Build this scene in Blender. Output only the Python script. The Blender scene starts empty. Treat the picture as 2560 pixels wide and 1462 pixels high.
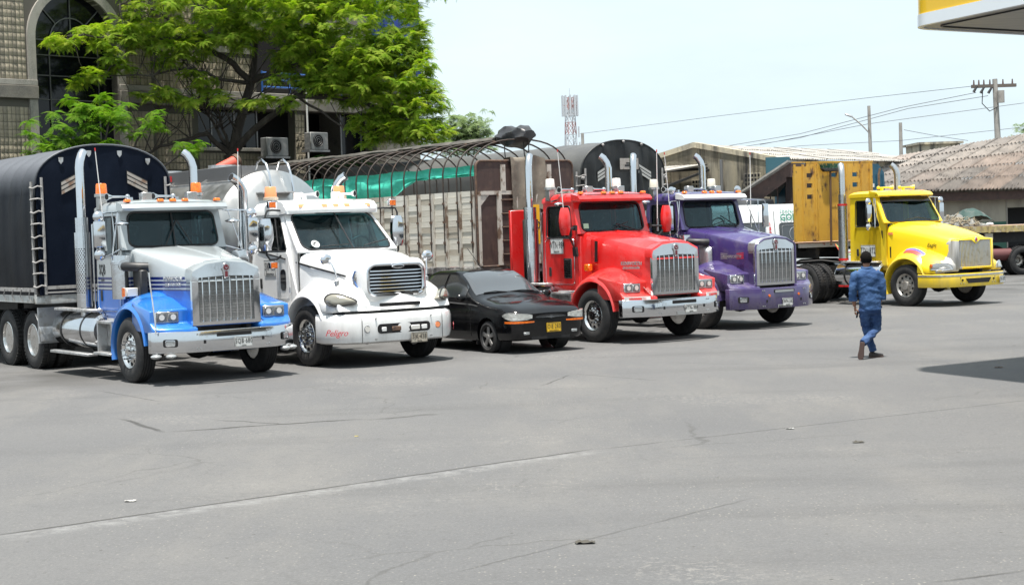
import bpy, bmesh, math, random
from mathutils import Vector, Matrix, Euler, noise
R = math.radians
rnd = random.Random(11)
scene = bpy.context.scene
COL = scene.collection

# ------------------------------------------------------------------ camera
FPX, CAMH = 4000.0, 2.23            # focal length in photo pixels (2560 wide), eye height
PITCH, ROLL = R(-2.25), R(-1.89)
cam_d = bpy.data.cameras.new('camera'); cam = bpy.data.objects.new('camera', cam_d); COL.objects.link(cam)
cam_d.sensor_width = 36.0; cam_d.lens = FPX / 2560 * 36.0
cam_d.clip_start = 0.1; cam_d.clip_end = 6000
CAMM = Matrix.Translation((0, 0, CAMH)) @ Euler((R(90) + PITCH, 0, 0)).to_matrix().to_4x4() @ Matrix.Rotation(ROLL, 4, 'Z')
cam.matrix_world = CAMM
scene.camera = cam

# ------------------------------------------------------------------ sky and sun
SUN_EL, SUN_AZ = R(79), R(261)      # azimuth measured from +X, counter-clockwise
w = bpy.data.worlds.new('World'); scene.world = w; w.use_nodes = True
nt = w.node_tree; nt.nodes.clear()
sky = nt.nodes.new('ShaderNodeTexSky'); sky.sky_type = 'NISHITA'; sky.sun_disc = False
sky.sun_elevation = SUN_EL; sky.sun_rotation = R(90) - SUN_AZ
sky.altitude = 0; sky.air_density = 1.0; sky.dust_density = 7.0; sky.ozone_density = 1.0
bg = nt.nodes.new('ShaderNodeBackground'); bg.inputs['Strength'].default_value = 0.104
out = nt.nodes.new('ShaderNodeOutputWorld')
# thin humid overcast veil: the whole dome is whitened evenly, with faint cloud wisps
tc = nt.nodes.new('ShaderNodeTexCoord'); mp = nt.nodes.new('ShaderNodeMapping'); mp.inputs['Scale'].default_value = (1.2, 1.2, 4.0)
nz = nt.nodes.new('ShaderNodeTexNoise'); nz.inputs['Scale'].default_value = 3.0; nz.inputs['Detail'].default_value = 7; nz.inputs['Roughness'].default_value = .55
rp = nt.nodes.new('ShaderNodeMapRange'); rp.inputs['From Min'].default_value = .42; rp.inputs['From Max'].default_value = .72; rp.inputs['To Min'].default_value = .72; rp.inputs['To Max'].default_value = .86
mx = nt.nodes.new('ShaderNodeMix'); mx.data_type = 'RGBA'; mx.inputs['B'].default_value = (5.7, 6.75, 7.25, 1)
nt.links.new(tc.outputs['Generated'], mp.inputs['Vector']); nt.links.new(mp.outputs['Vector'], nz.inputs['Vector'])
nt.links.new(nz.outputs['Fac'], rp.inputs['Value']); nt.links.new(rp.outputs['Result'], mx.inputs['Factor'])
nt.links.new(sky.outputs['Color'], mx.inputs['A']); nt.links.new(mx.outputs['Result'], bg.inputs['Color'])
nt.links.new(bg.outputs['Background'], out.inputs['Surface'])
sd = bpy.data.lights.new('sun', 'SUN'); sd.energy = 5.0; sd.angle = R(1.5); sd.color = (1.0, 0.96, 0.9)
so = bpy.data.objects.new('sun', sd); COL.objects.link(so)
sv = Vector((math.cos(SUN_EL) * math.cos(SUN_AZ), math.cos(SUN_EL) * math.sin(SUN_AZ), math.sin(SUN_EL)))
so.rotation_euler = sv.to_track_quat('Z', 'Y').to_euler(); so.location = (0, 0, 60)
vs = scene.view_settings; vs.view_transform = 'Standard'; vs.look = 'None'; vs.gamma = 1.0; vs.use_curve_mapping = False
vs.exposure = 0.82
scene.cycles.max_bounces = 5; scene.cycles.diffuse_bounces = 3; scene.cycles.glossy_bounces = 3; scene.cycles.transparent_max_bounces = 12

# ------------------------------------------------------------------ pixel helpers (photo pixels to places)
def ray(px, py):
    return (CAMM.to_3x3() @ Vector(((px - 1280) / FPX, -(py - 731) / FPX, -1))).normalized()
def ground(px, py, z=0.0):
    d = ray(px, py); t = (z - CAMH) / d.z
    return Vector((0, 0, CAMH)) + d * t
def at(px, py, depth):
    d = ray(px, py); return Vector((0, 0, CAMH)) + d * (depth / d.y)

# ------------------------------------------------------------------ mesh helpers
class MB:
    def __init__(s): s.v = []; s.f = []
    def add(s, vs_, fs):
        b = len(s.v); s.v += [tuple(p) for p in vs_]; s.f += [tuple(b + i for i in f) for f in fs]; return s
    def box(s, x0, x1, y0, y1, z0, z1):
        return s.add([(x0,y0,z0),(x1,y0,z0),(x1,y1,z0),(x0,y1,z0),(x0,y0,z1),(x1,y0,z1),(x1,y1,z1),(x0,y1,z1)],
                     [(0,3,2,1),(4,5,6,7),(0,1,5,4),(1,2,6,5),(2,3,7,6),(3,0,4,7)])
    def hexa(s, p): # 8 points, bottom ring then top ring
        return s.add(p, [(0,3,2,1),(4,5,6,7),(0,1,5,4),(1,2,6,5),(2,3,7,6),(3,0,4,7)])
    def loft(s, loops, closed=True, cap0=True, cap1=True):
        n = len(loops[0]); b = len(s.v)
        for l in loops: s.v += [tuple(p) for p in l]
        for i in range(len(loops) - 1):
            for j in range(n if closed else n - 1):
                k = (j + 1) % n
                s.f.append((b+i*n+j, b+i*n+k, b+(i+1)*n+k, b+(i+1)*n+j))
        if closed and cap0: s.f.append(tuple(b + j for j in reversed(range(n))))
        if closed and cap1: s.f.append(tuple(b + (len(loops)-1)*n + j for j in range(n)))
        return s
    def cyl(s, p0, p1, r0, r1=None, n=12, caps=True):
        r1 = r0 if r1 is None else r1
        p0 = Vector(p0); p1 = Vector(p1); a = (p1 - p0).normalized()
        u = a.orthogonal().normalized(); w_ = a.cross(u)
        lp = lambda p, r: [p + u * (r*math.cos(2*math.pi*i/n)) + w_ * (r*math.sin(2*math.pi*i/n)) for i in range(n)]
        return s.loft([lp(p0, r0), lp(p1, r1)], True, caps, caps)
    def tube(s, pts, r, n=8, closed=False):
        pts = [Vector(p) for p in pts]; m = len(pts); loops = []
        u = None
        for i, p in enumerate(pts):
            if closed: a = pts[(i+1) % m] - pts[i-1]
            else: a = pts[min(i+1, m-1)] - pts[max(i-1, 0)]
            a.normalize()
            if u is None: u = a.orthogonal().normalized()
            else:
                u = u - a * u.dot(a)
                u = u.normalized() if u.length > 1e-6 else a.orthogonal().normalized()
            v = a.cross(u); rr = r[i] if isinstance(r, (list, tuple)) else r
            loops.append([p + u*(rr*math.cos(2*math.pi*k/n)) + v*(rr*math.sin(2*math.pi*k/n)) for k in range(n)])
        if closed: loops.append(loops[0])
        return s.loft(loops, True, not closed, not closed)
    def lathe(s, prof, axis='y', n=32, o=(0,0,0), cap=True):
        loops = []
        for a, r in prof:
            l = []
            for k in range(n):
                t = 2*math.pi*k/n; c, q = r*math.cos(t), r*math.sin(t)
                p = {'x': (a, c, q), 'y': (c, a, q), 'z': (c, q, a)}[axis]
                l.append((p[0]+o[0], p[1]+o[1], p[2]+o[2]))
            loops.append(l)
        return s.loft(loops, True, cap, cap)
    def prism(s, poly, plane, a, b):
        def P(p, t): return {'xz': (p[0], t, p[1]), 'xy': (p[0], p[1], t), 'yz': (t, p[0], p[1])}[plane]
        return s.loft([[P(p, a) for p in poly], [P(p, b) for p in poly]])
    def ball(s, c, r, n=10, m=7, sc=(1,1,1)):
        loops = []
        for i in range(m + 1):
            t = math.pi * i / m; rr = max(r * math.sin(t), 1e-4)
            loops.append([(c[0]+sc[0]*rr*math.cos(2*math.pi*k/n), c[1]+sc[1]*rr*math.sin(2*math.pi*k/n), c[2]+sc[2]*r*math.cos(t)) for k in range(n)])
        return s.loft(loops)
    def grid(s, fn, nu, nv):
        b = len(s.v)
        for j in range(nv + 1):
            for i in range(nu + 1): s.v.append(tuple(fn(i/nu, j/nv)))
        for j in range(nv):
            for i in range(nu):
                q = b + j*(nu+1) + i; s.f.append((q, q+1, q+nu+2, q+nu+1))
        return s
    def ring(s, fn, outer, inner, thick):
        # plate with a hole; fn(u,v)->point, both loops have the same count; thick = offset vector
        t = Vector(thick); o = [Vector(fn(*p)) for p in outer]; i = [Vector(fn(*p)) for p in inner]
        return s.loft([o, i, [p - t for p in i], [p - t for p in o], o], True, False, False)
    def sheet(s, fn, loop, thick):
        t = Vector(thick); o = [Vector(fn(*p)) for p in loop]
        return s.loft([o, [p - t for p in o]])
    def xf(s, mtx, start=0):
        for i in range(start, len(s.v)): s.v[i] = tuple(mtx @ Vector(s.v[i]))
        return s

def rrect(u0, u1, v0, v1, ru, rv=None, n=4):
    rv = ru if rv is None else rv; L = []
    for cx, cy, a0 in ((u1-ru, v0+rv, -90), (u1-ru, v1-rv, 0), (u0+ru, v1-rv, 90), (u0+ru, v0+rv, 180)):
        for k in range(n + 1):
            a = R(a0 + 90*k/n); L.append((cx + ru*math.cos(a), cy + rv*math.sin(a)))
    return L
def patch(c00, c10, c11, c01, bulge=(0,0,0)):
    c = [Vector(p) for p in (c00, c10, c11, c01)]; bv = Vector(bulge)
    def fn(u, v):
        return c[0]*((1-u)*(1-v)) + c[1]*(u*(1-v)) + c[2]*(u*v) + c[3]*((1-u)*v) + bv*(1-(2*u-1)**2)
    return fn
def flip(mb): # mirror across y
    m = MB(); m.v = [(x, -y, z) for x, y, z in mb.v]; m.f = [tuple(reversed(f)) for f in mb.f]; return m

_cache = {}
def mesh_from(mb, name, mat, smooth=40, bevel=0, seg=1):
    me = bpy.data.meshes.new(name); me.from_pydata(mb.v, [], mb.f)
    bm = bmesh.new(); bm.from_mesh(me)
    lv = [v for v in bm.verts if not v.link_faces]
    if lv: bmesh.ops.delete(bm, geom=lv, context='VERTS')
    bmesh.ops.recalc_face_normals(bm, faces=bm.faces)
    if bevel:
        es = [e for e in bm.edges if len(e.link_faces) == 2 and e.calc_face_angle(0) > R(28)]
        bmesh.ops.bevel(bm, geom=es, offset=bevel, offset_type='OFFSET', segments=seg, profile=.5, affect='EDGES', clamp_overlap=True)
    bm.to_mesh(me); bm.free()
    if smooth:
        me.shade_smooth(); me.set_sharp_from_angle(angle=R(smooth))
    for m in (mat if isinstance(mat, (list, tuple)) else [mat]): me.materials.append(m)
    return me
def build(mb, name, mat, parent=None, smooth=40, bevel=0, seg=1, loc=None, rot=None, key=None):
    if key and key in _cache: me = _cache[key]
    else:
        me = mesh_from(mb() if callable(mb) else mb, name, mat, smooth, bevel, seg)
        if key: _cache[key] = me
    o = bpy.data.objects.new(name, me); COL.objects.link(o)
    if parent: o.parent = parent
    if loc is not None: o.location = loc
    if rot is not None: o.rotation_euler = rot
    return o
def tag(o, label, cat, group=None):
    o['label'] = label; o['category'] = cat
    if group: o['group'] = group
    return o
def thing(name, loc, rz, label, cat, group=None):
    o = bpy.data.objects.new(name, None); COL.objects.link(o); o.location = loc; o.rotation_euler = (0, 0, rz)
    o.empty_display_size = .2
    return tag(o, label, cat, group)
def struct(o): o['kind'] = 'structure'; return o
def stuff(o): o['kind'] = 'stuff'; return o

def lettering(s, size, origin, right, up, mat, parent, extr=.0015, align='CENTER', shear=0, sx=1.0, name='lettering', bold=0, spacing=1.0):
    cu = bpy.data.curves.new('text', 'FONT'); cu.body = s; cu.size = size; cu.align_x = align; cu.align_y = 'CENTER'
    cu.extrude = extr; cu.shear = shear; cu.offset = bold; cu.resolution_u = 2; cu.space_character = spacing
    t = bpy.data.objects.new('text', cu); me = bpy.data.meshes.new_from_object(t)
    bpy.data.objects.remove(t); bpy.data.curves.remove(cu)
    r = Vector(right).normalized(); u = Vector(up).normalized(); n = r.cross(u); u = n.cross(r); o = Vector(origin)
    for v in me.vertices:
        c = v.co.copy(); v.co = o + r*(c.x*sx) + u*c.y + n*(c.z + extr)
    me.materials.clear(); me.materials.append(mat); me.name = name
    ob = bpy.data.objects.new(name, me); COL.objects.link(ob)
    if parent: ob.parent = parent
    return ob
def plate(parent, c, right, up, w_, h_, bgm, txm, text, sub=None, tsx=.8, name='license_plate'):
    r = Vector(right).normalized(); u = Vector(up).normalized(); n = r.cross(u); u = n.cross(r); c = Vector(c)
    lp = [c + r*p[0] + u*p[1] for p in rrect(-w_/2, w_/2, -h_/2, h_/2, .012, n=2)]
    o = build(MB().loft([[p - n*.004 for p in lp], [p + n*.004 for p in lp]]), name, bgm, parent)
    rim = [c + n*.0045 + r*p[0] + u*p[1] for p in rrect(-w_/2+.008, w_/2-.008, -h_/2+.008, h_/2-.008, .01, n=2)]
    build(MB().tube(rim, .003, 4, True), 'plate_rim', txm, o)
    hh = h_ * (.66 if sub else .74)
    lettering(text, hh, c + n*.0045 + u*(h_*.07 if sub else 0), r, u, txm, o, sx=tsx*.92, bold=.0, spacing=1.08)
    if sub: lettering(sub, h_*.17, c + n*.0045 - u*(h_*.36), r, u, txm, o)
    return o

# ------------------------------------------------------------------ materials
def newmat(name):
    m = bpy.data.materials.new(name); m.use_nodes = True; t = m.node_tree
    return m, t, t.nodes['Principled BSDF'], lambda a, b: t.links.new(a, b)
def nnode(t, typ, **kw):
    n = t.nodes.new(typ)
    for k, v in kw.items():
        if k in n.inputs: n.inputs[k].default_value = v
        else: setattr(n, k, v)
    return n
def c4(c): return (c[0], c[1], c[2], 1)
def noise_mask(t, scale, lo, hi, detail=6, stretch=None, rough=.6, coord='Object'):
    tc_ = nnode(t, 'ShaderNodeTexCoord'); v = tc_.outputs[coord]
    if stretch:
        mp_ = nnode(t, 'ShaderNodeMapping'); mp_.inputs['Scale'].default_value = stretch; t.links.new(v, mp_.inputs['Vector']); v = mp_.outputs['Vector']
    nz_ = nnode(t, 'ShaderNodeTexNoise', Scale=scale, Detail=detail, Roughness=rough); t.links.new(v, nz_.inputs['Vector'])
    mr = nnode(t, 'ShaderNodeMapRange'); mr.inputs['From Min'].default_value = lo; mr.inputs['From Max'].default_value = hi
    t.links.new(nz_.outputs['Fac'], mr.inputs['Value']); return mr.outputs['Result'], nz_.outputs['Fac']
def mixc(t, fac, a, b):
    m = nnode(t, 'ShaderNodeMix'); m.data_type = 'RGBA'
    for sock, val in (('A', a), ('B', b)):
        if isinstance(val, (tuple, list)): m.inputs[sock].default_value = c4(val)
        else: t.links.new(val, m.inputs[sock])
    if isinstance(fac, float): m.inputs['Factor'].default_value = fac
    else: t.links.new(fac, m.inputs['Factor'])
    return m.outputs['Result']
def M(name, col, rough=.5, metal=0., coat=0., layers=(), bump=0., bscale=40, bdetail=4, bstretch=None, spec=.5, rvar=0., grime=0.):
    """layers: (colour, noise scale, lo, hi, stretch) painted one over the other"""
    m, t, p, L = newmat(name)
    p.inputs['Roughness'].default_value = rough; p.inputs['Metallic'].default_value = metal
    p.inputs['Coat Weight'].default_value = coat; p.inputs['Coat Roughness'].default_value = .06
    p.inputs['Specular IOR Level'].default_value = spec
    src = col
    for (c, sc, lo, hi, st) in layers:
        f, _ = noise_mask(t, sc, lo, hi, stretch=st); src = mixc(t, f, src, c)
    if grime:   # road dirt, heavier towards the ground
        tz = nnode(t, 'ShaderNodeTexCoord'); sz = nnode(t, 'ShaderNodeSeparateXYZ'); L(tz.outputs['Object'], sz.inputs[0]); mz = nnode(t, 'ShaderNodeMapRange')
        for k, v in zip(('From Min', 'From Max', 'To Min', 'To Max'), (.35, 1.7, grime, grime*.12)): mz.inputs[k].default_value = v
        L(sz.outputs['Z'], mz.inputs['Value']); f, _ = noise_mask(t, 4.0, .30, .70, stretch=(1, 1, .45)); mm = nnode(t, 'ShaderNodeMath', operation='MULTIPLY'); L(f, mm.inputs[0]); L(mz.outputs['Result'], mm.inputs[1])
        src = mixc(t, mm.outputs[0], src, (.17, .145, .12))
    if isinstance(src, tuple): p.inputs['Base Color'].default_value = c4(src)
    else: L(src, p.inputs['Base Color'])
    if bump:
        f, raw = noise_mask(t, bscale, 0, 1, bdetail, bstretch)
        b = nnode(t, 'ShaderNodeBump', Strength=bump, Distance=.02); L(raw, b.inputs['Height']); L(b.outputs['Normal'], p.inputs['Normal'])
    if rvar:
        f, raw = noise_mask(t, 3.0, .35, .65); mr = nnode(t, 'ShaderNodeMapRange')
        mr.inputs['To Min'].default_value = max(rough - rvar, .02); mr.inputs['To Max'].default_value = rough + rvar
        L(f, mr.inputs['Value']); L(mr.outputs['Result'], p.inputs['Roughness'])
    return m
def paint(name, col, dust=.10, rough=.32):
    dcol = tuple(c*(1-.5) + .5*d for c, d in zip(col, (.36, .33, .29)))
    return M(name, col, rough, 0, .8, [(dcol, 2.2, .52, .52 + .5/(.4 + dust*4), None), (tuple(c*.8 for c in col), 9, .6, .8, (1, 1, .3))], bump=.02, bscale=4, rvar=.08, grime=.45)
def glass(name, tint, refl=.5):
    m, t, p, L = newmat(name); t.nodes.remove(p)
    o = t.nodes['Material Output']; tr = nnode(t, 'ShaderNodeBsdfTransparent'); tr.inputs['Color'].default_value = c4(tint)
    gl = nnode(t, 'ShaderNodeBsdfGlossy', Roughness=.03); gl.inputs['Color'].default_value = (.9, .97, 1, 1)
    fr = nnode(t, 'ShaderNodeFresnel', IOR=1.6); ge = nnode(t, 'ShaderNodeNewGeometry'); mr0 = nnode(t, 'ShaderNodeMapRange')
    mr0.inputs['To Min'].default_value = 1.38; mr0.inputs['To Max'].default_value = 1/1.38   # same pane seen from its inner face
    L(ge.outputs['Backfacing'], mr0.inputs['Value']); L(mr0.outputs['Result'], fr.inputs['IOR'])
    df = nnode(t, 'ShaderNodeBsdfDiffuse'); df.inputs['Color'].default_value = (.5, .5, .47, 1)
    f, _ = noise_mask(t, 2.5, .45, .9, stretch=(1, 1, .4)); mul = nnode(t, 'ShaderNodeMath', operation='MULTIPLY'); L(f, mul.inputs[0]); mul.inputs[1].default_value = .035
    m0 = nnode(t, 'ShaderNodeMixShader'); L(mul.outputs[0], m0.inputs[0]); L(tr.outputs[0], m0.inputs[1]); L(df.outputs[0], m0.inputs[2])
    ms = nnode(t, 'ShaderNodeMixShader'); L(fr.outputs[0], ms.inputs[0]); L(m0.outputs[0], ms.inputs[1]); L(gl.outputs[0], ms.inputs[2])
    L(ms.outputs[0], o.inputs['Surface']); return m

chrome = M('chrome', (.62, .63, .65), .10, 1.0, bump=.05, bscale=6, rvar=.04, layers=[((.5, .48, .45), 14, .6, .85, None)])
steel = M('brushed steel', (.55, .55, .55), .30, 1.0, bump=.03, bscale=12, rvar=.08, layers=[((.42, .40, .37), 1.5, .45, .8, None)])
alu = M('dull aluminium', (.52, .53, .54), .42, .85, layers=[((.3, .28, .25), 8, .5, .75, None)], bump=.05)
tread_plate = M('tread plate', (.5, .5, .5), .45, .8, layers=[((.28, .26, .24), 10, .45, .7, None)], bump=.5, bscale=90, bdetail=1)
rubber = M('tyre rubber', (.014, .014, .015), .8, layers=[((.042, .039, .035), 5, .5, .78, None)], bump=.08, bscale=30)
blackp = M('black plastic', (.018, .018, .019), .5, layers=[((.06, .056, .05), 6, .55, .8, None)])
frame_m = M('chassis black', (.014, .014, .015), .6, layers=[((.045, .038, .03), 5, .5, .8, None)])
dark_int = M('cab interior', (.035, .04, .045), .8)
seat_m = M('seat cloth', (.07, .075, .085), .9, layers=[((.12, .12, .13), 12, .5, .6, None)])
gasket = M('window gasket', (.012, .012, .013), .5)
amber = M('amber lens', (.78, .17, .008), .22, 0, .5, layers=[((.55, .09, .005), 40, .45, .6, None)])
amber_dull = M('faded amber lens', (.82, .27, .11), .35, 0, .4)
clear_lens = M('frosted clear lens', (.62, .60, .56), .25, 0, .6)
lamp_lens = M('headlamp glass', (.36, .37, .37), .10, .45, .9, bump=.45, bscale=26, bdetail=1)
sealed_beam = M('sealed beam glass', (.13, .135, .14), .06, .3, 1.0, bump=.3, bscale=30, bdetail=1)
lamp_yellowed = M('yellowed headlamp', (.26, .245, .20), .14, .3, .9, bump=.35, bscale=9, bdetail=1)
red_m = M('red lens', (.5, .02, .02), .3)
white_plate = M('plate white', (.62, .62, .60), .45, layers=[((.42, .41, .38), 18, .5, .75, None)])
yellow_plate = M('plate yellow', (.75, .45, .02), .4, layers=[((.5, .3, .04), 18, .55, .8, None)])
ink = M('black ink', (.015, .015, .016), .5)
hole_m = M('dark opening', (.008, .008, .009), .9)
mirror_m = M('mirror glass', (.35, .40, .42), .03, 1.0)
glass_truck = glass('windscreen glass', (.55, .74, .76))
glass_side = glass('side window glass', (.42, .46, .47))
glass_dark = M('smoked glass', (.02, .022, .025), .06, 0, 1.0, spec=.8)
rust = M('rusty steel', (.12, .07, .045), .8, layers=[((.05, .035, .03), 9, .4, .65, None), ((.2, .11, .06), 22, .55, .75, None)], bump=.2)
# ================================================================== vehicle components (truck-local: x forward, y left, z up, origin under the front axle)
TY_R, TY_W = .52, .28
def tyre_mb(r=TY_R, w_=TY_W, ri=.292, groove=.014):
    h = w_/2; k = r/.52
    pr = [(-h+.02, ri), (-h, ri+.03*k), (-h-.006, r-.11*k), (-h+.012, r-.035*k), (-h+.035, r-.006*k)]
    for i in range(4):
        y0 = -h + .055 + i*(w_-.11)/4
        pr += [(y0, r), (y0+.034, r), (y0+.036, r-groove), (y0+.046, r-groove), (y0+.048, r)]
    pr += [(h-.035, r-.006*k), (h-.012, r-.035*k), (h+.006, r-.11*k), (h, ri+.03*k), (h-.02, ri)]
    return MB().lathe(pr, 'y', 40, cap=False)
def tyre_drive_mb():
    m = tyre_mb()
    for k in range(44):   # lugs
        a = 2*math.pi*k/44; c, s_ = math.cos(a), math.sin(a); b = len(m.v)
        for sgn in (-1, 1):
            y0, y1 = (sgn*.045, sgn*.125) if sgn > 0 else (-.125, -.045)
            t = .024; pts = []
            for rr in (.515, .532):
                for yy, tt in ((y0, -t), (y1, -t+.012), (y1, t+.012), (y0, t)):
                    pts.append((rr*c - tt*s_, yy, rr*s_ + tt*c))
            m.hexa(pts)
    return m
def rim_steer_mb():
    return MB().lathe([(-.10, .288), (.118, .294), (.128, .288), (.122, .277), (.098, .262), (.082, .250), (.088, .200), (.098, .165), (.10, .12), (.115, .112), (.15, .108), (.158, .09), (.16, .005)], 'y', 40)
def rim_drive_mb():
    return MB().lathe([(.105, .288), (.128, .294), (.132, .284), (.118, .272), (.02, .262), (-.085, .250), (-.10, .20), (-.09, .15), (-.085, .125), (-.03, .12), (.01, .112), (.03, .07), (.055, .045), (.06, .004)], 'y', 40)
def holes_mb(y, r, hr, n=10, sy=.006):
    m = MB()
    for k in range(n):
        a = 2*math.pi*(k+.5)/n
        m.cyl((r*math.cos(a), y-.02, r*math.sin(a)), (r*math.cos(a), y+sy, r*math.sin(a)), hr, n=12)
    return m
def nuts_mb(y0, y1, r=.142, n=10, r0=.019, r1=.011):
    m = MB()
    for k in range(n):
        a = 2*math.pi*k/n; c, s_ = math.cos(a)*r, math.sin(a)*r
        m.cyl((c, y0, s_), (c, y0+.02, s_), r0*1.15, n=8); m.cyl((c, y0+.018, s_), (c, y1, s_), r0, r1, n=8)
    return m
wheel_alu = M('polished wheel', (.72, .72, .71), .18, 1.0, rvar=.08, layers=[((.33, .30, .26), 9, .5, .78, None)])
wheel_dirty = M('dusty wheel', (.50, .48, .45), .38, .7, layers=[((.22, .19, .16), 9, .42, .72, None)])
def wheel(root, x, y, kind='steer', rim=None, spikes=True, dirty=False):
    side = 1 if y > 0 else -1; rot = (0, 0, 0 if side > 0 else math.pi)
    rim = rim or (wheel_dirty if dirty else wheel_alu)
    if kind == 'steer':
        o = build(tyre_mb, 'wheel', rubber, root, 30, loc=(x, y, TY_R), rot=rot, key='ty')
        build(rim_steer_mb, 'rim', rim, o, 30, key='rs'+rim.name)
        stuff(build(lambda: holes_mb(.088, .218, .030), 'hand_holes', hole_m, o, key='hh'))
        stuff(build((lambda: nuts_mb(.09, .20)) if spikes else (lambda: nuts_mb(.09, .125, r1=.016)), 'lug_nuts', chrome if not dirty else rim, o, key='nn%d%s' % (spikes, dirty)))
    else:
        o = build(tyre_drive_mb, 'wheel', rubber, root, 30, loc=(x, y, TY_R), rot=rot, key='td')
        build(rim_drive_mb, 'rim', rim, o, 30, key='rd'+rim.name)
        stuff(build(lambda: holes_mb(-.088, .215, .030), 'hand_holes', hole_m, o, key='hd'))
        i = build(tyre_drive_mb, 'inner_tyre', rubber, o, 30, loc=(0, -.335, 0), key='td')
    return o
def axle(root, x, z=TY_R, w_=1.75, name='axle'):
    m = MB().cyl((x, -w_/2, z), (x, w_/2, z), .07, n=10); m.ball((x, 0, z), .2, 10, 6, (1, 1.2, 1)); return build(m, name, frame_m, root)
def chassis(root, x0, x1, z0=.74, z1=.97, drives=(-4.4, -5.75), extra=True, ax=0):
    m = MB()
    for s in (-1, 1): m.box(x1, x0, s*.43-.04, s*.43+.04, z0, z1)
    for x in [x1+.05] + [x0-.3-1.2*i for i in range(int((x0-x1)/1.2))]: m.box(x-.05, x+.05, -.39, .39, z0+.02, z1-.03)
    build(m, 'frame_rails', frame_m, root)
    if extra:
        e = MB(); e.box(-.9, .6, -.38, .38, .62, 1.35); e.box(-2.2, -.9, -.3, .3, .6, 1.0); e.cyl((-2.2, 0, .78), (drives[0] if drives else -3, 0, .62), .06)
        build(e, 'engine', frame_m, root)
    axle(root, ax, .5, 1.7, 'front_axle')
    for d in drives: axle(root, d, TY_R, 1.5, 'drive_axle')
    if drives:
        xm = sum(drives)/2
        f = MB().prism([(xm-.55, 1.03), (xm+.4, 1.03), (xm+.5, 1.1), (xm+.2, 1.16), (xm-.3, 1.16), (xm-.75, 1.0)], 'xz', -.45, .45)
        build(f, 'fifth_wheel', frame_m, root, bevel=.01)
    tl = MB()
    for s in (-1, 1): tl.box(x1-.02, x1+.05, s*.55-.18, s*.55+.18, .70, .86)
    build(tl, 'tail_lamp_bar', red_m, root)
def stack(root, x, y, ztop, zshield0, zshield1, r=.065, rs=.13, curve=1, mat=None, elbow=True, perf=True, turn=(-.16, 0)):
    mat = mat or chrome
    pts = [(x, y, zshield0-.05), (x, y, ztop-.26), (x+turn[0]*.25, y+turn[1]*.25, ztop-.15), (x+turn[0]*.7, y+turn[1]*.7, ztop-.05), (x+turn[0]*1.2, y+turn[1]*1.2, ztop)]
    o = build(MB().tube(pts, r, 16), 'exhaust_stack', mat, root)
    e = Vector(pts[-1]); d = (e - Vector(pts[-2])).normalized()
    build(MB().cyl(e - d*.01, e + d*.004, r*.86, n=16), 'stack_mouth', hole_m, o)
    if zshield1 > zshield0:
        m = MB().cyl((x, y, zshield0), (x, y, zshield1), rs, n=20); m.cyl((x, y, zshield1), (x, y, zshield1+.25), rs*.82, n=20)
        sh = build(m, 'muffler_shield', mat, o)
        if perf:
            h = MB(); nz_ = 22; s_ = 1 if y > 0 else -1
            for i in range(nz_):
                for k in range(9):
                    a = R(-78 + 156*(k + (i % 2)*.5)/8.5); zz = zshield0 + (zshield1-zshield0)*(.2 + .58*i/(nz_-1))
                    n_ = Vector((math.sin(a), s_*math.cos(a), 0)); c = Vector((x, y, zz)) + n_*rs
                    h.cyl(c - n_*.002, c + n_*.0015, .011, n=6)
            stuff(build(h, 'shield_perforations', hole_m, sh, 0))
    if elbow:
        s_ = 1 if y > 0 else -1
        build(MB().tube([(x, y, zshield0+.02), (x, y, zshield0-.12), (x+.06, y-s_*.04, zshield0-.22), (x+.2, y-s_*.12, zshield0-.25), (x+.55, y-s_*.3, zshield0-.24)], r*1.05, 14), 'exhaust_elbow', steel, o)
    return o
def fuel_tank(root, x0, x1, y, z, r, straps=2, mat=None):
    mat = mat or chrome
    o = build(MB().lathe([(x0, .01), (x0, r*.8), (x0+.03, r*.96), (x0+.06, r), (x1-.06, r), (x1-.03, r*.96), (x1, r*.8), (x1, .01)], 'x', 36, (0, y, z)), 'fuel_tank', mat, root, 30)
    for i in range(straps):
        x = x0 + (x1-x0)*(.25 + .5*i/max(straps-1, 1))
        build(MB().lathe([(x-.025, r+.002), (x-.025, r+.008), (x+.025, r+.008), (x+.025, r+.002)], 'x', 36, (0, y, z), cap=False), 'tank_strap', blackp, o)
    return o
def plank_step(root, x0, x1, y0, y1, z, name='step'):
    return build(MB().box(x0, x1, y0, y1, z-.045, z), name, tread_plate, root, bevel=.008)
def marker_lights(root, pts, mat=amber, size=(.07, .10, .045), name='marker_light'):
    for p in pts:
        sx, sy, sz = size
        m = MB().hexa([(p[0]-sx, p[1]-sy/2, p[2]), (p[0]+sx*.6, p[1]-sy/2, p[2]), (p[0]+sx*.6, p[1]+sy/2, p[2]), (p[0]-sx, p[1]+sy/2, p[2]),
                       (p[0]-sx*.6, p[1]-sy*.42, p[2]+sz), (p[0]+sx*.45, p[1]-sy*.42, p[2]+sz), (p[0]+sx*.45, p[1]+sy*.42, p[2]+sz), (p[0]-sx*.6, p[1]+sy*.42, p[2]+sz)])
        build(m, name, mat, root, bevel=.01)
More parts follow.
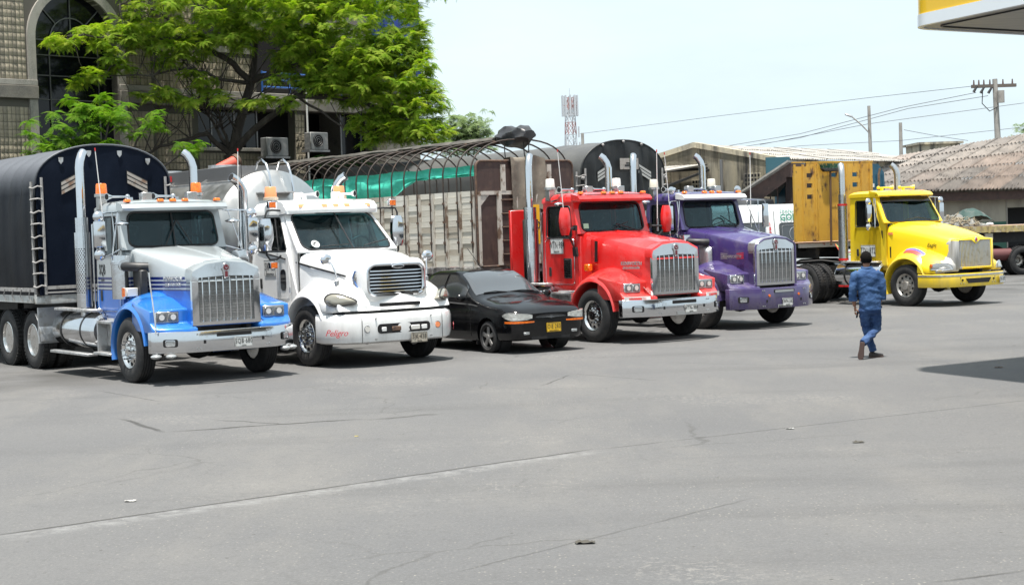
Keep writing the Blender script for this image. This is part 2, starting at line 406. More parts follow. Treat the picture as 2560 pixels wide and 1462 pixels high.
def beacon(root, c, mat=amber, r=.10, h=.17, base=None, cap=None):
    x, y, z = c
    b = build(MB().lathe([(z, .01), (z, r*1.2), (z+.05, r*1.2), (z+.055, r*1.05), (z+.055, .01)], 'z', 20, (x, y, 0)), 'beacon', base or steel, root)
    build(MB().lathe([(z+.055, .01), (z+.055, r*.98), (z+.055+h*.9, r*.88), (z+.055+h, r*.75), (z+.055+h, .01)], 'z', 20, (x, y, 0)), 'beacon_lens', mat, b)
    if cap: build(MB().box(x-.06, x+.06, y-.06, y+.06, z+.055+h*.25, z+.055+h*.85), 'beacon_bulb', cap, b)
    return b
def horn(root, x, y, z, L=.42, mat=chrome, d=(1, 0, 0)):
    d = Vector(d); p = Vector((x, y, z))
    m = MB().cyl(p, p + d*(L*.75), .016, .022, n=10, caps=True); m.cyl(p + d*(L*.75), p + d*L, .022, .062, n=14); m.ball(p, .045, 8, 6)
    o = build(m, 'air_horn', mat, root); e = p + d*(L + .001)
    build(MB().cyl(e, e + d*.002, .05, n=14), 'horn_mouth', hole_m, o)
    build(MB().box(p.x+L*.3-.03, p.x+L*.3+.03, y-.03, y+.03, z-.09, z-.015), 'horn_bracket', mat, o)
    return o
def antenna(root, p0, p1, tip=True):
    o = build(MB().tube([p0, tuple(Vector(p0).lerp(Vector(p1), .5) + Vector((0, .004, 0))), p1], [.011, .009, .007], 6), 'antenna', M_ant, root)
    d = Vector(p1) - Vector(p0)
    build(MB().cyl(p0, Vector(p0) + d*.16, .02, .017, n=8), 'antenna_base', steel, o)
    if tip: build(MB().cyl(p1, Vector(p1) + d.normalized()*.05, .011, n=6), 'antenna_tip', red_m, o)
    return o
M_ant = M('antenna white', (.65, .64, .62), .4)
def west_mirror(root, s, x, y, z0, z1, wd=.16, xa=-1.05, ya=.93, za0=2.1, za1=2.72, mat=None, round_=True, look=None):
    """square mirror on a tubular loop bracket"""
    mat = mat or chrome; Y = s*y; A = s*ya
    br = MB()
    br.tube([(xa, A, za1), (xa+.1, s*(ya+.22), za1), (x, s*(y-.03), za1-.02), (x, s*y, za1-.07), (x, s*y, z0-.12), (x, s*(y-.05), z0-.17), (xa+.05, A, za0+.02)], .014, 8)
    br.tube([(x, s*(y-.22), za1-.01), (x+.02, s*(y-.24), (z0+z1)/2), (x, s*(y-.2), z0-.15)], .010, 6)
    br.tube([(xa+.1, s*(ya+.05), za1), (x, s*(y-.2), z0-.15)], .010, 6)
    b = build(br, 'mirror_bracket', mat, root)
    mo = build(MB().box(x-.03, x+.03, Y-wd/2, Y+wd/2, z0, z1), 'mirror', mat, root, bevel=.018, seg=2)
    build(MB().box(x-.034, x-.031, Y-wd/2+.02, Y+wd/2-.02, z0+.02, z1-.02), 'mirror_glass', mirror_m, mo)
    if round_:
        for zc in (z1+.07, z0-.12):
            build(MB().lathe([(x-.02, .01), (x-.02, .095), (x, .09), (x+.03, .05), (x+.04, .01)], 'x', 20, (0, Y, zc)), 'convex_mirror', mat, b)
    return mo
def cab(root, c):
    """cab shell with real window openings; c holds the measures"""
    g = c.get; s_ = MB()
    xb, zb, wb = g('xb'), g('zb'), g('wb'); xt, zt, wt = g('xt'), g('zt'), g('wt'); xr = g('xr'); zf = g('zf'); wf = g('wf', wb); bul = g('bulge', 0.)
    zl = g('zl', zb - .25)
    th = .05
    body = g('paint')
    # windscreen wall
    F = patch((xb, -wb, zb), (xb, wb, zb), (xt, wt, zt), (xt, -wt, zt), (bul, 0, 0))
    fr = g('wsh', (.055, .945, .06, .93)); ri = g('wsr', (.07, .16))
    nrm = Vector((zt-zb, 0, xb-xt)).normalized()
    N = 6
    def dens(l):  # extra points on the long edges so that curved glass follows
        o = []
        for i, p in enumerate(l):
            q = l[(i+1) % len(l)]; o.append(p)
            if abs(q[0]-p[0]) > .3 or abs(q[1]-p[1]) > .3:
                for k in range(1, N): o.append((p[0]+(q[0]-p[0])*k/N, p[1]+(q[1]-p[1])*k/N))
        return o
    inner = dens(rrect(*fr, *ri)); outer = dens(rrect(0, 1, 0, 1, .002))
    if len(inner) != len(outer): outer = [(min(max((p[0]-.5)*1.2+.5, 0), 1), min(max((p[1]-.5)*1.4+.5, 0), 1)) for p in inner]
    m = MB().ring(F, outer, inner, nrm*th)
    # sides
    for s in (-1, 1):
        S = patch((xr, s*wf, zf), (xb, s*wf, zf), (xt, s*wt, zt), (xr, s*wt, zt))
        # side wall as a real polygon plate: lower door area and window frame
        hole = g('win')        # (x0,x1,z0,z1) opening with slanted front
        x0, x1, z0, z1, sl = hole
        def Y(z): return s*(wf + (wt-wf)*max(0, (z-zb))/(zt-zb))
        def side(x, z): return (x, Y(z), z)
        hin = rrect(x0, x1, z0, z1, .07)
        hin = [(x - sl*max(0, (z-z0)/(z1-z0))*((x-x0)/(x1-x0)), z) for x, z in hin]
        def front(z): return xb + (xt-xb)*max(0, (z-zb))/(zt-zb) - .004
        hout = []
        for i, p in enumerate(rrect(0, 1, 0, 1, .001)):
            z = zf + (zt-zf)*(p[1] > .5); z = zf if p[1] < .5 else zt
            hout.append((xr if p[0] < .5 else front(z), z))
        m.ring(lambda a, b: side(a, b), hout, hin, (0, s*th, 0))
        # fill in front of slanted pillar (cowl triangle)
        m.add([side(xb-.004, zb), side(front(zt), zt), side(xb-.004, zf)], [(0, 1, 2)])
        m.add([(xb-.004, Y(zb)-s*th, zb), (front(zt), Y(zt)-s*th, zt), (xb-.004, Y(zf)-s*th, zf)], [(0, 2, 1)])
        gl = build(MB().sheet(lambda a, b: side(a, b), [(p[0], p[1]) for p in [((x-(x0+x1)/2)*1.02+(x0+x1)/2, (z-(z0+z1)/2)*1.02+(z0+z1)/2) for x, z in hin]], (0, s*.006, 0)), 'side_window', glass_side, root, loc=(0, -s*.022, 0))
        build(MB().tube([Vector(side(*p)) + Vector((0, s*.002, 0)) for p in hin], .012, 6, True), 'window_seal', gasket, gl, loc=(0, s*.022, 0))
        # vent-window divider
        xd = x0 + (x1-x0)*.72
        build(MB().tube([Vector(side(xd, z0)), Vector(side(xd - sl*.72, z1))], .013, 6), 'window_divider', gasket, gl, loc=(0, s*.022, 0))
    # rear wall, floor and cowl
    m.box(xr, xr+.04, -wt, wt, zf, zt)
    m.box(xr, xb, -wf+.02, wf-.02, zf-.04, zf+.02)
    shell = build(m, 'cab_shell', body, root, 30)
    build(MB().box(xr+.045, xr+.06, -wt+.06, wt-.06, zf+.05, zt-.03), 'rear_lining', dark_int, root)
    # glass and gasket
    gl = build(MB().sheet(F, inner, nrm*.006), 'windscreen', glass_truck, root, loc=tuple(nrm*-.018))
    build(MB().tube([F(*p) + nrm*.004 for p in inner], .016, 6, True), 'windscreen_gasket', gasket, gl, loc=tuple(nrm*.018))
    if g('split', True):
        build(MB().tube([F(.5, fr[2]) + nrm*.004, F(.5, (fr[2]+fr[3])/2) + nrm*.004, F(.5, fr[3]) + nrm*.004], .014, 6), 'windscreen_divider', gasket, gl, loc=tuple(nrm*.018))
    # roof
    zr = g('zr'); xf = g('xf', xt + .12); loops = []
    ov = g('rov', .02)
    for x, k in ((xr-.02, .6), (xr+.1, .95), ((xr+xf)/2, 1.0), (xf-.3, .98), (xf-.1, .9), (xf, .7)):
        zz = zt + (zr-zt)*k; W = wt + ov
        loops.append([(x, -W, zt-.03), (x, -W, zt+(zz-zt)*.45), (x, -W+.06, zt+(zz-zt)*.78), (x, -W+.22, zt+(zz-zt)*.94), (x, -W*.4, zz), (x, W*.4, zz), (x, W-.22, zt+(zz-zt)*.94), (x, W-.06, zt+(zz-zt)*.78), (x, W, zt+(zz-zt)*.45), (x, W, zt-.03)])
    build(MB().loft(loops), 'roof', g('roof_paint', body), root, 50)
    # inside
    build(MB().box(xb-.42, xb-.1, -wb+.1, wb-.1, zb-.22, zb+.02), 'dashboard', dark_int, root, bevel=.05)
    cx = xb - .40; cy = .45
    build(MB().tube([(cx + .09*math.sin(a), cy + .23*math.cos(a), zb+.02 + .21*math.sin(a)) for a in [2*math.pi*i/24 for i in range(24)]], .016, 6, True), 'steering_wheel', blackp, root)
    for yy in (-.45, .45):
        se = MB().box(xr+.12, xr+.26, yy-.24, yy+.24, zb-.35, zb+.42); se.box(xr+.12, xr+.6, yy-.25, yy+.25, zb-.5, zb-.33)
        build(se, 'seat', seat_m, root, bevel=.05)
    return F, nrm
def door(root, s, y, x0, x1, z0, z1, mat, handle=(.2, .25), trim=None, wz=None, yfn=None):
    """door skin 8 mm proud of the cab side, below the window"""
    lp = rrect(x0, x1, z0, z1, .09)
    d = build(MB().prism([(a, b) for a, b in lp], 'xz', s*y, s*(y+.009)), 'door', mat, root, bevel=.004)
    if trim: build(MB().tube([(a, s*(y+.009), b) for a, b in lp], .008, 6, True), 'door_trim', trim, d)
    hx, hz = x0 + handle[0], z0 + handle[1]
    build(MB().box(hx-.04, hx+.04, s*(y+.009), s*(y+.022), hz-.09, hz+.09), 'door_handle', blackp, d, bevel=.012)
    return d
def wipers(root, F, nrm, spots, L=.42):
    for (u, v, ang) in spots:
        p = F(u, v) + nrm*.03; r_ = (F(1, .5) - F(0, .5)).normalized(); up = (F(.5, 1) - F(.5, 0)).normalized()
        d = r_*math.cos(R(ang)) + up*math.sin(R(ang)); q = p + d*L
        m = MB().tube([p - nrm*.03, p, p + d*(L*.5) + nrm*.01, q], .008, 5); m.tube([p + d*(L*.35), p + d*(L*1.15)], .011, 5)
        build(m, 'wiper', blackp, root)
def mirror_y(mb, both=True):
    m2 = flip(mb); b = MB(); b.add(mb.v, mb.f); b.add(m2.v, m2.f); return b
def arch_fender(x0, sect, a0, a1, n=18, zc=TY_R, sx=1.0, xs=None):
    """loft of a cross section (y, r) round the wheel from angle a0 to a1 (0 = forward, 90 = up)"""
    L = []
    for i in range(n + 1):
        a = R(a0 + (a1-a0)*i/n); L.append([(x0 + sx*r*math.cos(a), y, zc + r*math.sin(a)) for y, r in sect(math.degrees(a))])
    return MB().loft(L)
def spill(name, pairs, base, rough=.3):
    """paint whose colour is set by height in truck coordinates: pairs = [(z, colour), ...] rising"""
    m, t, p, L = newmat(name); p.inputs['Roughness'].default_value = rough; p.inputs['Coat Weight'].default_value = .8; p.inputs['Coat Roughness'].default_value = .06
    tc_ = nnode(t, 'ShaderNodeTexCoord'); sp = nnode(t, 'ShaderNodeSeparateXYZ'); L(tc_.outputs['Object'], sp.inputs[0])
    src = base
    for z, col in pairs:
        g_ = nnode(t, 'ShaderNodeMath', operation='GREATER_THAN'); L(sp.outputs['Z'], g_.inputs[0]); g_.inputs[1].default_value = z
        src = mixc(t, g_.outputs[0], src, col)
    f, _ = noise_mask(t, 2.5, .55, 1.4); src = mixc(t, f, src, (.4, .37, .33))
    L(src, p.inputs['Base Color']); return m
# ================================================================== conventional long-nose tractor (blue, red and purple ones)
def place(px, py, phi, off=1.2):
    """origin of a vehicle whose right front tyre touches the ground at that photo spot"""
    g = ground(px, py); a = R(phi)
    return Vector((g.x + off*math.cos(a), g.y + off*math.sin(a), 0)), R(phi - 90)
grille_mesh = M('grille mesh', (.30, .30, .29), .45, .7, layers=[((.10, .10, .10), 30, .4, .6, (1, 1, 12))], bump=.6, bscale=60, bdetail=0, bstretch=(.01, .01, 1))
badge_red = M('badge red', (.14, .012, .02), .3, 0, .5)
def hood_sections(st):
    L = []
    for (x, wb, zb, w, zs, zc) in st:   # x, half width low, z low, half width shoulder, shoulder z, centre z
        h = [(x, 0, zc), (x, w*.35, zc-.004), (x, w*.6, zc-.018), (x, w-.075, zs+.05), (x, w-.02, zs+.018), (x, w, zs-.025), (x, w+(wb-w)*.3, zs-(zs-zb)*.35), (x, w+(wb-w)*.65, zs-(zs-zb)*.7), (x, wb, zb)]
        L.append([(p[0], -p[1], p[2]) for p in reversed(h[1:])] + h)
    return L
def long_nose(name, label, px, py, phi, o):
    loc, rz = place(px, py, phi); AX = -.2     # front axle sits a little behind the origin
    loc = loc + Vector((math.sin(R(phi)), -math.cos(R(phi)), 0))*(-AX)
    T = thing(name, loc, rz, label, 'truck', 'parked tractor trucks')
    P = o['paint']; FP = o.get('fender', P); RP = o.get('roof', P); ch = chrome
    chassis(T, .78, -6.8, drives=(-4.6, -5.95), ax=AX)
    # ---- wheels
    for s in (-1, 1):
        wheel(T, AX, s*1.07, 'steer', spikes=o.get('spikes', True))
        for x in (-4.6, -5.95): wheel(T, x, s*1.06, 'drive')
    # ---- bumper
    z0, z1 = o.get('bz', (.50, .83)); bm_ = o.get('bumper', ch)
    plan = [(.66, -1.235), (.76, -1.225), (1.10, -.72), (1.12, -.55), (1.13, 0), (1.12, .55), (1.10, .72), (.76, 1.225), (.66, 1.235)]
    outer = plan + [(x-.05, y*.965) for x, y in reversed(plan)]
    b = build(MB().prism(outer, 'xy', z0, z1), 'bumper', bm_, T, bevel=.012, seg=2)
    for s in (-1, 1):   # flange folded back at top and bottom
        pass
    fl = [(x-.04, y*.98) for x, y in plan]; fl2 = fl + [(x-.12, y*.93) for x, y in reversed(fl)]
    build(MB().prism(fl2, 'xy', z1-.02, z1-.006), 'bumper_lip', bm_, b)
    build(MB().box(1.115, 1.136, -.30, .30, z1-.105, z1-.04), 'tow_slot', hole_m, b, bevel=.008)
    if o.get('slot_bar'): build(MB().box(1.125, 1.146, -.28, .26, z1-.10, z1-.055), 'slot_light_bar', steel, b)
    if o.get('label_bar'): build(MB().box(1.128, 1.138, -.2, .2, z0+.015, z0+.075), 'name_bar', steel, b)
    n_ = Vector((.505, -.36, 0)).normalized()
    for s in (-1, 1):
        # fog lamp in the angled wing of the bumper
        q = Vector((.92+.012, s*.985, (z0+z1)/2 - .01)); nn = Vector((.815, s*.58, 0)).normalized(); rr = Vector((-nn.y, nn.x, 0))
        def fogf(u, v, q=q, rr=rr): return q + rr*u + Vector((0, 0, v))
        build(MB().sheet(lambda u, v: fogf(u, v), rrect(-.115, .115, -.06, .06, .03), nn*-.008), 'fog_lamp_recess', hole_m, b)
        fo = build(MB().sheet(lambda u, v: fogf(u, v) + nn*.012, rrect(-.07, .07, -.045, .045, .02), nn*.012), 'fog_lamp', lamp_lens, b)
        build(MB().tube([fogf(*p) + nn*.012 for p in rrect(-.07, .07, -.045, .045, .02)], .008, 5, True), 'lamp_bezel', ch, fo)
        for yy, zz in ((.62, z0+.06), (.57, z0+.06), (.62, z1-.05), (.57, z1-.05)):
            build(MB().cyl((1.11, s*yy, zz), (1.128, s*yy, zz), .014, n=8), 'bumper_bolt', steel, b)
        build(MB().box(1.113, 1.127, s*.50-.02, s*.50+.02, z0+.13, z0+.185), 'bumper_hole', hole_m, b)
        if o.get('strip_lamps'):
            for k in (0, 1):
                c = Vector((.80+.13*k, s*(1.17-.19*k), z0-.045)); build(MB().ball(c, .1, 12, 6, (.9, .9, .42)), 'strip_lamp', lamp_lens, b)
        if o.get('amber_dots'): build(MB().cyl((1.11, s*.43, z1-.16), (1.135, s*.43, z1-.16), .028, n=12), 'marker_dot', amber, b)
    plate(b, (1.142, o.get('ply', .15), z0+.12), (0, 1, 0), (0, 0, 1), .30, .16, white_plate, ink, o['plate'], o.get('city'))
    # ---- hood
    st = [(-.99, .80, 1.12, .80, 2.09, 2.15), (-.6, .77, 1.10, .755, 2.02, 2.11), (-.1, .70, 1.02, .69, 1.925, 2.05), (.4, .62, .92, .615, 1.82, 1.985), (.74, .575, .88, .56, 1.745, 1.935), (.82, .565, .88, .55, 1.725, 1.915)]
    hood = build(MB().loft(hood_sections(st)), 'hood', P, T, 26)
    build(MB().tube([(-.99, 0, 2.152), (-.1, 0, 2.052), (.74, 0, 1.937)], .012, 6), 'hood_crease', P, hood)
    for s in (-1, 1):
        if o.get('hood_text'):
            for k, (tx, sz) in enumerate((('KENWORTH', .095), ('DE LA MONTAÑA', .055))):
                zz = o.get('htz', 1.62) - .085*k; lettering(tx, sz, (.36, s*.650, zz), (1, .135, 0) if s < 0 else (-1, .135, 0), (0, 0, 1), o['hood_text'], hood, extr=.004, bold=.004)
    # ---- radiator shell and grille
    sh = MB(); cap = o.get('crown', ch)
    out_ = [(-.585, .90), (-.58, 1.69), (-.555, 1.755), (-.32, 1.855), (0, 1.885), (.32, 1.855), (.555, 1.755), (.58, 1.69), (.585, .90)]
    inn_ = [(-.475, .95), (-.475, 1.60), (-.46, 1.64), (-.36, 1.645), (0, 1.66), (.36, 1.645), (.46, 1.64), (.475, 1.60), (.475, .95)]
    sh.loft([[(.84, y, z) for y, z in out_], [(.90, y, z) for y, z in out_], [(.905, y, z) for y, z in inn_], [(.86, y, z) for y, z in inn_]], True, False, False)
    G = build(sh, 'radiator_shell', ch, T, 30)
    # crown over the shell
    cr = MB(); c_o = [(-.60, 1.62), (-.60, 1.71), (-.58, 1.785), (-.34, 1.895), (0, 1.928), (.34, 1.895), (.58, 1.785), (.60, 1.71), (.60, 1.62)]
    c_i = [(y*.965, z-.025) for y, z in c_o]
    cr.loft([[(.70, y, z) for y, z in c_o], [(.885, y, z-.012) for y, z in c_o], [(.905, y, z-.02) for y, z in c_i], [(.70, y, z-.03) for y, z in c_i]], True, False, False)
    build(cr, 'hood_crown', cap, hood, 18)
    if o.get('shell_band'):
        build(MB().tube([(.905, y, z) for y, z in out_], .022, 6), 'shell_band', P, hood)
    build(MB().add([(.862, y, z) for y, z in inn_], [tuple(range(len(inn_)))]), 'grille_mesh', grille_mesh, G)
    for i in range(8):
        y = -.41 + .82*i/7
        build(MB().tube([(.90, y, .955), (.915, y, 1.0), (.915, y, 1.60), (.905, y, 1.64)], .009, 6), 'grille_bar', ch, G)
    bd = build(MB().prism([(-.035, 1.62), (.035, 1.62), (.05, 1.72), (.075, 1.77), (.06, 1.84), (0, 1.87), (-.06, 1.84), (-.075, 1.77), (-.05, 1.72)], 'yz', .90, .93), 'badge', ch, G, bevel=.006)
    build(MB().cyl((.93, 0, 1.785), (.936, 0, 1.785), .045, n=16).box(.93, .936, -.022, .022, 1.64, 1.73), 'badge_enamel', badge_red, bd)
    build(MB().tube([(.935, -.03, 1.8), (.94, 0, 1.77), (.935, .03, 1.8)], .006, 4), 'badge_letter', ch, bd)
    # ---- fenders with headlamp pods
    def sect(a):
        k = max(0, math.cos(R(a)))   # fullness towards the front
        up = max(0, math.sin(R(a)))
        return [(.56, .66+.26*up), (.74, .66+.25*up), (.92, .66+.21*up), (1.06, .66+.155*up), (1.155, .66+.10*up), (1.205, .66+.05*up+.012), (1.222, .66), (1.20, .642), (1.12, .638), (.56, .638)]
    fm = arch_fender(AX, sect, 8, 196, 22, sx=1.02)
    pod = MB()
    pr = lambda y, k: [(-.02, y, .84), (-.02, y, 1.40-.13*k), (.30, y, 1.32-.11*k), (.56, y, 1.195-.02*k), (.665, y, 1.175-.02*k), (.69, y, 1.145), (.675, y, .965), (.71, y, .935), (.96-.22*k, y, .87), (.96-.22*k, y, .80)]
    pod.loft([pr(-.54, -.1), pr(-.66, 0), pr(-.9, .25), pr(-1.10, .6), pr(-1.17, .85), pr(-1.20, 1)])
    for s in (-1, 1):
        f_ = fm if s > 0 else flip(fm); p_ = pod if s < 0 else flip(pod)
        fo = build(f_, 'fender', FP, T, 45)
        build(p_, 'headlamp_pod', FP, fo, 35, bevel=.02, seg=2)
        build(MB().box(.668, .70, min(s*.72, s*1.12), max(s*.72, s*1.12), .955, 1.14), 'headlamp_bezel', ch, fo, bevel=.015)
        for k in (0, 1):
            y = s*(.825 + .19*k); hl = build(MB().box(.69, .712, y-.078, y+.078, .982, 1.113), 'headlight', sealed_beam, fo, bevel=.015); build(MB().cyl((.712, y, 1.048), (.7145, y, 1.048), .046, n=14), 'reflector', clear_lens, hl)
        build(MB().add([(.64, s*.57, .86), (.96, s*.60, .876), (.78, s*1.15, .876), (.60, s*1.16, .86)], [(0, 1, 2, 3)]), 'fender_ledge', o.get('ledge', FP), fo)
        if o.get('ledge_text'):
            a_, b_ = Vector((.90, s*.70, .845)), Vector((.75, s*1.16, .845)); mid = (a_+b_)/2; dr = (b_-a_).normalized()*(-1 if s < 0 else 1)
            n2 = Vector((.93, s*.35, 0)).normalized(); rr = Vector((-n2.y, n2.x, 0))
            sk = build(MB().sheet(lambda u, v: mid + rr*u + Vector((0, 0, v)) + n2*.06, rrect(-.26, .26, -.04, .045, .01), n2*.012), 'fender_guard', o['ledge'], fo)
            lettering('KENWORTH', .06, mid + n2*.062, rr, (0, 0, 1), o['ledge_text'], sk)
            build(MB().sheet(lambda u, v: Vector((.93-.42*v, s*(.60+.02*v), .86+.30*v)) + Vector((.03*u, s*.02*u, 0)), [(-1, 0), (1, 0), (1, 1), (-1, 1)], (0, -s*.006, 0)), 'fender_trim', o['ledge'], fo)
        il = MB().lathe([(s*.60, .655), (s*1.15, .655)], 'y', 40, (AX, 0, TY_R), cap=False)
        il.f = [f for f in il.f if sum(il.v[i][2] for i in f)/4 > .72]
        build(il, 'wheel_well', blackp, fo)
    # ---- cab
    C = dict(xb=-.95, zb=2.10, wb=.93, xt=-1.12, zt=2.76, wt=.885, xr=-2.12, zf=1.02, win=(-1.98, -1.12, 2.03, 2.66, .10), zr=2.93, xf=-.95, paint=P, roof_paint=RP, bulge=.03, wsh=(.07, .93, .07, .93), split=o.get('split', True))
    F, nr = cab(T, C)
    wipers(T, F, nr, o.get('wip', [(.40, .08, 60), (.66, .08, 118)]))
    # cowl between cab and hood
    build(MB().loft([[(-1.02, -.92, 1.05), (-1.02, -.92, 2.09), (-1.02, 0, 2.14), (-1.02, .92, 2.09), (-1.02, .92, 1.05)], [(-.94, -.86, 1.05), (-.94, -.85, 2.03), (-.94, 0, 2.12), (-.94, .85, 2.03), (-.94, .86, 1.05)]]), 'cowl', P, T)
    # sill below the doors
    build(MB().box(-2.12, -.86, -.90, .90, .86, 1.02), 'cab_sill', o.get('sill', P), T, bevel=.01)
    for s in (-1, 1):
        d = door(T, s, .931, -2.02, -1.06, 1.10, 2.01, P, (.16, .25), ch if o.get('door_trim', True) else None)
        if o.get('door_text'):
            bgm = o.get('door_plate'); cx, cz = o.get('dtp', (-1.55, 1.75)); rt = (1, 0, 0) if s < 0 else (-1, 0, 0)
            if bgm: plate(d, (cx, s*.945, cz), rt, (0, 0, 1), .42, .30, bgm, ink, o['door_text'], o.get('door_city'), tsx=.62, name='number_panel')
            else:
                lettering(o['door_text'], .24, (cx, s*.941, cz), rt, (0, 0, 1), ink, d, sx=.6, bold=.006)
                lettering(o['door_city'], .055, (cx, s*.941, cz-.17), rt, (0, 0, 1), ink, d)
        if o.get('door_vent'):
            v = build(MB().box(-1.40, -1.14, min(s*.94, s*.952), max(s*.94, s*.952), 1.22, 1.62), 'door_vent', blackp, d, bevel=.03)
            for k in range(7): build(MB().prism([(-1.375, 1.26+.05*k), (-1.27, 1.245+.05*k), (-1.165, 1.26+.05*k), (-1.165, 1.295+.05*k), (-1.27, 1.28+.05*k), (-1.375, 1.295+.05*k)], 'xz', s*.952, s*.964), 'vent_slat', ch, v)
        # grab rail
        build(MB().tube([(-2.05, s*.93, 1.12), (-2.05, s*.99, 1.12), (-2.05, s*.99, 2.55), (-2.05, s*.93, 2.55)], .014, 6), 'grab_rail', ch, T)
    # visor
    vz = 2.745; V = MB(); W = .93
    L = []
    for u in [i/10 for i in range(11)]:
        y = -W + 2*W*u; k = 1 - abs(2*u-1)**4; x1 = -.84 + .09*k
        L.append([(-1.13, y, vz+.02), (x1-.02, y, vz-.005), (x1, y, vz+.035), (x1-.06, y, vz+.10), (-1.13, y, vz+.145)])
    V.loft(L); vo = build(V, 'sun_visor', o.get('visor', RP), T, 35)
    if o.get('visor_band'): build(MB().loft([[(-.905, -.7+1.4*i/8, vz+.112), (-.99, -.7+1.4*i/8, vz+.132), (-.99, -.7+1.4*i/8, vz+.135), (-.90, -.7+1.4*i/8, vz+.117)] for i in range(9)]), 'visor_band', blackp, vo)
    marker_lights(T, [(-.97, y, vz+.135) for y in (-.80, -.22, 0, .22, .80)], amber, (.06, .11, .05))
    # roof furniture
    for yy in (-.52, .30): horn(T, -1.62, yy, 2.99, .42, d=(.25, -.968, 0))
    for yy in (-.30, .52): build(MB().box(-1.45, -1.32, yy-.09, yy+.09, 2.92, 3.05), 'roof_box', steel, T, bevel=.01)
    for s in (-1, 1):
        bx = build(MB().box(-1.98, -1.84, s*.86-.07, s*.86+.07, 2.78, 3.0), 'beacon_bracket', steel, T, bevel=.008)
        beacon(T, (-1.90, s*.86, 3.0), o.get('beacon', amber), .10, .17, o.get('beacon_base'), o.get('bulb'))
    # ---- exhaust
    for s in (-1, 1):
        stack(T, -2.38, s*1.04, o.get('stz', 3.78), 1.15, 2.42, r=.075, rs=o.get('rs', .135), perf=o.get('perf', False), turn=(-.10, -.10*s*1.0))
    # ---- air cleaners
    if o.get('aircan', True):
        for s in (-1, 1):
            zt_ = o.get('canz', 2.03); yy = s*1.06; xx = -.72
            a = build(MB().lathe([(1.32, .01), (1.32, .15), (zt_-.16, .15), (zt_-.155, .158), (zt_-.12, .158), (zt_-.115, .15), (zt_-.01, .148), (zt_, .13), (zt_, .01)], 'z', 28, (xx, yy, 0)), 'air_cleaner', ch, T)
            build(MB().tube([(xx+.12, yy, 1.84), (xx+.22, yy-s*.03, 1.84), (xx+.34, yy-s*.14, 1.83), (xx+.40, yy-s*.30, 1.82)], .075, 14), 'intake_hose', blackp, a)
            build(MB().cyl((xx+.115, yy, 1.86), (xx+.16, yy, 1.86), .095, n=16), 'hose_clamp', ch, a)
            if o.get('canpanel'): build(MB().box(-.56, -.25, min(s*.80, s*.93), max(s*.80, s*.93), 1.32, 1.78), 'intake_housing', blackp, a, bevel=.02)
            if o.get('led'):
                l_ = build(MB().box(-.50, -.36, min(s*.93, s*1.12), max(s*.93, s*1.12), 1.36, 1.50), 'turn_lamp', clear_lens, a, bevel=.01)
                build(MB().box(-.52, -.45, min(s*1.12, s*1.14), max(s*1.12, s*1.14), 1.36, 1.50), 'turn_lens', amber, l_)
    # ---- mirrors
    o['mirror'](T)
    # ---- running gear on the sides
    for s in (-1, 1):
        fuel_tank(T, -3.55, -1.72, s*.92, .76, .31, 2)
        plank_step(T, -3.5, -1.75, min(s*1.10, s*1.28), max(s*1.10, s*1.28), .40)
        plank_step(T, -3.5, -1.75, min(s*.98, s*1.18), max(s*.98, s*1.18), 1.13, 'upper_step')
        st_ = MB(); yA, yB = min(s*.62, s*1.0), max(s*.62, s*1.0); st_.box(-1.55, -.88, yA, yB, .52, .98)
        bx = build(st_, 'step_box', tread_plate, T, bevel=.01)
        plank_step(bx, -1.60, -.86, min(s*.85, s*1.24), max(s*.85, s*1.24), .44)
        plank_step(bx, -1.58, -.86, min(s*.85, s*1.16), max(s*.85, s*1.16), .95)
        build(MB().prism([(-.90, .42), (-.90, .95), (-.86, .95), (-.86, .42)], 'xz', s*.9, s*1.2), 'step_side', alu, bx)
        build(MB().prism([(-1.60, .42), (-1.60, .95), (-1.56, .95), (-1.56, .42)], 'xz', s*.9, s*1.16), 'step_side', alu, bx)
        # quarter fender ahead of the drive tyres
        q = MB().lathe([(s*.80, .60), (s*1.26, .60)], 'y', 40, (-4.6, 0, TY_R), cap=False); q.f = [f for f in q.f if sum(q.v[i][0] for i in f)/4 > -4.22 and sum(q.v[i][2] for i in f)/4 > .50]
        build(q, 'quarter_fender', alu, T); build(MB().box(-4.12, -4.06, min(s*.78, s*1.26), max(s*.78, s*1.26), .48, 1.12), 'fender_plate', alu, T)
        build(MB().box(-6.7, -6.68, min(s*.78, s*1.3), max(s*.78, s*1.3), .25, .95), 'mud_flap', blackp, T)
    if o.get('curb_feelers'):
        for s in (-1,):
            build(MB().tube([(.88, s*1.20, .80), (.86, s*1.19, 1.0), (.60, s*1.14, 1.60), (.56, s*1.13, 1.75)], .012, 6), 'corner_marker_rod', alu, T)
    for s in (-1, 1): antenna(T, (-1.0, s*1.18, 2.1), (-1.06, s*(1.27), 3.72), True)
    return T

# ---- the blue and silver one
SIL = (.36, .39, .40); BLU = (.012, .075, .42); DKB = (.006, .016, .11)
paint_two = spill('silver over blue paint', [(1.44, DKB), (1.46, SIL), (1.485, DKB), (1.525, SIL), (1.55, DKB), (1.59, SIL), (1.615, DKB), (1.66, SIL)], (.006, .11, .46))
paint_blue = M('metallic blue paint', (.008, .17, .60), .28, .25, .9, layers=[((.06, .22, .5), 3, .55, 1.1, None)], grime=.3)
paint_silver = M('silver paint', (.33, .36, .37), .3, .2, .8, layers=[((.26, .27, .26), 4, .5, .9, None)])
def mirrors_blue(T):
    for s in (-1, 1):
        west_mirror(T, s, -.80, 1.36, 2.16, 2.58, .19)
        build(MB().lathe([(2.50, .01), (2.51, .09), (2.53, .13), (2.545, .12), (2.57, .05), (2.58, .01)], 'z', 20, (-.78, s*.98, 0)), 'look_down_mirror', chrome, T)
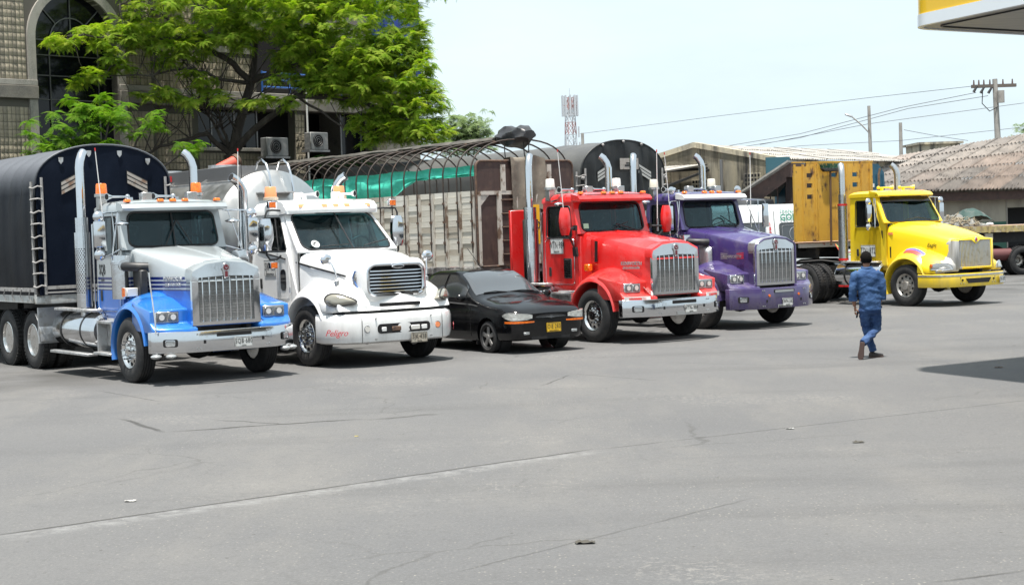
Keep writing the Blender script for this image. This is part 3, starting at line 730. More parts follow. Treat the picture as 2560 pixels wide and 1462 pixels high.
blue_truck = long_nose('blue_tractor_truck', 'blue and silver long-nose tractor truck hitched to the navy tarp trailer', 325, 957, 36,
    dict(paint=paint_two, fender=paint_blue, roof=paint_silver, crown=paint_silver, visor=paint_silver, sill=paint_blue, plate='SQB·680', city='COTA', door_text='SQB', door_city='COTA', dtp=(-1.80, 1.78),
         hood_text=alu, perf=True, strip_lamps=True, led=True, canpanel=True, curb_feelers=True, mirror=mirrors_blue))
# ---- the red one
RED = (.62, .012, .012)
paint_red = paint('red paint', RED, .06)
guard_white = M('white guard strip', (.62, .6, .58), .35, 0, .4)
def aero_mirror(T, s, x, y, z0, z1, wd, mat, arms=True):
    Y = s*y; L = []
    for k in range(7):
        z = z0 + (z1-z0)*k/6; q = math.sin(math.pi*(.08 + .84*k/6))**.45
        L.append([(x-.03, Y-wd/2*q, z), (x+.03, Y-wd/2*q, z), (x+.09*q, Y-wd*.30*q, z), (x+.10*q, Y+wd*.2*q, z), (x+.04, Y+wd/2*q, z), (x-.03, Y+wd/2*q, z)])
    m = build(MB().loft(L), 'mirror', mat, T, 50)
    build(MB().box(x-.036, x-.032, Y-wd*.4, Y+wd*.4, z0+.06, z1-.06), 'mirror_glass', mirror_m, m)
    if arms:
        a = MB().tube([(x, s*(y-.05), z0+.12), (-1.0, s*.94, z0+.14)], .02, 6); a.tube([(x, s*(y-.03), z0+.10), (-1.0, s*.95, z0-.30)], .018, 6)
        a.box(-1.04, -.94, min(s*.93, s*.98), max(s*.93, s*.98), z0+.09, z0+.19); a.hexa([(-1.06, s*.93, z0-.42), (-.92, s*.93, z0-.42), (-.92, s*.97, z0-.42), (-1.06, s*.97, z0-.42), (-1.04, s*.93, z0-.24), (-.95, s*.93, z0-.24), (-.95, s*1.0, z0-.24), (-1.04, s*1.0, z0-.24)])
        build(a, 'mirror_arms', blackp, m)
    return m
def mirrors_red(T):
    for s in (-1, 1):
        aero_mirror(T, s, -.86, 1.30, 2.08, 2.62, .24, paint_red)
        b = build(MB().tube([(-1.75, s*.95, 2.76), (-1.55, s*1.10, 2.76), (-1.3, s*1.14, 2.78)], .016, 6), 'mirror_arm', chrome, T)
        build(MB().ball((-1.28, s*1.12, 2.70), .1, 12, 6, (.8, 1.0, .4)), 'look_down_mirror', chrome, b)
        build(MB().box(-2.86, -2.78, min(s*.60, s*1.24), max(s*.60, s*1.24), .95, 2.62), 'side_fairing', paint_red, T, bevel=.015)
        v = build(MB().loft([[(-.70, s*.78, 1.50), (-.55, s*.775, 1.50), (-.55, s*.775, 2.0), (-.70, s*.79, 2.0)], [(-.70, s*.80, 1.52), (-.53, s*.86, 1.52), (-.50, s*.86, 1.98), (-.70, s*.80, 1.98)]]), 'hood_intake', paint_red, T, bevel=.012)
        build(MB().hexa([(-.528, s*.79, 1.54), (-.51, s*.79, 1.54), (-.51, s*.85, 1.54), (-.528, s*.85, 1.54), (-.50, s*.79, 1.95), (-.485, s*.79, 1.95), (-.485, s*.85, 1.95), (-.50, s*.85, 1.95)]), 'intake_mouth', hole_m, v)
        build(MB().box(-.78, -.62, min(s*.82, s*.93), max(s*.82, s*.93), 1.36, 1.50), 'turn_lamp', amber, T, bevel=.02)
    st = build(MB().add([F_ for F_ in ((-.955, -.76, 2.20), (-.955, -.63, 2.20), (-.97, -.63, 2.30), (-.97, -.76, 2.30))], [(0, 1, 2, 3)]), 'inspection_sticker', M('pale green sticker', (.35, .6, .42), .5), T)
    build(MB().box(-1.28, -1.0, -.35, .22, 2.125, 2.135), 'dashboard_papers', M('lime vest', (.45, .62, .05), .7), T)
red_truck = long_nose('red_tractor_truck', 'bright red long-nose tractor truck with a chrome bumper and heat shield', 1483, 856, 35,
    dict(paint=paint_red, crown=paint_red, visor=paint_red, visor_band=True, plate='WTN-984', city='IBAGUE', door_text='WTN·984', door_city='IBAGUE', door_plate=white_plate, dtp=(-1.62, 1.86), door_vent=True,
         hood_text=alu, htz=1.50, ledge=guard_white, ledge_text=red_m, mirror=mirrors_red, aircan=False, beacon=clear_lens, bulb=M('pinkish lens', (.6, .45, .43), .4), split=False, label_bar=True, wip=[(.45, .07, 20), (.78, .07, 165)], stz=3.72, spikes=False, rs=.165))
# ---- the purple one
paint_purple = paint('purple paint', (.040, .024, .125), .2)
paint_offwhite = M('white cap paint', (.66, .66, .65), .3, 0, .6)
def mirrors_purple(T):
    for s in (-1, 1):
        west_mirror(T, s, -.78, 1.42, 2.10, 2.62, .17, round_=False)
        build(MB().lathe([(-1.20, .01), (-1.20, .09), (-1.17, .085), (-1.14, .03)], 'x', 18, (0, s*.98, 2.95)), 'round_mirror', chrome, T)
        k = MB(); k.loft([[( -.52, s*.78, 1.30), (-.20, s*.73, 1.22), (-.20, s*.73, 1.72), (-.52, s*.78, 1.85)], [(-.50, s*.90, 1.34), (-.26, s*.86, 1.28), (-.26, s*.86, 1.62), (-.50, s*.90, 1.80)]])
        build(k, 'chrome_cowl_scoop', alu, T, bevel=.05, seg=3)
purple_truck = long_nose('purple_tractor_truck', 'purple long-nose tractor truck with a purple bumper and white sun visor', 1748, 823, 36,
    dict(paint=paint_purple, crown=alu, shell_band=True, visor=paint_offwhite, bumper=paint_purple, bz=(.42, .85), plate='SWN-562', city='BOGOTA', hood_text=None, ledge=paint_purple, slot_bar=True, label_bar=True, amber_dots=True,
         beacon=M('cream beacon lens', (.6, .56, .47), .35), mirror=mirrors_purple, canz=2.0, split=False, wip=[(.42, .07, 15), (.85, .07, 150)], spikes=False, ply=.08))
# winged decal on the purple hood side
for s in (-1,):
    for k in range(4):
        build(MB().sheet(lambda u, v: Vector((.30+u, s*(.668-.135*u*1.0), 1.50+v)), [(-.30, .07-.035*k), (-.12, .06-.035*k), (-.12, .075-.035*k), (-.30, .09-.035*k)], (0, -s*.006, 0)), 'hood_decal', alu, purple_truck)
        build(MB().sheet(lambda u, v: Vector((.30+u, s*(.668-.135*u*1.0), 1.50+v)), [(.12, .06-.035*k), (.30, .07-.035*k), (.30, .09-.035*k), (.12, .075-.035*k)], (0, -s*.006, 0)), 'hood_decal', red_m, purple_truck)
    lettering('KENWORTH', .085, (.30, s*.672, 1.505), (1, .135, 0), (0, 0, 1), alu, purple_truck, extr=.003, bold=.003)
lettering('KENWORTH', .06, (1.142, .0, .455), (0, 1, 0), (0, 0, 1), ink, purple_truck)
# ================================================================== white rounded tractor
paint_white = M('white paint', (.80, .80, .79), .28, 0, .7, layers=[((.62, .60, .56), 2.0, .55, 1.0, None)], bump=.015, bscale=3, grime=.4)
def white_tractor():
    loc, rz = place(768, 916, 36); P = paint_white; ch = chrome
    T = thing('white_tractor_truck', loc, rz, 'white rounded-nose tractor truck with a wide white bumper, pulling the steel tank trailer', 'truck', 'parked tractor trucks')
    chassis(T, 1.0, -6.6)
    for s in (-1, 1):
        wheel(T, 0, s*1.07, 'steer', spikes=True)
        for x in (-4.4, -5.75): wheel(T, x, s*1.06, 'drive')
    # bumper: deep, wrapped round the corners
    def bl(z, k):
        o = [(.42, -1.24*k), (.70, -1.235*k), (.95, -1.16*k), (1.10, -1.02*k), (1.20, -.80*k), (1.25, -.50*k), (1.27, 0), (1.25, .50*k), (1.20, .80*k), (1.10, 1.02*k), (.95, 1.16*k), (.70, 1.235*k), (.42, 1.24*k)]
        d = (1-k)*1.5; o = [(x-d, y) for x, y in o]
        return [(x, y, z) for x, y in o] + [(x-.10, y*.93, z) for x, y in reversed(o)]
    B = build(MB().loft([bl(.40, .955), bl(.43, .985), bl(.52, 1.0), bl(.78, 1.0), bl(.86, .99), bl(.90, .96)]), 'bumper', P, T, 40)
    lp = [(1.245-.12*y*y, y) for y in [(-.62+1.24*i/12) for i in range(13)]]
    def slotf(y, z, off): return (1.272-.075*y*y*1.0+off, y, z)
    sl = [(p[0], p[1]) for p in rrect(-.52, .52, .56, .72, .06)]
    build(MB().loft([[slotf(y, z, -.05) for y, z in sl], [slotf(y, z, .012) for y, z in sl]]), 'bumper_opening', hole_m, B)
    for y, wd, mt in ((-.40, .05, P), (-.16, .09, rust), (.22, .09, clear_lens), (.40, .06, P)):
        build(MB().box(1.262-.075*y*y, 1.285-.075*y*y, y-wd, y+wd, .59, .67), 'tow_hook', mt, B, bevel=.02)
    for s, mt in ((-1, clear_lens), (1, amber_dull)):
        x = 1.272-.14*.7*.7; f_ = build(MB().cyl((x-.04, s*.70, .645), (x+.02, s*.70, .645), .062, n=20), 'fog_lamp_ring', ch, B)
        build(MB().cyl((x+.01, s*.70, .645), (x+.026, s*.70, .645), .048, n=18), 'fog_lamp', mt, f_)
        for yy, zz in ((.55, .47), (.55, .82)):
            build(MB().cyl((1.22, s*yy, zz), (1.262, s*yy, zz), .014, n=8), 'bumper_bolt', steel, B)
        build(MB().tube([(1.215, s*.80, z) for z in (.42, .52, .8, .88)], .005, 4), 'bumper_seam', ink, B)
    plate(B, (1.285, .28, .455), (0, 1, 0), (0, 0, 1), .32, .17, M('worn plate', (.42, .38, .31), .5, layers=[((.25, .2, .15), 14, .45, .7, None)]), ink, 'SJK·438', 'TRUCK')
    for s in (-1, 1):
        c = Vector((.98, s*1.145, .60)); n2 = Vector((.55, s*.83, 0)).normalized(); rr = Vector((-n2.y, n2.x, 0))
        lettering('Peligro', .15, c + n2*.035, rr, (0, 0, 1), M('red script', (.55, .03, .05), .4), B, shear=.45)
    # nose: one continuous hood with fender bulges
    st = [(-.52, .99, 1.00, .985, 1.90, 2.00), (-.35, .97, 1.00, .955, 1.87, 1.985), (0, .90, 1.02, .88, 1.82, 1.96), (.4, .80, 1.02, .78, 1.76, 1.92), (.7, .72, 1.0, .69, 1.70, 1.87), (.88, .67, .98, .645, 1.66, 1.82)]
    L = []
    for (x, wb, zb, w_, zs, zc) in st:
        h = [(x, 0, zc), (x, w_*.4, zc-.006), (x, w_*.68, zc-.035), (x, w_*.88, zs+.03), (x, w_*.97, zs-.03), (x, w_, zs-.11), (x, w_+.01, zs-.3), (x, wb, zb)]
        L.append([(p[0], -p[1], p[2]) for p in reversed(h[1:])] + h)
    hood = build(MB().loft(L), 'hood', P, T, 50)
    # rounded front around the grille
    gx = 1.02
    def gl(y0, y1, z0, z1, r, x, bul): return [(x + bul*(1-(p[0]/.75)**2), p[0], p[1]) for p in rrect(y0, y1, z0, z1, r, n=5)]
    nose = MB().loft([gl(-.66, .66, 1.0, 1.81, .18, .84, 0), gl(-.66, .66, 1.02, 1.80, .2, .93, .06), gl(-.63, .63, 1.10, 1.765, .18, .99, .09), gl(-.575, .575, 1.17, 1.73, .15, 1.01, .10), gl(-.55, .55, 1.20, 1.705, .13, .99, .10)], True, True, False)
    build(nose, 'hood_nose', P, hood, 50)
    G = build(MB().tube(gl(-.55, .55, 1.20, 1.705, .13, 1.0, .10), .032, 8, True), 'grille_surround', ch, T)
    build(MB().add(gl(-.55, .55, 1.20, 1.705, .13, .96, .10), [tuple(range(24))]), 'grille_void', hole_m, G)
    for i in range(7):
        z = 1.255 + i*.058; yw = .53
        build(MB().tube([(.985 + .10*(1-(y/.75)**2), y, z) for y in [-yw+2*yw*k/8 for k in range(9)]], .013, 6), 'grille_bar', ch, G)
    bd = build(MB().ball((1.125, 0, 1.675), .13, 16, 6, (.16, 1, .28)), 'grille_badge', ch, G); build(MB().ball((1.135, 0, 1.675), .11, 16, 6, (.16, 1, .22)), 'badge_enamel', blackp, bd)
    # panel under the grille
    un = MB().loft([[(.80, y, .98) for y in (-1.1, -.6, 0, .6, 1.1)][::1] + [(.80, y, 1.2) for y in (1.1, .6, 0, -.6, -1.1)], [(1.0, -1.12, .95), (1.17, -.6, .95), (1.20, 0, .95), (1.17, .6, .95), (1.0, 1.12, .95), (.95, 1.1, 1.10), (1.03, .6, 1.20), (1.08, 0, 1.22), (1.03, -.6, 1.20), (.95, -1.1, 1.10)]])
    U = build(un, 'lower_nose', P, hood, 50, bevel=.02, seg=2)
    build(MB().sheet(lambda y, z: Vector((1.175 - .09*y*y, y, z)), rrect(-.40, .40, 1.005, 1.065, .02), (.03, 0, 0)), 'lower_vent', hole_m, U, loc=(.006, 0, 0))
    build(MB().prism([(.50, -1.12), (1.0, -1.0), (1.10, -.5), (1.10, .5), (1.0, 1.0), (.50, 1.12)], 'xy', .86, .955), 'bumper_gap_filler', blackp, T)
    # fenders
    def sect(a):
        up = max(0, math.sin(R(a))); f_ = max(0, math.cos(R(a)))
        return [(.62, .68+.34*up), (.80, .68+.31*up), (.95, .68+.26*up+.06*f_), (1.08, .68+.18*up+.05*f_), (1.17, .68+.11*up+.03*f_), (1.225, .68+.045*up+.01), (1.24, .68), (1.22, .66), (1.12, .655), (.62, .655)]
    fm = arch_fender(0, sect, 26, 200, 22, sx=1.0)
    # lamp cheek ahead of the wheel
    ck = MB().loft([[(.45, -.62, .93), (.45, -1.22, .95), (.45, -1.21, 1.12), (.45, -1.1, 1.34), (.45, -.62, 1.62)],
                    [(.70, -.62, .93), (.66, -1.22, .93), (.66, -1.20, 1.10), (.68, -1.06, 1.27), (.74, -.62, 1.48)],
                    [(.98, -.62, .94), (.84, -1.16, .93), (.84, -1.13, 1.06), (.86, -.98, 1.19), (.98, -.62, 1.32)],
                    [(1.12, -.60, .95), (.96, -1.03, .95), (.96, -1.02, 1.04), (.99, -.90, 1.11), (1.08, -.60, 1.17)]])
    for s in (-1, 1):
        fo = build(fm if s > 0 else flip(fm), 'fender', P, T, 50)
        build(ck if s < 0 else flip(ck), 'lamp_cheek', P, fo, 55, bevel=.03, seg=2)
        # almond headlamp lying on the cheek
        ax = Vector((.36, -s*.40, -.06)).normalized(); nn = Vector((.72, s*.62, .32)); nn = (nn - ax*nn.dot(ax)).normalized(); up = nn.cross(ax)*(-s)
        cn = Vector((.905, s*1.005, 1.125)); k = -1
        def lp_(q): return [cn + ax*(.27*q*math.cos(t)) + up*(.098*q*math.sin(t)*(1-.45*math.cos(t)))  for t in [2*math.pi*i/22 for i in range(22)]]
        h = build(MB().loft([[p - nn*.10 for p in lp_(1)], [p + nn*.045 for p in lp_(1)], [p + nn*.075 for p in lp_(.82)], [p + nn*.09 for p in lp_(.45)], [p + nn*.092 for p in lp_(.05)]]), 'headlight', lamp_yellowed, fo, 50)
        build(MB().tube([p + nn*.048 for p in lp_(1.02)], .014, 6, True), 'headlamp_bezel', blackp, h)
        il = MB().lathe([(s*.60, .67), (s*1.15, .67)], 'y', 40, (0, 0, TY_R), cap=False); il.f = [f for f in il.f if sum(il.v[i][2] for i in f)/4 > .70]
        build(il, 'wheel_well', blackp, fo)
        # hood side stripe
        build(MB().tube([(-.62, s*1.0, 1.78), (-.2, s*.948, 1.70), (.3, s*.825, 1.60), (.62, s*.745, 1.53)], .018, 4), 'hood_stripe', ink, hood)
        # blue swoosh by the grille
        for k in range(3):
            build(MB().tube([(.86, s*.685, 1.62-.05*k), (.80, s*.70, 1.50-.05*k), (.88, s*.68, 1.36-.05*k), (.97, s*.66, 1.26-.03*k)], .016, 4), 'nose_decal', M('decal blue', (.05, .12, .3), .4) if k == 0 else alu, hood)
        # hood-top convex mirror on a stalk
        mo = build(MB().tube([(.60, s*.90, 1.42), (.60, s*.92, 1.60), (.54, s*.95, 1.74), (.50, s*.99, 1.80)], .012, 6), 'mirror_stalk', chrome, T)
        build(MB().box(.57, .63, s*.90-.035, s*.90+.035, 1.33, 1.47), 'stalk_foot', steel, mo, bevel=.01)
        build(MB().ball((.48, s*1.02, 1.82), .115, 14, 8, (.45, 1, .85)), 'convex_mirror', chrome, mo)
    # cab
    C = dict(xb=-.52, zb=1.97, wb=1.02, xt=-1.22, zt=2.66, wt=.90, xr=-2.35, zf=1.05, win=(-2.0, -.92, 1.98, 2.58, .40), zr=2.90, xf=-1.02, paint=P, bulge=.20, wsh=(.05, .95, .03, .97), wsr=(.07, .18), rov=.03)
    F, nr = cab(T, C)
    wipers(T, F, nr, [(.20, .07, 4), (.62, .07, 14)], .5)
    stk = [F(.17 + .035*math.cos(2*math.pi*i/16), .17 + .09*math.sin(2*math.pi*i/16)) + nr*.006 for i in range(16)]
    sk = build(MB().add(stk, [tuple(range(16))]), 'window_sticker', M('sticker white', (.6, .62, .62), .5), T)
    ck_ = sum(stk, Vector())/16
    build(MB().tube([ck_ + (p-ck_)*.72 + nr*.002 for p in stk], .006, 4, True), 'sticker_ring', ink, sk); build(MB().tube([ck_ + (p-ck_)*.35 + nr*.002 for p in stk[2:11]], .012, 4), 'sticker_mark', ink, sk)
    build(MB().box(-2.35, -.62, -.97, .97, .90, 1.05), 'cab_sill', P, T, bevel=.015)
    # roof brow
    L = []
    for i in range(13):
        u = i/12; y = -.95 + 1.9*u; k = 1 - abs(2*u-1)**5; x1 = -1.04 + .16*k
        L.append([(-1.36, y, 2.62), (x1-.02, y, 2.645), (x1, y, 2.685), (x1-.02, y, 2.76), (x1-.12, y, 2.84), (-1.36, y, 2.88)])
    build(MB().loft(L), 'roof_brow', P, T, 50)
    for y in (-.68, -.23, 0, .23, .68):
        k = 1 - abs(y/.95)**5; x1 = -1.04 + .16*k
        build(MB().hexa([(x1-.03, y-.055, 2.745), (x1-.012, y-.055, 2.745), (x1-.012, y+.055, 2.745), (x1-.03, y+.055, 2.745), (x1-.06, y-.055, 2.80), (x1-.042, y-.055, 2.80), (x1-.042, y+.055, 2.80), (x1-.06, y+.055, 2.80)]), 'marker_light', amber_dull, T)
    for s in (-1, 1):
        d = door(T, s, 1.021, -2.12, -.86, 1.14, 1.95, P, (.22, .26))
        rt = (1, 0, 0) if s < 0 else (-1, 0, 0)
        plate(d, (-1.55, s*1.033, 1.68), rt, (0, 0, 1), .44, .30, white_plate, ink, 'SJK·488', 'ARACATACA', tsx=.62, name='number_panel')
        lw = [(x, z) for x, z in rrect(-1.16, -.96, 1.28, 1.66, .08)]
        build(MB().prism(lw, 'xz', s*1.029, s*1.036), 'peep_window', glass_dark, d)
        b_ = build(MB().tube([(-2.0, s*1.03, 1.99), (-1.5, s*1.035, 1.92), (-.95, s*1.03, 1.84)], .014, 4), 'door_stripe', ink, d)
        # mirrors: big chrome shells on black loops, amber lamps above and below
        X, Y = -1.02, 1.36
        L = []
        for k in range(8):
            z = 2.0 + .56*k/7; q = math.sin(math.pi*(.06+.88*k/7))**.3
            L.append([(X-.06, s*(Y-.13*q), z), (X+.03, s*(Y-.13*q), z), (X+.09*q, s*(Y-.05), z), (X+.09*q, s*(Y+.07*q), z), (X+.02, s*(Y+.13*q), z), (X-.06, s*(Y+.13*q), z)])
        m = build(MB().loft(L), 'mirror', chrome, T, 45)
        build(MB().box(X-.066, X-.062, s*Y-.11, s*Y+.11, 2.06, 2.50), 'mirror_glass', mirror_m, m)
        build(MB().tube([(-1.25, s*.93, 2.70), (-1.15, s*1.15, 2.71), (X, s*(Y-.04), 2.70), (X, s*Y, 2.62), (X, s*Y, 1.92), (X, s*(Y-.06), 1.84), (-1.1, s*1.12, 1.84), (-1.12, s*1.03, 1.90)], .018, 6), 'mirror_bracket', blackp, m)
        for zz, xx in ((2.80, -1.0), (1.74, -1.02)):
            l_ = build(MB().box(xx-.05, xx+.03, s*(Y-.12)-.075, s*(Y-.12)+.075, zz-.06, zz+.06), 'mirror_lamp', chrome, m, bevel=.012)
            build(MB().box(xx+.03, xx+.042, s*(Y-.12)-.06, s*(Y-.12)+.06, zz-.048, zz+.048), 'lamp_lens', amber, l_)
        fuel_tank(T, -3.7, -1.9, s*.92, .76, .31); plank_step(T, -3.6, -.8, min(s*1.05, s*1.25), max(s*1.05, s*1.25), .45)
        build(MB().box(-2.3, -.72, min(s*.98, s*1.18), max(s*.98, s*1.18), .50, .95), 'side_skirt', P, T, bevel=.03)
        q = MB().lathe([(s*.80, .60), (s*1.26, .60)], 'y', 40, (-4.4, 0, TY_R), cap=False); q.f = [f for f in q.f if sum(q.v[i][0] for i in f)/4 > -4.02 and sum(q.v[i][2] for i in f)/4 > .50]
        build(q, 'quarter_fender', alu, T)
        stack(T, -2.62, s*.98, 3.36, 1.15, 2.45, r=.085, rs=.12, turn=(.02, -.20) if s < 0 else (.14, .12), mat=chrome, perf=False)
    for yy in (-.45, .32): horn(T, -1.35, yy, 2.98, .34, paint_white, (.86, .5, 0)); build(MB().box(-1.42, -1.32, yy-.13, yy-.03, 2.88, 3.02), 'horn_base', paint_white, T, bevel=.01)
    cr = M('cream beacon base', (.5, .42, .33), .5)
    for yy in (-.86, .56): beacon(T, (-1.75, yy, 2.90), amber_dull, .115, .19, cr)
    antenna(T, (-.74, -1.07, 1.25), (-.76, -1.08, 1.86), False)
    return T
white_truck = white_tractor()

# ================================================================== yellow tractor
paint_yellow = M('yellow paint', (.80, .56, .012), .34, 0, .6, layers=[((.62, .45, .05), 3, .55, .95, None)], bump=.02, bscale=4, grime=.45)
primer = M('grey body filler', (.50, .50, .49), .8, layers=[((.62, .60, .56), 8, .45, .6, None), ((.36, .34, .30), 14, .55, .7, None)])
def patched_yellow():
    m, t, p, L = newmat('yellow paint with filler patch'); p.inputs['Roughness'].default_value = .36; p.inputs['Coat Weight'].default_value = .5
    tc_ = nnode(t, 'ShaderNodeTexCoord'); sp = nnode(t, 'ShaderNodeSeparateXYZ'); L(tc_.outputs['Object'], sp.inputs[0])
    nz_ = nnode(t, 'ShaderNodeTexNoise', Scale=7, Detail=4); L(tc_.outputs['Object'], nz_.inputs['Vector'])
    def cmp(sock, op, v, amp):
        a = nnode(t, 'ShaderNodeMath', operation='MULTIPLY_ADD'); L(nz_.outputs['Fac'], a.inputs[0]); a.inputs[1].default_value = amp; L(sp.outputs[sock], a.inputs[2])
        g_ = nnode(t, 'ShaderNodeMath', operation=op); L(a.outputs[0], g_.inputs[0]); g_.inputs[1].default_value = v + amp*.5; return g_.outputs[0]
    f = None
    for q in (cmp('X', 'GREATER_THAN', .93, .25), cmp('Y', 'LESS_THAN', -.50, .12), cmp('Z', 'LESS_THAN', 1.60, .15)):
        if f is None: f = q
        else:
            mm = nnode(t, 'ShaderNodeMath', operation='MULTIPLY'); L(f, mm.inputs[0]); L(q, mm.inputs[1]); f = mm.outputs[0]
    f2, _ = noise_mask(t, 3, .55, 1.0)
    base = mixc(t, f2, (.86, .62, .012), (.62, .45, .05)); L(mixc(t, f, base, (.33, .325, .31)), p.inputs['Base Color']); return m
def yellow_tractor():
    loc, rz = place(2264, 766, 33); P = paint_yellow; ch = chrome
    T = thing('yellow_tractor_truck', loc, rz, 'yellow tractor truck with a grey filler patch beside its grille', 'truck', 'parked tractor trucks')
    chassis(T, 1.0, -5.4, drives=(-3.55, -4.85))
    for s in (-1, 1):
        wheel(T, 0, s*1.07, 'steer', spikes=False, dirty=True)
        for x in (-3.55, -4.85): wheel(T, x, s*1.06, 'drive', rim=wheel_dirty)
    # bumper
    plan = [(.45, -1.235), (.85, -1.23), (1.10, -1.13), (1.24, -.80), (1.28, -.4), (1.29, 0), (1.28, .4), (1.24, .80), (1.10, 1.13), (.85, 1.23), (.45, 1.235)]
    o2 = plan + [(x-.06, y*.95) for x, y in reversed(plan)]
    B = build(MB().prism(o2, 'xy', .47, .80), 'bumper', P, T, bevel=.015, seg=2)
    pl2 = [(x+.004, y*1.004) for x, y in plan]
    build(MB().loft([[(x, y, z) for z in (.735, .775)] + [(x-.02, y*.985, z) for z in (.775, .735)] for x, y in pl2]), 'bumper_stripe', alu, B)
    build(MB().prism([(-.45, .67), (-.36, .555), (.36, .555), (.45, .67)], 'yz', 1.26, 1.294), 'bumper_opening', hole_m, B)
    for s in (-1, 1):
        build(MB().box(1.255, 1.285, s*.56-.02, s*.56+.02, .61, .66), 'bumper_hole', hole_m, B)
        for dy, zz in ((.62, .56), (.52, .56), (.62, .70)): build(MB().cyl((1.25, s*dy, zz), (1.282, s*dy, zz), .014, n=8), 'bumper_bolt', steel, B)
    plate(B, (1.232, .93, .60), (-.33, .94, 0), (0, 0, 1), .33, .17, white_plate, ink, 'TDU·872')
    # hood
    st = [(-.80, .94, 1.02, .93, 2.0, 2.12), (-.4, .90, 1.02, .87, 1.93, 2.07), (.1, .84, 1.02, .81, 1.83, 1.98), (.55, .78, 1.0, .755, 1.73, 1.87), (.9, .73, .96, .70, 1.64, 1.77), (1.08, .69, .94, .66, 1.58, 1.70), (1.16, .66, .94, .625, 1.50, 1.63)]
    L = []
    for (x, wb, zb, w_, zs, zc) in st:
        h = [(x, 0, zc), (x, w_*.4, zc-.006), (x, w_*.7, zc-.035), (x, w_*.9, zs+.02), (x, w_*.975, zs-.03), (x, w_, zs-.1), (x, w_+.008, zs-.32), (x, wb, zb)]
        L.append([(p[0], -p[1], p[2]) for p in reversed(h[1:])] + h)
    hood = build(MB().loft(L), 'hood', patched_yellow(), T, 50)
    gf = lambda y, z, o=0: (1.175 + .05*(1-(y/.7)**2) - .03*(z-1.3) + o, y, z)
    ol = [(-.56, .95), (-.56, 1.60), (-.15, 1.60), (0, 1.50), (.15, 1.60), (.56, 1.60), (.56, .95), (0, .95)]
    fr_out = [(-.68, .90), (-.68, 1.63), (-.2, 1.67), (0, 1.68), (.2, 1.67), (.68, 1.63), (.68, .90), (0, .90)]
    fb = MB().loft([[gf(y, z, -.14) for y, z in fr_out], [gf(y, z, .0) for y, z in fr_out], [gf(y, z, .012) for y, z in ol], [gf(y, z, -.05) for y, z in ol]], True, False, False)
    G = build(fb, 'grille_frame', patched_yellow(), hood, 40, bevel=.012)
    build(MB().box(1.02, 1.06, -.57, .57, .94, 1.6), 'grille_void', hole_m, G)
    for i in range(24):
        y = -.53 + 1.06*i/23; zt = 1.60 if abs(y) > .15 else 1.50 + .1*abs(y)/.15
        build(MB().tube([gf(y, .955, -.01), gf(y, 1.3, .005), gf(y, zt-.005, -.01)], .012, 5), 'grille_bar', alu, G)
    bd = build(MB().prism([(0, 1.53), (.06, 1.61), (0, 1.69), (-.06, 1.61)], 'yz', 1.20, 1.245), 'badge', ch, G, bevel=.01)
    build(MB().prism([(0, 1.57), (.03, 1.61), (0, 1.65), (-.03, 1.61)], 'yz', 1.245, 1.25), 'badge_enamel', red_m, bd)
    def sect(a):
        up = max(0, math.sin(R(a))); f_ = max(0, math.cos(R(a)))
        return [(.60, .67+.33*up), (.82, .67+.29*up), (.98, .67+.22*up+.04*f_), (1.10, .67+.14*up+.03*f_), (1.18, .67+.08*up+.02*f_), (1.222, .67+.03*up+.01), (1.235, .67), (1.21, .648), (1.12, .645), (.60, .645)]
    fm = arch_fender(0, sect, 14, 200, 22)
    ck = MB().loft([[(.40, -.60, .82), (.40, -1.22, .82), (.40, -1.21, 1.02), (.40, -1.08, 1.24), (.40, -.60, 1.50)],
                    [(.70, -.60, .82), (.70, -1.225, .82), (.70, -1.20, .98), (.70, -1.05, 1.15), (.72, -.60, 1.36)],
                    [(1.02, -.60, .84), (.93, -1.17, .82), (.93, -1.14, .96), (.95, -1.0, 1.08), (1.04, -.60, 1.20)],
                    [(1.20, -.58, .85), (1.10, -1.05, .83), (1.10, -1.03, .95), (1.12, -.92, 1.0), (1.19, -.58, 1.02)]])
    for s in (-1, 1):
        fo = build(fm if s > 0 else flip(fm), 'fender', P, T, 50)
        build(ck if s < 0 else flip(ck), 'lamp_cheek', patched_yellow() if s < 0 else P, fo, 55, bevel=.03, seg=2)
        oc = [Vector((.80, -1.20, 1.02)), Vector((.84, -1.195, .90)), Vector((1.06, -1.06, .885)), Vector((1.17, -.80, .90)), Vector((1.15, -.80, .98)), Vector((1.10, -.90, 1.04)), Vector((.95, -1.10, 1.055))]
        oc = [Vector((p.x, p.y*(-s), p.z)) for p in oc]; off = Vector((.03, s*.02, .012)); cn = sum(oc, Vector())/len(oc)
        h = build(MB().loft([[p - off*2 for p in oc], [p + off for p in oc], [cn + (p-cn)*.85 + off*1.6 for p in oc]]), 'headlight', lamp_lens, fo, 40)
        build(MB().tube([p + off for p in oc], .014, 6, True), 'headlamp_bezel', ch, h)
        build(MB().ball(oc[0]*.6 + oc[1]*.3 + oc[6]*.1 + off*1.6, .06, 10, 6, (.7, .5, 1)), 'turn_lens', amber, h)
        il = MB().lathe([(s*.60, .66), (s*1.15, .66)], 'y', 40, (0, 0, TY_R), cap=False); il.f = [f for f in il.f if sum(il.v[i][2] for i in f)/4 > .70]
        build(il, 'wheel_well', blackp, fo)
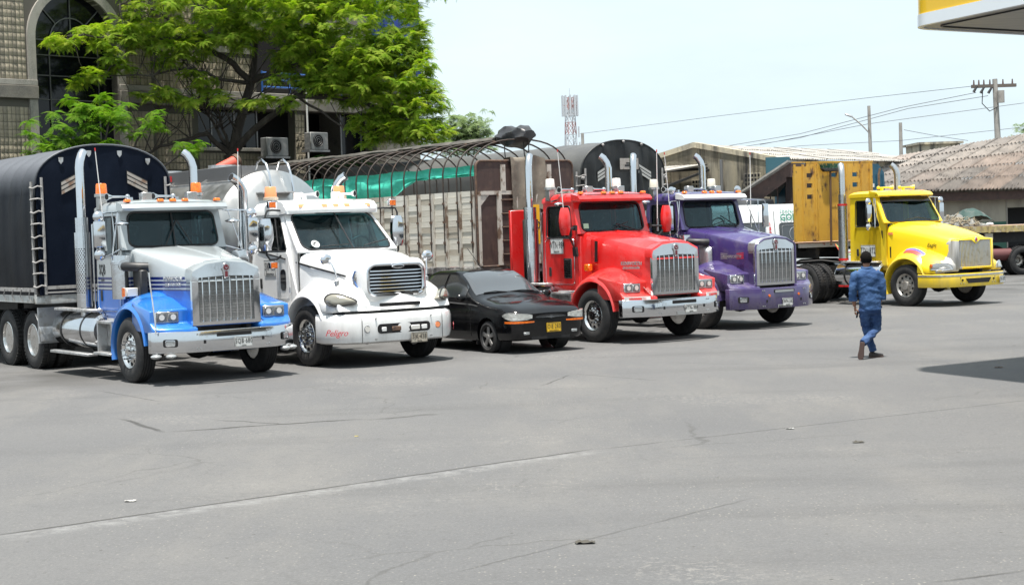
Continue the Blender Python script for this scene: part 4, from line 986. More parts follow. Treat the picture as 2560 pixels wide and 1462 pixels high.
        # flag stripe on the fender flank (blue over red)
        for k, mt in ((0, M('flag blue', (.10, .10, .42), .4)), (1, M('flag red', (.62, .06, .05), .4))):
            L = []
            for i in range(9):
                a = R(100 - 66*i/8); d0 = 1.0 - .0*i
                row = []
                for j, (y, r_) in enumerate(((.94+.075*k, 0), (1.012+.10*k, 0))):
                    ss = sect(math.degrees(a)); rr = 0
                    for q in range(len(ss)-1):
                        if ss[q][0] <= y <= ss[q+1][0] and q < 6: rr = ss[q][1] + (ss[q+1][1]-ss[q][1])*(y-ss[q][0])/(ss[q+1][0]-ss[q][0])
                    row.append((rr*math.cos(a)*1.008, s*y, TY_R + rr*math.sin(a)*1.012))
                L.append(row)
            build(MB().loft(L, False), 'flag_stripe', mt, fo)
        lettering('Eagle', .13, (.50, s*.775, 1.50), (1, .14, 0) if s < 0 else (-1, .14, 0), (0, 0, 1), ink, hood, shear=.3)
    C = dict(xb=-.78, zb=2.09, wb=1.07, xt=-1.16, zt=2.78, wt=.97, xr=-2.05, zf=1.02, wf=1.0, win=(-1.85, -1.0, 2.0, 2.66, .30), zr=2.92, xf=-1.04, paint=P, bulge=.13, wsh=(.05, .95, .03, .95), wsr=(.06, .15), split=False, rov=.03)
    F, nr = cab(T, C); wipers(T, F, nr, [(.30, .06, 8), (.72, .06, 172)], .45)
    build(MB().box(-2.05, -.80, -.92, .92, .88, 1.02), 'cab_sill', P, T, bevel=.01)
    L = []
    for i in range(13):
        u = i/12; y = -1.0 + 2.0*u; k = 1 - abs(2*u-1)**5; x1 = -1.02 + .14*k
        L.append([(-1.35, y, 2.75), (x1-.02, y, 2.76), (x1, y, 2.785), (x1-.06, y, 2.86), (-1.35, y, 2.91)])
    build(MB().loft(L), 'sun_visor', P, T, 50)
    marker_lights(T, [(-1.06, y, 2.85) for y in (-.62, -.2, 0, .2, .62)], amber_dull, (.05, .12, .05))
    build(MB().loft([[F(.05+.9*i/10, .93)+nr*.012, F(.05+.9*i/10, .76-.08*math.sin(math.pi*i/10)*0)+nr*.012, F(.05+.9*i/10, .76)+nr*.008, F(.05+.9*i/10, .93)+nr*.008] for i in range(11)]), 'sun_strip', M('smoked strip', (.012, .008, .006), .25), T)
    for s in (-1, 1):
        d = door(T, s, .991, -1.92, -.96, 1.08, 1.98, P, (.14, .26)); rt = (1, 0, 0) if s < 0 else (-1, 0, 0)
        plate(d, (-1.42, s*1.003, 1.38), rt, (0, 0, 1), .50, .30, white_plate, ink, 'TDU·872', tsx=.62, name='number_panel')
        build(MB().box(-.98, -.86, min(s*.955, s*.99), max(s*.955, s*1.03), 1.68, 1.90), 'hinge_box', blackp, T, bevel=.01)
        build(MB().box(-.78, -.64, min(s*.915, s*.935), max(s*.915, s*.935), 1.78, 1.84), 'side_repeater', amber_dull, T)
        build(MB().box(-.76, -.70, min(s*.915, s*.93), max(s*.915, s*.93), 1.20, 1.48), 'side_vent', ink, T)
        west_mirror(T, s, -1.05, 1.32, 2.12, 2.56, .17, xa=-1.3, za1=2.72)
        stack(T, -2.28, s*1.02, 3.62, 1.15, 2.60, r=.08, rs=.125, perf=False, mat=steel, turn=(-.10, -.08*s))
        build(MB().cyl((-2.28, s*1.02, 2.56), (-2.28, s*1.02, 2.61), .13, n=20).cyl((-2.28, s*1.02, 1.14), (-2.28, s*1.02, 1.20), .13, n=20), 'shield_bands', red_m, T)
        fuel_tank(T, -2.45, -.90, s*.92, .78, .31)
        plank_step(T, -2.2, -.95, min(s*.95, s*1.2), max(s*.95, s*1.2), 1.12, 'upper_step')
        build(MB().box(-2.3, -1.0, min(s*1.18, s*1.2), max(s*1.18, s*1.2), .46, .51), 'reflector_strip', red_m, T)
        q = MB().lathe([(s*.80, .60), (s*1.26, .60)], 'y', 40, (-4.85, 0, TY_R), cap=False); q.f = [f for f in q.f if sum(q.v[i][2] for i in f)/4 > .75]
        build(q, 'rear_fender', alu, T)
        build(MB().tube([(-2.5, s*.7, 1.05), (-3.2, s*.9, 1.14), (-3.9, s*1.2, 1.10)], .025, 6), 'fender_rod', frame_m, T)
    for yy in (-.50, .28): horn(T, -1.5, yy, 2.99, .40, P, (.35, .93, 0))
    build(MB().tube([(-2.2, .25, 2.4), (-2.2, .25, 3.35), (-2.2, .30, 3.52)], .03, 6), 'shifter_pole', rust, T)
    hc = M('air hose red', (.45, .06, .04), .5)
    for k, mt in enumerate((hc, M('air hose green', (.25, .45, .08), .5))):
        build(MB().tube([(-2.1, -.3+.1*k, 1.5), (-2.5, -.4, 1.35-.1*k), (-2.9, -.5+.15*k, 1.30), (-3.3, -.3, 1.55)], .016, 6), 'air_hose', mt, T)
    return T
yellow_truck = yellow_tractor()
# ================================================================== trailers
def vinyl(name, col, col2, rough=.42):
    return M(name, col, rough, 0, 0, layers=[(col2, 1.4, .45, .75, (1, 1, .5)), (tuple(c*1.6+.004 for c in col), 12, .62, .8, None)], bump=.35, bscale=3.5, bdetail=5, spec=.35)
strap_m = M('grey webbing', (.30, .29, .28), .8, layers=[((.16, .15, .14), 12, .5, .7, None)])
deck_grey = M('grey deck paint', (.42, .43, .42), .5, .1, layers=[((.2, .17, .14), 7, .5, .75, None)])
def running_gear(T, xs, zdeck, legs=-6.2, beam_x=(-4.4, -15.5), dirty=True):
    m = MB()
    for s in (-1, 1): m.box(beam_x[1], beam_x[0], s*.48-.06, s*.48+.06, zdeck-.34, zdeck-.02)
    for i in range(12):
        x = beam_x[0] + (beam_x[1]-beam_x[0])*(i+.5)/12; m.box(x-.04, x+.04, -1.1, 1.1, zdeck-.14, zdeck-.03)
    build(m, 'trailer_beams', frame_m, T)
    for x in xs:
        axle(T, x, TY_R, 1.6, 'trailer_axle')
        for s in (-1, 1): wheel(T, x, s*1.06, 'drive', rim=wheel_dirty)
        build(MB().box(x-.4, x+.4, -.56, -.4, .6, .74).box(x-.4, x+.4, .4, .56, .6, .74), 'leaf_springs', frame_m, T)
    for s in (-1, 1):
        build(MB().box(legs-.06, legs+.06, s*.75-.06, s*.75+.06, .30, zdeck-.05).box(legs-.12, legs+.12, s*.75-.12, s*.75+.12, .26, .30), 'landing_leg', frame_m, T)
def arch(w_, zs, zt, n=14, p=.92):
    pts = []
    for i in range(n + 1):
        a = math.pi*(1 - i/n); c, s_ = math.cos(a), math.sin(a)
        pts.append((w_*math.copysign(abs(c)**p, c), zs + (zt-zs)*abs(s_)**.95))
    return pts
def tarp_trailer(name, label, loc, rz, o):
    T = thing(name, loc, rz, label, 'trailer', 'semi-trailers behind the tractors')
    x0, x1 = o['x']; W = 1.27; zd = o['zd']; zs, zt = o['zs'], o['zt']; tm = o['mat']
    running_gear(T, o.get('axles', (x1+1.2, x1+2.5, x1+3.8)), zd, x0-2.6, (x0-.3, x1+.1))
    build(MB().box(x1, x0-.02, -W+.02, W-.02, zd-.10, zd), 'deck', deck_grey, T, bevel=.01)
    f = MB().loft([[(x0-.30, -W, zd-.12), (x0-.02, -W+.10, zd-.12), (x0, -W+.2, zd-.12), (x0, W-.2, zd-.12), (x0-.02, W-.10, zd-.12), (x0-.30, W, zd-.12)], [(x0-.30, -W, zd+.05), (x0-.02, -W+.10, zd+.05), (x0, -W+.2, zd+.05), (x0, W-.2, zd+.05), (x0-.02, W-.10, zd+.05), (x0-.30, W, zd+.05)]])
    build(f, 'deck_nose', deck_grey, T, bevel=.01)
    for s in (-1, 1): build(MB().box(x1, x0-.3, min(s*W, s*(W+.02)), max(s*W, s*(W+.02)), zd-.1, zd+.03), 'deck_rail', deck_grey, T)
    # canvas: side walls and roof billowing between the hoops
    nb = int((x0-x1)/o.get('pitch', .62)); loops = []; pr = arch(W, zs, zt, 16)
    for i in range(nb*4 + 1):
        x = x0 + (x1-x0)*i/(nb*4); sag = (1-math.cos(2*math.pi*i/4))/2
        row = []
        for k in range(7):
            z = zd + .02 + (zs-zd-.02)*k/7; row.append((x, -W - .03*math.sin(math.pi*k/7) + .03*sag + .02*noise.noise(Vector((x*1.3, k*.5, 3))), z))
        for j, (y, z) in enumerate(pr):
            t = math.sin(math.pi*j/len(pr)); d = o.get('sag', .05)*sag
            row.append((x, y*(1-d*.5) , z - d*(.4+.6*t) + .012*noise.noise(Vector((x*2, y*2, 0)))))
        for k in range(7):
            z = zs - (zs-zd-.02)*(k+1)/7; row.append((x, W + .03*math.sin(math.pi*(k+1)/7) - .03*sag, z))
        loops.append(row)
    body = build(MB().loft(loops, False), 'tarpaulin', tm, T, 70)
    # front sheet
    pr2 = arch(W, zs, zt, 24)
    def zt_at(y):
        for (a, b), (c, d) in zip(pr2, pr2[1:]):
            if a <= y <= c or c <= y <= a:
                return b + (d-b)*((y-a)/(c-a) if c != a else 0)
        return zs
    fold = o.get('folds', .025)
    def ff(u, v):
        y = -W + 2*W*u; zz = zd + .04 + (zt_at(max(min(y, W-.001), -W+.001)) - zd - .04)*v; e = min(1, 6*min(u, 1-u, 1-v+.02))
        return (x0 + .01 + e*(fold*noise.noise(Vector((y*1.6+z_off, zz*.8, 1))) + fold*.7*math.sin(y*9+zz*3)*(v**.6)*.5 + fold*abs(noise.noise(Vector((y*5, zz*1.2, 7))))), y, zz)
    z_off = o.get('seed', 0)
    build(MB().grid(ff, 44, 30), 'tarpaulin_front', o.get('front', tm), T, 70)
    build(MB().tube([(x0+.012, y, z+.004) for y, z in pr2], .018, 6), 'front_hem', o.get('hem', tm), body)
    for s in (-1, 1):
        # reflective chevron windows
        cy, cz = s*.62, zs + .02
        ch_ = build(MB().sheet(lambda u, v: Vector((x0+.05, cy+u, cz+v - s*u*.5)), [(-.20, -.115), (.20, -.115), (.20, .125), (-.20, .125)], (.004, 0, 0)), 'reflective_patch', ink, T)
        for k in range(3):
            build(MB().sheet(lambda u, v: Vector((x0+.054, cy+u, cz+v - s*u*.5)), [(-.19, -.11+.08*k), (.19, -.11+.08*k), (.19, -.055+.08*k), (-.19, -.055+.08*k)], (.002, 0, 0)), 'reflective_stripe', o.get('chev', alu), ch_)
        # corner lacing: two webbing straps with cross loops
        yA = s*(W+.035); yB = s*(W-.10)
        st = build(MB().tube([(x0-.10, yA, zd+.05), (x0-.10, yA+s*.01, (zd+zs)/2), (x0-.10, yA, zs+.05)], .028, 6), 'lacing_strap', strap_m, T)
        build(MB().tube([(x0+.045, yB, zd+.05), (x0+.06, yB, (zd+zs)/2), (x0+.045, yB, zs+.12)], .026, 6), 'lacing_strap', strap_m, T)
        for k in range(9):
            z = zd + .2 + (zs-zd-.25)*k/8
            build(MB().tube([(x0-.10, yA+s*.03, z), (x0+.02, s*(W+.05), z-.02+.03*(k % 2)), (x0+.07, s*(W-.02), z+.02), (x0+.065, yB, z)], .016, 5), 'lacing_loop', strap_m, st)
        # hem strap along the bottom
        hs = build(MB().box(x1, x0-.15, min(s*(W+.03), s*(W+.045)), max(s*(W+.03), s*(W+.045)), zd+.10, zd+.17), 'hem_strap', strap_m, T)
        for k in range(18):
            x = x0 - .35 - k*.45
            if x > x1: build(MB().tube([(x, s*(W+.05), zd+.15), (x-.05, s*(W+.06), zd+.02), (x-.02, s*(W+.03), zd-.08)], .010, 4), 'tie_rope', strap_m, hs)
    build(MB().box(x0+.04, x0+.055, -W+.12, W-.12, zd+.14, zd+.20), 'front_hem_strap', strap_m, T)
    build(MB().box(x0+.045, x0+.06, -W+.12, W-.12, zd+.07, zd+.10), 'front_hem_strap', strap_m, T)
    if o.get('crests'):
        for y in (-.80, -.28, .30, .84):
            z = zt_at(y) - .14
            build(MB().prism([(y-.045, z+.05), (y+.045, z+.05), (y+.04, z-.02), (y, z-.07), (y-.04, z-.02)], 'yz', x0+.04, x0+.052), 'crest_mark', alu, T)
    if o.get('grommets'):
        for y in (-.62, 0, .55): build(MB().ball((x0+.04, y, zt_at(y)-.03), .035, 8, 6), 'tie_ball', strap_m, T)
        for s in (-1, 1):
            for k in range(3): build(MB().ball((x0+.05, s*(W-.02), zs-.1-.32*k), .05, 8, 6), 'tie_knot', strap_m, T)
        sg = build(MB().sheet(lambda u, v: Vector((x0+.085, .12+u, zs+.22+v)), [(-.28, -.13), (.28, -.13), (.28, .13), (-.28, .13)], (.004, 0, 0)), 'canvas_sign', M('faded sign', (.34, .31, .28), .7, layers=[((.2, .17, .15), 14, .5, .65, None)]), T)
        build(MB().box(x0+.086, x0+.089, -.02, .30, zs+.16, zs+.20).box(x0+.086, x0+.089, .02, .22, zs+.22, zs+.25), 'sign_print', ink, sg)
    return T
def back_of(t):   # trailers were laid out from the front axle
    a = t.rotation_euler.z; return t.location - Vector((math.cos(a), math.sin(a), 0))*.2
bl, br_ = back_of(blue_truck), blue_truck.rotation_euler.z
def sheen_top(m, col, z0, z1):      # sunlit sheen of the canvas crown, painted in as paler grey by height
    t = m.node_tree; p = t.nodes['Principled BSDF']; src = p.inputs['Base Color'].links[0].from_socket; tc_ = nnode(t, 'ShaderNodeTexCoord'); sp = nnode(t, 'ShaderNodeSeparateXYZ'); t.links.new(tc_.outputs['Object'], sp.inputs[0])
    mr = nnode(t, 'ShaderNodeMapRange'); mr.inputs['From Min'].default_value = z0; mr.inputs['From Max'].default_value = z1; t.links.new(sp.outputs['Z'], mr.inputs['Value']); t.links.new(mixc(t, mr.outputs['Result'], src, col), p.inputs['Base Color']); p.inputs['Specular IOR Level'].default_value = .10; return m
navy_f = vinyl('navy canvas', (.003, .006, .014), (.004, .008, .018), .6); navy_f.node_tree.nodes['Principled BSDF'].inputs['Specular IOR Level'].default_value = .10
navy = sheen_top(vinyl('navy tarpaulin', (.003, .004, .007), (.004, .005, .009)), (.105, .112, .125), 3.15, 3.7)
chev_m = M('mirrored stripe', (.42, .38, .34), .3, .3, layers=[((.25, .15, .1), 5, .45, .6, None)])
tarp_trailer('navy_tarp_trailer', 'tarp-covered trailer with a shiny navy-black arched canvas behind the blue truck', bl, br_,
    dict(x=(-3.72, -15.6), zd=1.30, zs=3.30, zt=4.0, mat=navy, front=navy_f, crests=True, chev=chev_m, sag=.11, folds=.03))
pl_, pr_ = back_of(purple_truck), purple_truck.rotation_euler.z
greyt = vinyl('weathered grey tarpaulin', (.07, .07, .07), (.10, .10, .095), .55); blackt = vinyl('faded black tarpaulin', (.018, .02, .021), (.032, .034, .035), .5)
tarp_trailer('grey_tarp_trailer', 'tarp-covered trailer with a weathered grey arched canvas behind the purple truck', pl_, pr_,
    dict(x=(-3.75, -15.8), zd=1.35, zs=3.45, zt=4.22, mat=greyt, front=blackt, hem=blackt, grommets=True, sag=.03, pitch=.9, folds=.07, seed=5, chev=M('white stripe', (.4, .4, .38), .5)))

# ---- tank trailer
def tank_trailer():
    T = thing('tank_trailer', white_truck.location.copy(), white_truck.rotation_euler.z, 'brushed steel tank trailer with a domed front head behind the white truck', 'trailer', 'semi-trailers behind the tractors')
    ss = M('tank stainless', (.52, .515, .50), .36, 1.0, bump=.05, bscale=1.2, rvar=.06, layers=[((.44, .42, .39), 1.2, .40, .8, (1, .4, 1)), ((.34, .31, .27), 3, .62, .95, (1, 1, .25))])
    spill_m = M('dull grey sheet', (.20, .20, .205), .42, .6, layers=[((.15, .15, .15), 1.2, .4, .7, (1, 1, .3))])
    zc, r = 2.29, 1.21; x0, x1 = -3.25, -15.2
    prof = [(x0+.30, .01), (x0+.29, .3), (x0+.255, .55), (x0+.19, .78), (x0+.10, .96), (x0+.03, r-.09), (x0-.03, r-.03), (x0-.06, r), (x0-.10, r+.025), (x0-.16, r+.025), (x0-.18, r)]
    xs = [x0-1.75, x0-3.3, x0-4.9, x0-6.4, x0-7.9, x0-9.4]
    for x in xs: prof += [(x+.03, r), (x+.028, r+.05), (x-.028, r+.05), (x-.03, r)]
    prof += [(x1, r), (x1-.2, .7), (x1-.25, .01)]
    build(MB().lathe(prof, 'x', 56, (0, 0, zc)), 'tank', ss, T, 25)
    running_gear(T, (x1+1.0, x1+2.3, x1+3.6), 1.25, x0-2.4, (x0-.4, x1+.2))
    for s in (-1, 1):
        build(MB().box(x1+.2, x0-.35, min(s*.50, s*.56), max(s*.50, s*.56), zc+r-.15, zc+r+.13), 'spill_rail', spill_m, T, bevel=.006)
        build(MB().box(x1+.2, x0-.30, min(s*.56, s*.66), max(s*.56, s*.66), zc+r-.24, zc+r-.16), 'spill_gutter', alu, T)
    build(MB().box(x1+.2, x0-.35, -.5, .5, zc+r-.04, zc+r+.02), 'catwalk', tread_plate, T)
    build(MB().box(x0-.37, x0-.33, -.5, .5, zc+r-.12, zc+r+.12), 'spill_box_end', spill_m, T)
    for k in range(4): build(MB().cyl((x0-2.2-k*2.6, 0, zc+r), (x0-2.2-k*2.6, 0, zc+r+.22), .28, n=20), 'manhole', alu, T)
    lad = MB()
    for y in (-.20, .26):
        build(MB().tube([(x0+.32, y, zc+.40), (x0+.30, y, zc+.80), (x0+.22, y, zc+1.12), (x0+.10, y, zc+1.34), (x0-.08, y, zc+1.43), (x0-.24, y, zc+1.40), (x0-.34, y, zc+1.24)], .022, 8), 'ladder_rail', chrome, T)
    build(MB().box(x0+.12, x0+.40, -.45, .26, zc+.78, zc+.80), 'ladder_step', tread_plate, T)
    # hazard diamond and lettering
    px_ = x0 + .20
    dm = build(MB().sheet(lambda u, v: Vector((px_ + .09 - .16*((abs(u-.0)+abs(v))*.0), -.62+u, zc-.30+v)), [(0, -.40), (.40, 0), (0, .40), (-.40, 0)], (.006, 0, 0)), 'hazard_placard', M('placard white', (.62, .62, .6), .4), T)
    build(MB().tube([(px_+.094, -.62+u, zc-.30+v) for u, v in ((0, -.36), (.36, 0), (0, .36), (-.36, 0))], .008, 4, True), 'placard_border', ink, dm)
    lettering('TERPEL', .17, (px_+.092, -.62, zc-.23), (0, 1, 0), (0, 0, 1), ink, dm, sx=.8, bold=.006)
    lettering('MISCELÁNEOS', .085, (px_+.092, -.62, zc-.42), (0, 1, 0), (0, 0, 1), ink, dm, sx=.9)
    build(MB().box(x0-3.6, x0-3.4, -.566, -.562, zc+r-.06, zc+r+.06), 'rail_tag', red_m, T)
    return T
tank = tank_trailer()

# ---- stake trailer
wood_w = [M('whitewashed board %d' % i, c, .8, layers=[(d, 3.5, .45, .68, (.5, 1, 3)), ((.16, .11, .08), 9, .63, .8, (1, 1, 2))], bump=.2, bscale=14, bstretch=(.1, 1, 1)) for i, (c, d) in
          enumerate((((.60, .57, .50), (.46, .43, .36)), ((.54, .51, .44), (.42, .38, .31)), ((.66, .64, .58), (.52, .49, .43)), ((.42, .38, .31), (.30, .25, .2))))]
def stake_trailer():
    T = thing('stake_trailer', back_of(red_truck), red_truck.rotation_euler.z, 'open stake trailer with whitewashed boards and bare rusty hoops behind the red truck', 'trailer', 'semi-trailers behind the tractors')
    x0, x1, W, zd, zb = -3.80, -16.3, 1.27, 1.46, 3.08
    running_gear(T, (x1+1.2, x1+2.5, x1+3.8), zd-.08, x0-2.6, (x0-.3, x1+.1))
    rail = M('chipped deck rail', (.13, .12, .12), .6, layers=[((.34, .33, .31), 5, .5, .6, (3, 1, 1)), ((.3, .05, .04), 3, .6, .68, None)])
    build(MB().box(x1, x0, -W, W, zd-.16, zd-.02), 'deck', rail, T, bevel=.01)
    hoop_m = M('hoop steel', (.040, .030, .025), .7, .2, layers=[((.10, .06, .04), 8, .55, .7, None)])
    post_m = M('stake post paint', (.46, .43, .38), .7, layers=[((.14, .09, .06), 6, .5, .62, (1, 1, .6))])
    pitch = .545; nb = 22; zs, zt = 3.46, 4.17
    for i in range(nb + 1):
        x = x0 - .12 - i*pitch
        pts = [(x, -W-.035, zd+.3), (x, -W-.035, zs)] + [(x, y*1.02, z) for y, z in arch(W, zs, zt, 18, .8)[1:-1]] + [(x, W+.035, zs), (x, W+.035, zd+.3)]
        build(MB().tube(pts, .018, 6), 'hoop', hoop_m, T)
        st = build(MB().box(x+.035, x+.10, -W-.045, -W, zd-.02, zb-.01), 'stake_post', post_m, T)
        for zz in (zd+.5, zd+.95, zd+1.35): build(MB().box(x-.03, x+.05, -W-.06, -W-.04, zz, zz+.05), 'stake_clip', rust, st)
    nbd = 13; meshes = {}
    for i in range(nb):
        xa = x0 - .02 - i*pitch - .12 + .03; xb_ = xa - pitch + .075
        for k in range(nbd):
            h = (zb-zd)/nbd; z = zd + k*h
            key = 'bd%d' % rnd.randrange(5); mt = rnd.choices(wood_w, (5, 4, 4, 1.8))[0]
            jt = .022*rnd.random()
            bd = build(lambda: MB().hexa([(-(pitch-.07)/2, -.02, .004), ((pitch-.07)/2, -.02, .004+.004*rnd.random()), ((pitch-.07)/2, .02, .004), (-(pitch-.07)/2, .02, .004), (-(pitch-.07)/2, -.02, h-.006), ((pitch-.07)/2, -.02, h-.004-.006*rnd.random()), ((pitch-.07)/2, .02, h-.006), (-(pitch-.07)/2, .02, h-.010)]), 'board', mt, T, 0, loc=((xa+xb_)/2, -W+.018+jt, z), rot=(0, R(rnd.uniform(-.3, .3)), 0), key=key+mt.name)
    build(MB().box(x1, x0-.1, W-.04, W, zd, zb), 'far_side_wall', wood_w[1], T)
    build(MB().box(x1, x1+.06, -W, W, zd, zb+.4), 'tail_wall', wood_w[1], T)
    # headboard
    brown = M('brown painted steel', (.055, .033, .028), .6, layers=[((.09, .055, .04), 5, .5, .7, None), ((.035, .02, .018), 9, .5, .7, (1, 1, .3))])
    zt_ = 3.72
    H = build(MB().prism(rrect(-W-.03, W+.03, zd-.02, zt_, .14), 'yz', x0+.0, x0+.05), 'headboard', brown, T, bevel=.008)
    build(MB().tube([(x0+.05, p[0], p[1]) for p in rrect(-W-.01, W+.01, zd, zt_-.02, .13)], .025, 6, True), 'headboard_rim', rust, H)
    fr = post_m
    build(MB().box(x0+.05, x0+.085, -W+.02, W-.02, 2.98, 3.06), 'headboard_rail', fr, H)
    for y, z0, z1 in ((-.72, zd+.02, 2.98), (-.30, zd+.02, 2.98), (.30, zd+.02, 2.98), (.74, zd+.02, 2.98), (-.60, 3.06, 3.62), (.62, 3.06, 3.62)):
        build(MB().box(x0+.05, x0+.09, y-.055, y+.055, z0, z1), 'headboard_post', fr, H)
    for s in (-1, 1): build(MB().prism([(s*(W-.03), 2.98), (s*(W-.30), 2.98), (s*(W-.03), 2.70)], 'yz', x0+.05, x0+.07), 'corner_gusset', fr, H)
    build(MB().box(x0+.05, x0+.085, -W+.0, -W+.07, zd+.02, 2.98), 'headboard_post', fr, H)
    for k in range(5): build(MB().cyl((x0+.10, -.68, zd+.25+.29*k), (x0+.10, -.34, zd+.25+.29*k), .014, n=6), 'ladder_rung', rust, H)
    build(MB().box(x0+.10, x0+.12, .04, .30, 1.9, 2.75), 'warning_board', M('warning yellow', (.80, .42, .01), .5), T)
    lettering('O', .26, (x0+.122, .22, 2.30), (0, 1, 0), (0, 0, 1), ink, T)
    # old canvas thrown over the headboard
    cv = M('brown canvas', (.19, .165, .13), .9, layers=[((.12, .10, .08), 2.5, .45, .7, None), ((.24, .21, .17), 8, .55, .75, None)], bump=.4, bscale=6)
    def dr(u, v):
        y = -.42 + .92*u + .05*(v-.5)
        if v < .25: return (x0 - .25 + v*1.2, y, zt_ - .05 + .10*math.sin(v/.25*1.57) + .01)
        t = (v-.25)/.75; return (x0 + .115 + .035*noise.noise(Vector((y*4, t*2, 0))) + .02*math.sin(y*14+t*2), y, zt_ + .06 - 1.15*t - .04*math.sin(u*7))
    build(MB().grid(dr, 20, 20), 'draped_canvas', cv, T, 80)
    return T
stake = stake_trailer()
# ---- canvas heap and netting lying on the hoops
SLOC, SRZ = stake.location.copy(), stake.rotation_euler.z
cloth_dk = M('dusty canvas', (.05, .046, .04), .9, layers=[((.11, .10, .085), 3, .45, .7, None), ((.025, .025, .025), 7, .55, .75, None)], bump=.5, bscale=5)
def gathered():
    m = MB(); x0, x1 = -4.6, -16.2; L = []
    n = 120
    for i in range(n + 1):
        x = x0 + (x1-x0)*i/n; row = []
        yc = .12 + .16*noise.noise(Vector((x*.5, 0, 2))); wd = .42 + .14*noise.noise(Vector((x*.7, 5, 2)))
        for j in range(15):
            a = 2*math.pi*j/15; bump_ = .06*noise.noise(Vector((x*1.7, math.cos(a)*2, math.sin(a)*2)))
            y = yc + (wd+bump_)*math.cos(a); base = 3.46 + .71*max(0, 1-(abs(y)/1.27)**2.2)**.45 + .03
            row.append((x, y, base + (.055+.05*abs(noise.noise(Vector((x*2.2, j*.8, 0)))))*max(math.sin(a), -.2) + .02))
        L.append(row)
    return m.loft(L)
g1 = build(gathered(), 'gathered_canvas', cloth_dk, None, 80, loc=SLOC, rot=(0, 0, SRZ)); tag(g1, 'dusty dark canvas gathered along the crest of the bare hoops', 'canvas')
bun = MB(); 
L = []
for i in range(26):
    t = i/25; x = -4.75 + 1.05*t; rr = (.10+.13*math.sin(math.pi*min(1, t*1.05))**.7); row = []
    for j in range(16):
        a = 2*math.pi*j/16; q = rr*(1 + .35*noise.noise(Vector((x*4, math.cos(a)*1.6, math.sin(a)*1.6))) + .12*math.sin(a*5+x*6))
        row.append((x, .12 + q*1.5*math.cos(a), 4.25 + .03*math.sin(t*9) + q*math.sin(a)))
    L.append(row)
bun.loft(L)
g2 = build(bun, 'canvas_bundle', vinyl('black plastic sheet', (.02, .02, .022), (.05, .05, .05), .35), None, 60, loc=SLOC, rot=(0, 0, SRZ)); tag(g2, 'crumpled black bundle lashed on top of the foremost hoops', 'canvas')
for k, (x, y) in enumerate(((-3.9, .1), (-4.2, -.2), (-4.0, .3))):
    build(MB().tube([(x, y, 4.2), (x+.02, y-.02, 3.95), (x, y+.03, 3.6-.1*k)], .012, 4), 'loose_rope', ink, g2)
netm = M('green shade net', (.05, .50, .36), .75, layers=[((.10, .62, .48), 3.5, .45, .7, (1, 1, 2)), ((.02, .34, .25), 7, .55, .75, (2, 1, .6))], bump=.4, bscale=9)
def net(u, v):
    x = -3.95 - 12.0*u; wob = .03*noise.noise(Vector((x*1.5, v*3, 0)))
    if v < .5:
        t = v/.5; return (x, -1.18 + .05*math.sin(t*3.1) + wob, 3.62 - .03*math.sin(u*40)*.3 - .20*t - .06*u*0 + .02*noise.noise(Vector((x*2, 0, 9))))
    t = (v-.5)/.5; d0 = max(0, min(1, (x+6.4)/-1.8)); hang = .03 + .55*d0*(1 if x > -14.0 else max(.1, 1-(-14.0-x)*1.5))
    return (x + .2*t*d0, -1.14 + .10*noise.noise(Vector((x*1.2, t*2, 4))), 3.42 - hang*t)
g3 = build(MB().grid(net, 150, 12), 'shade_net', netm, None, 80, loc=SLOC, rot=(0, 0, SRZ)); tag(g3, 'torn green shade net strung along the hoops of the stake trailer', 'net')

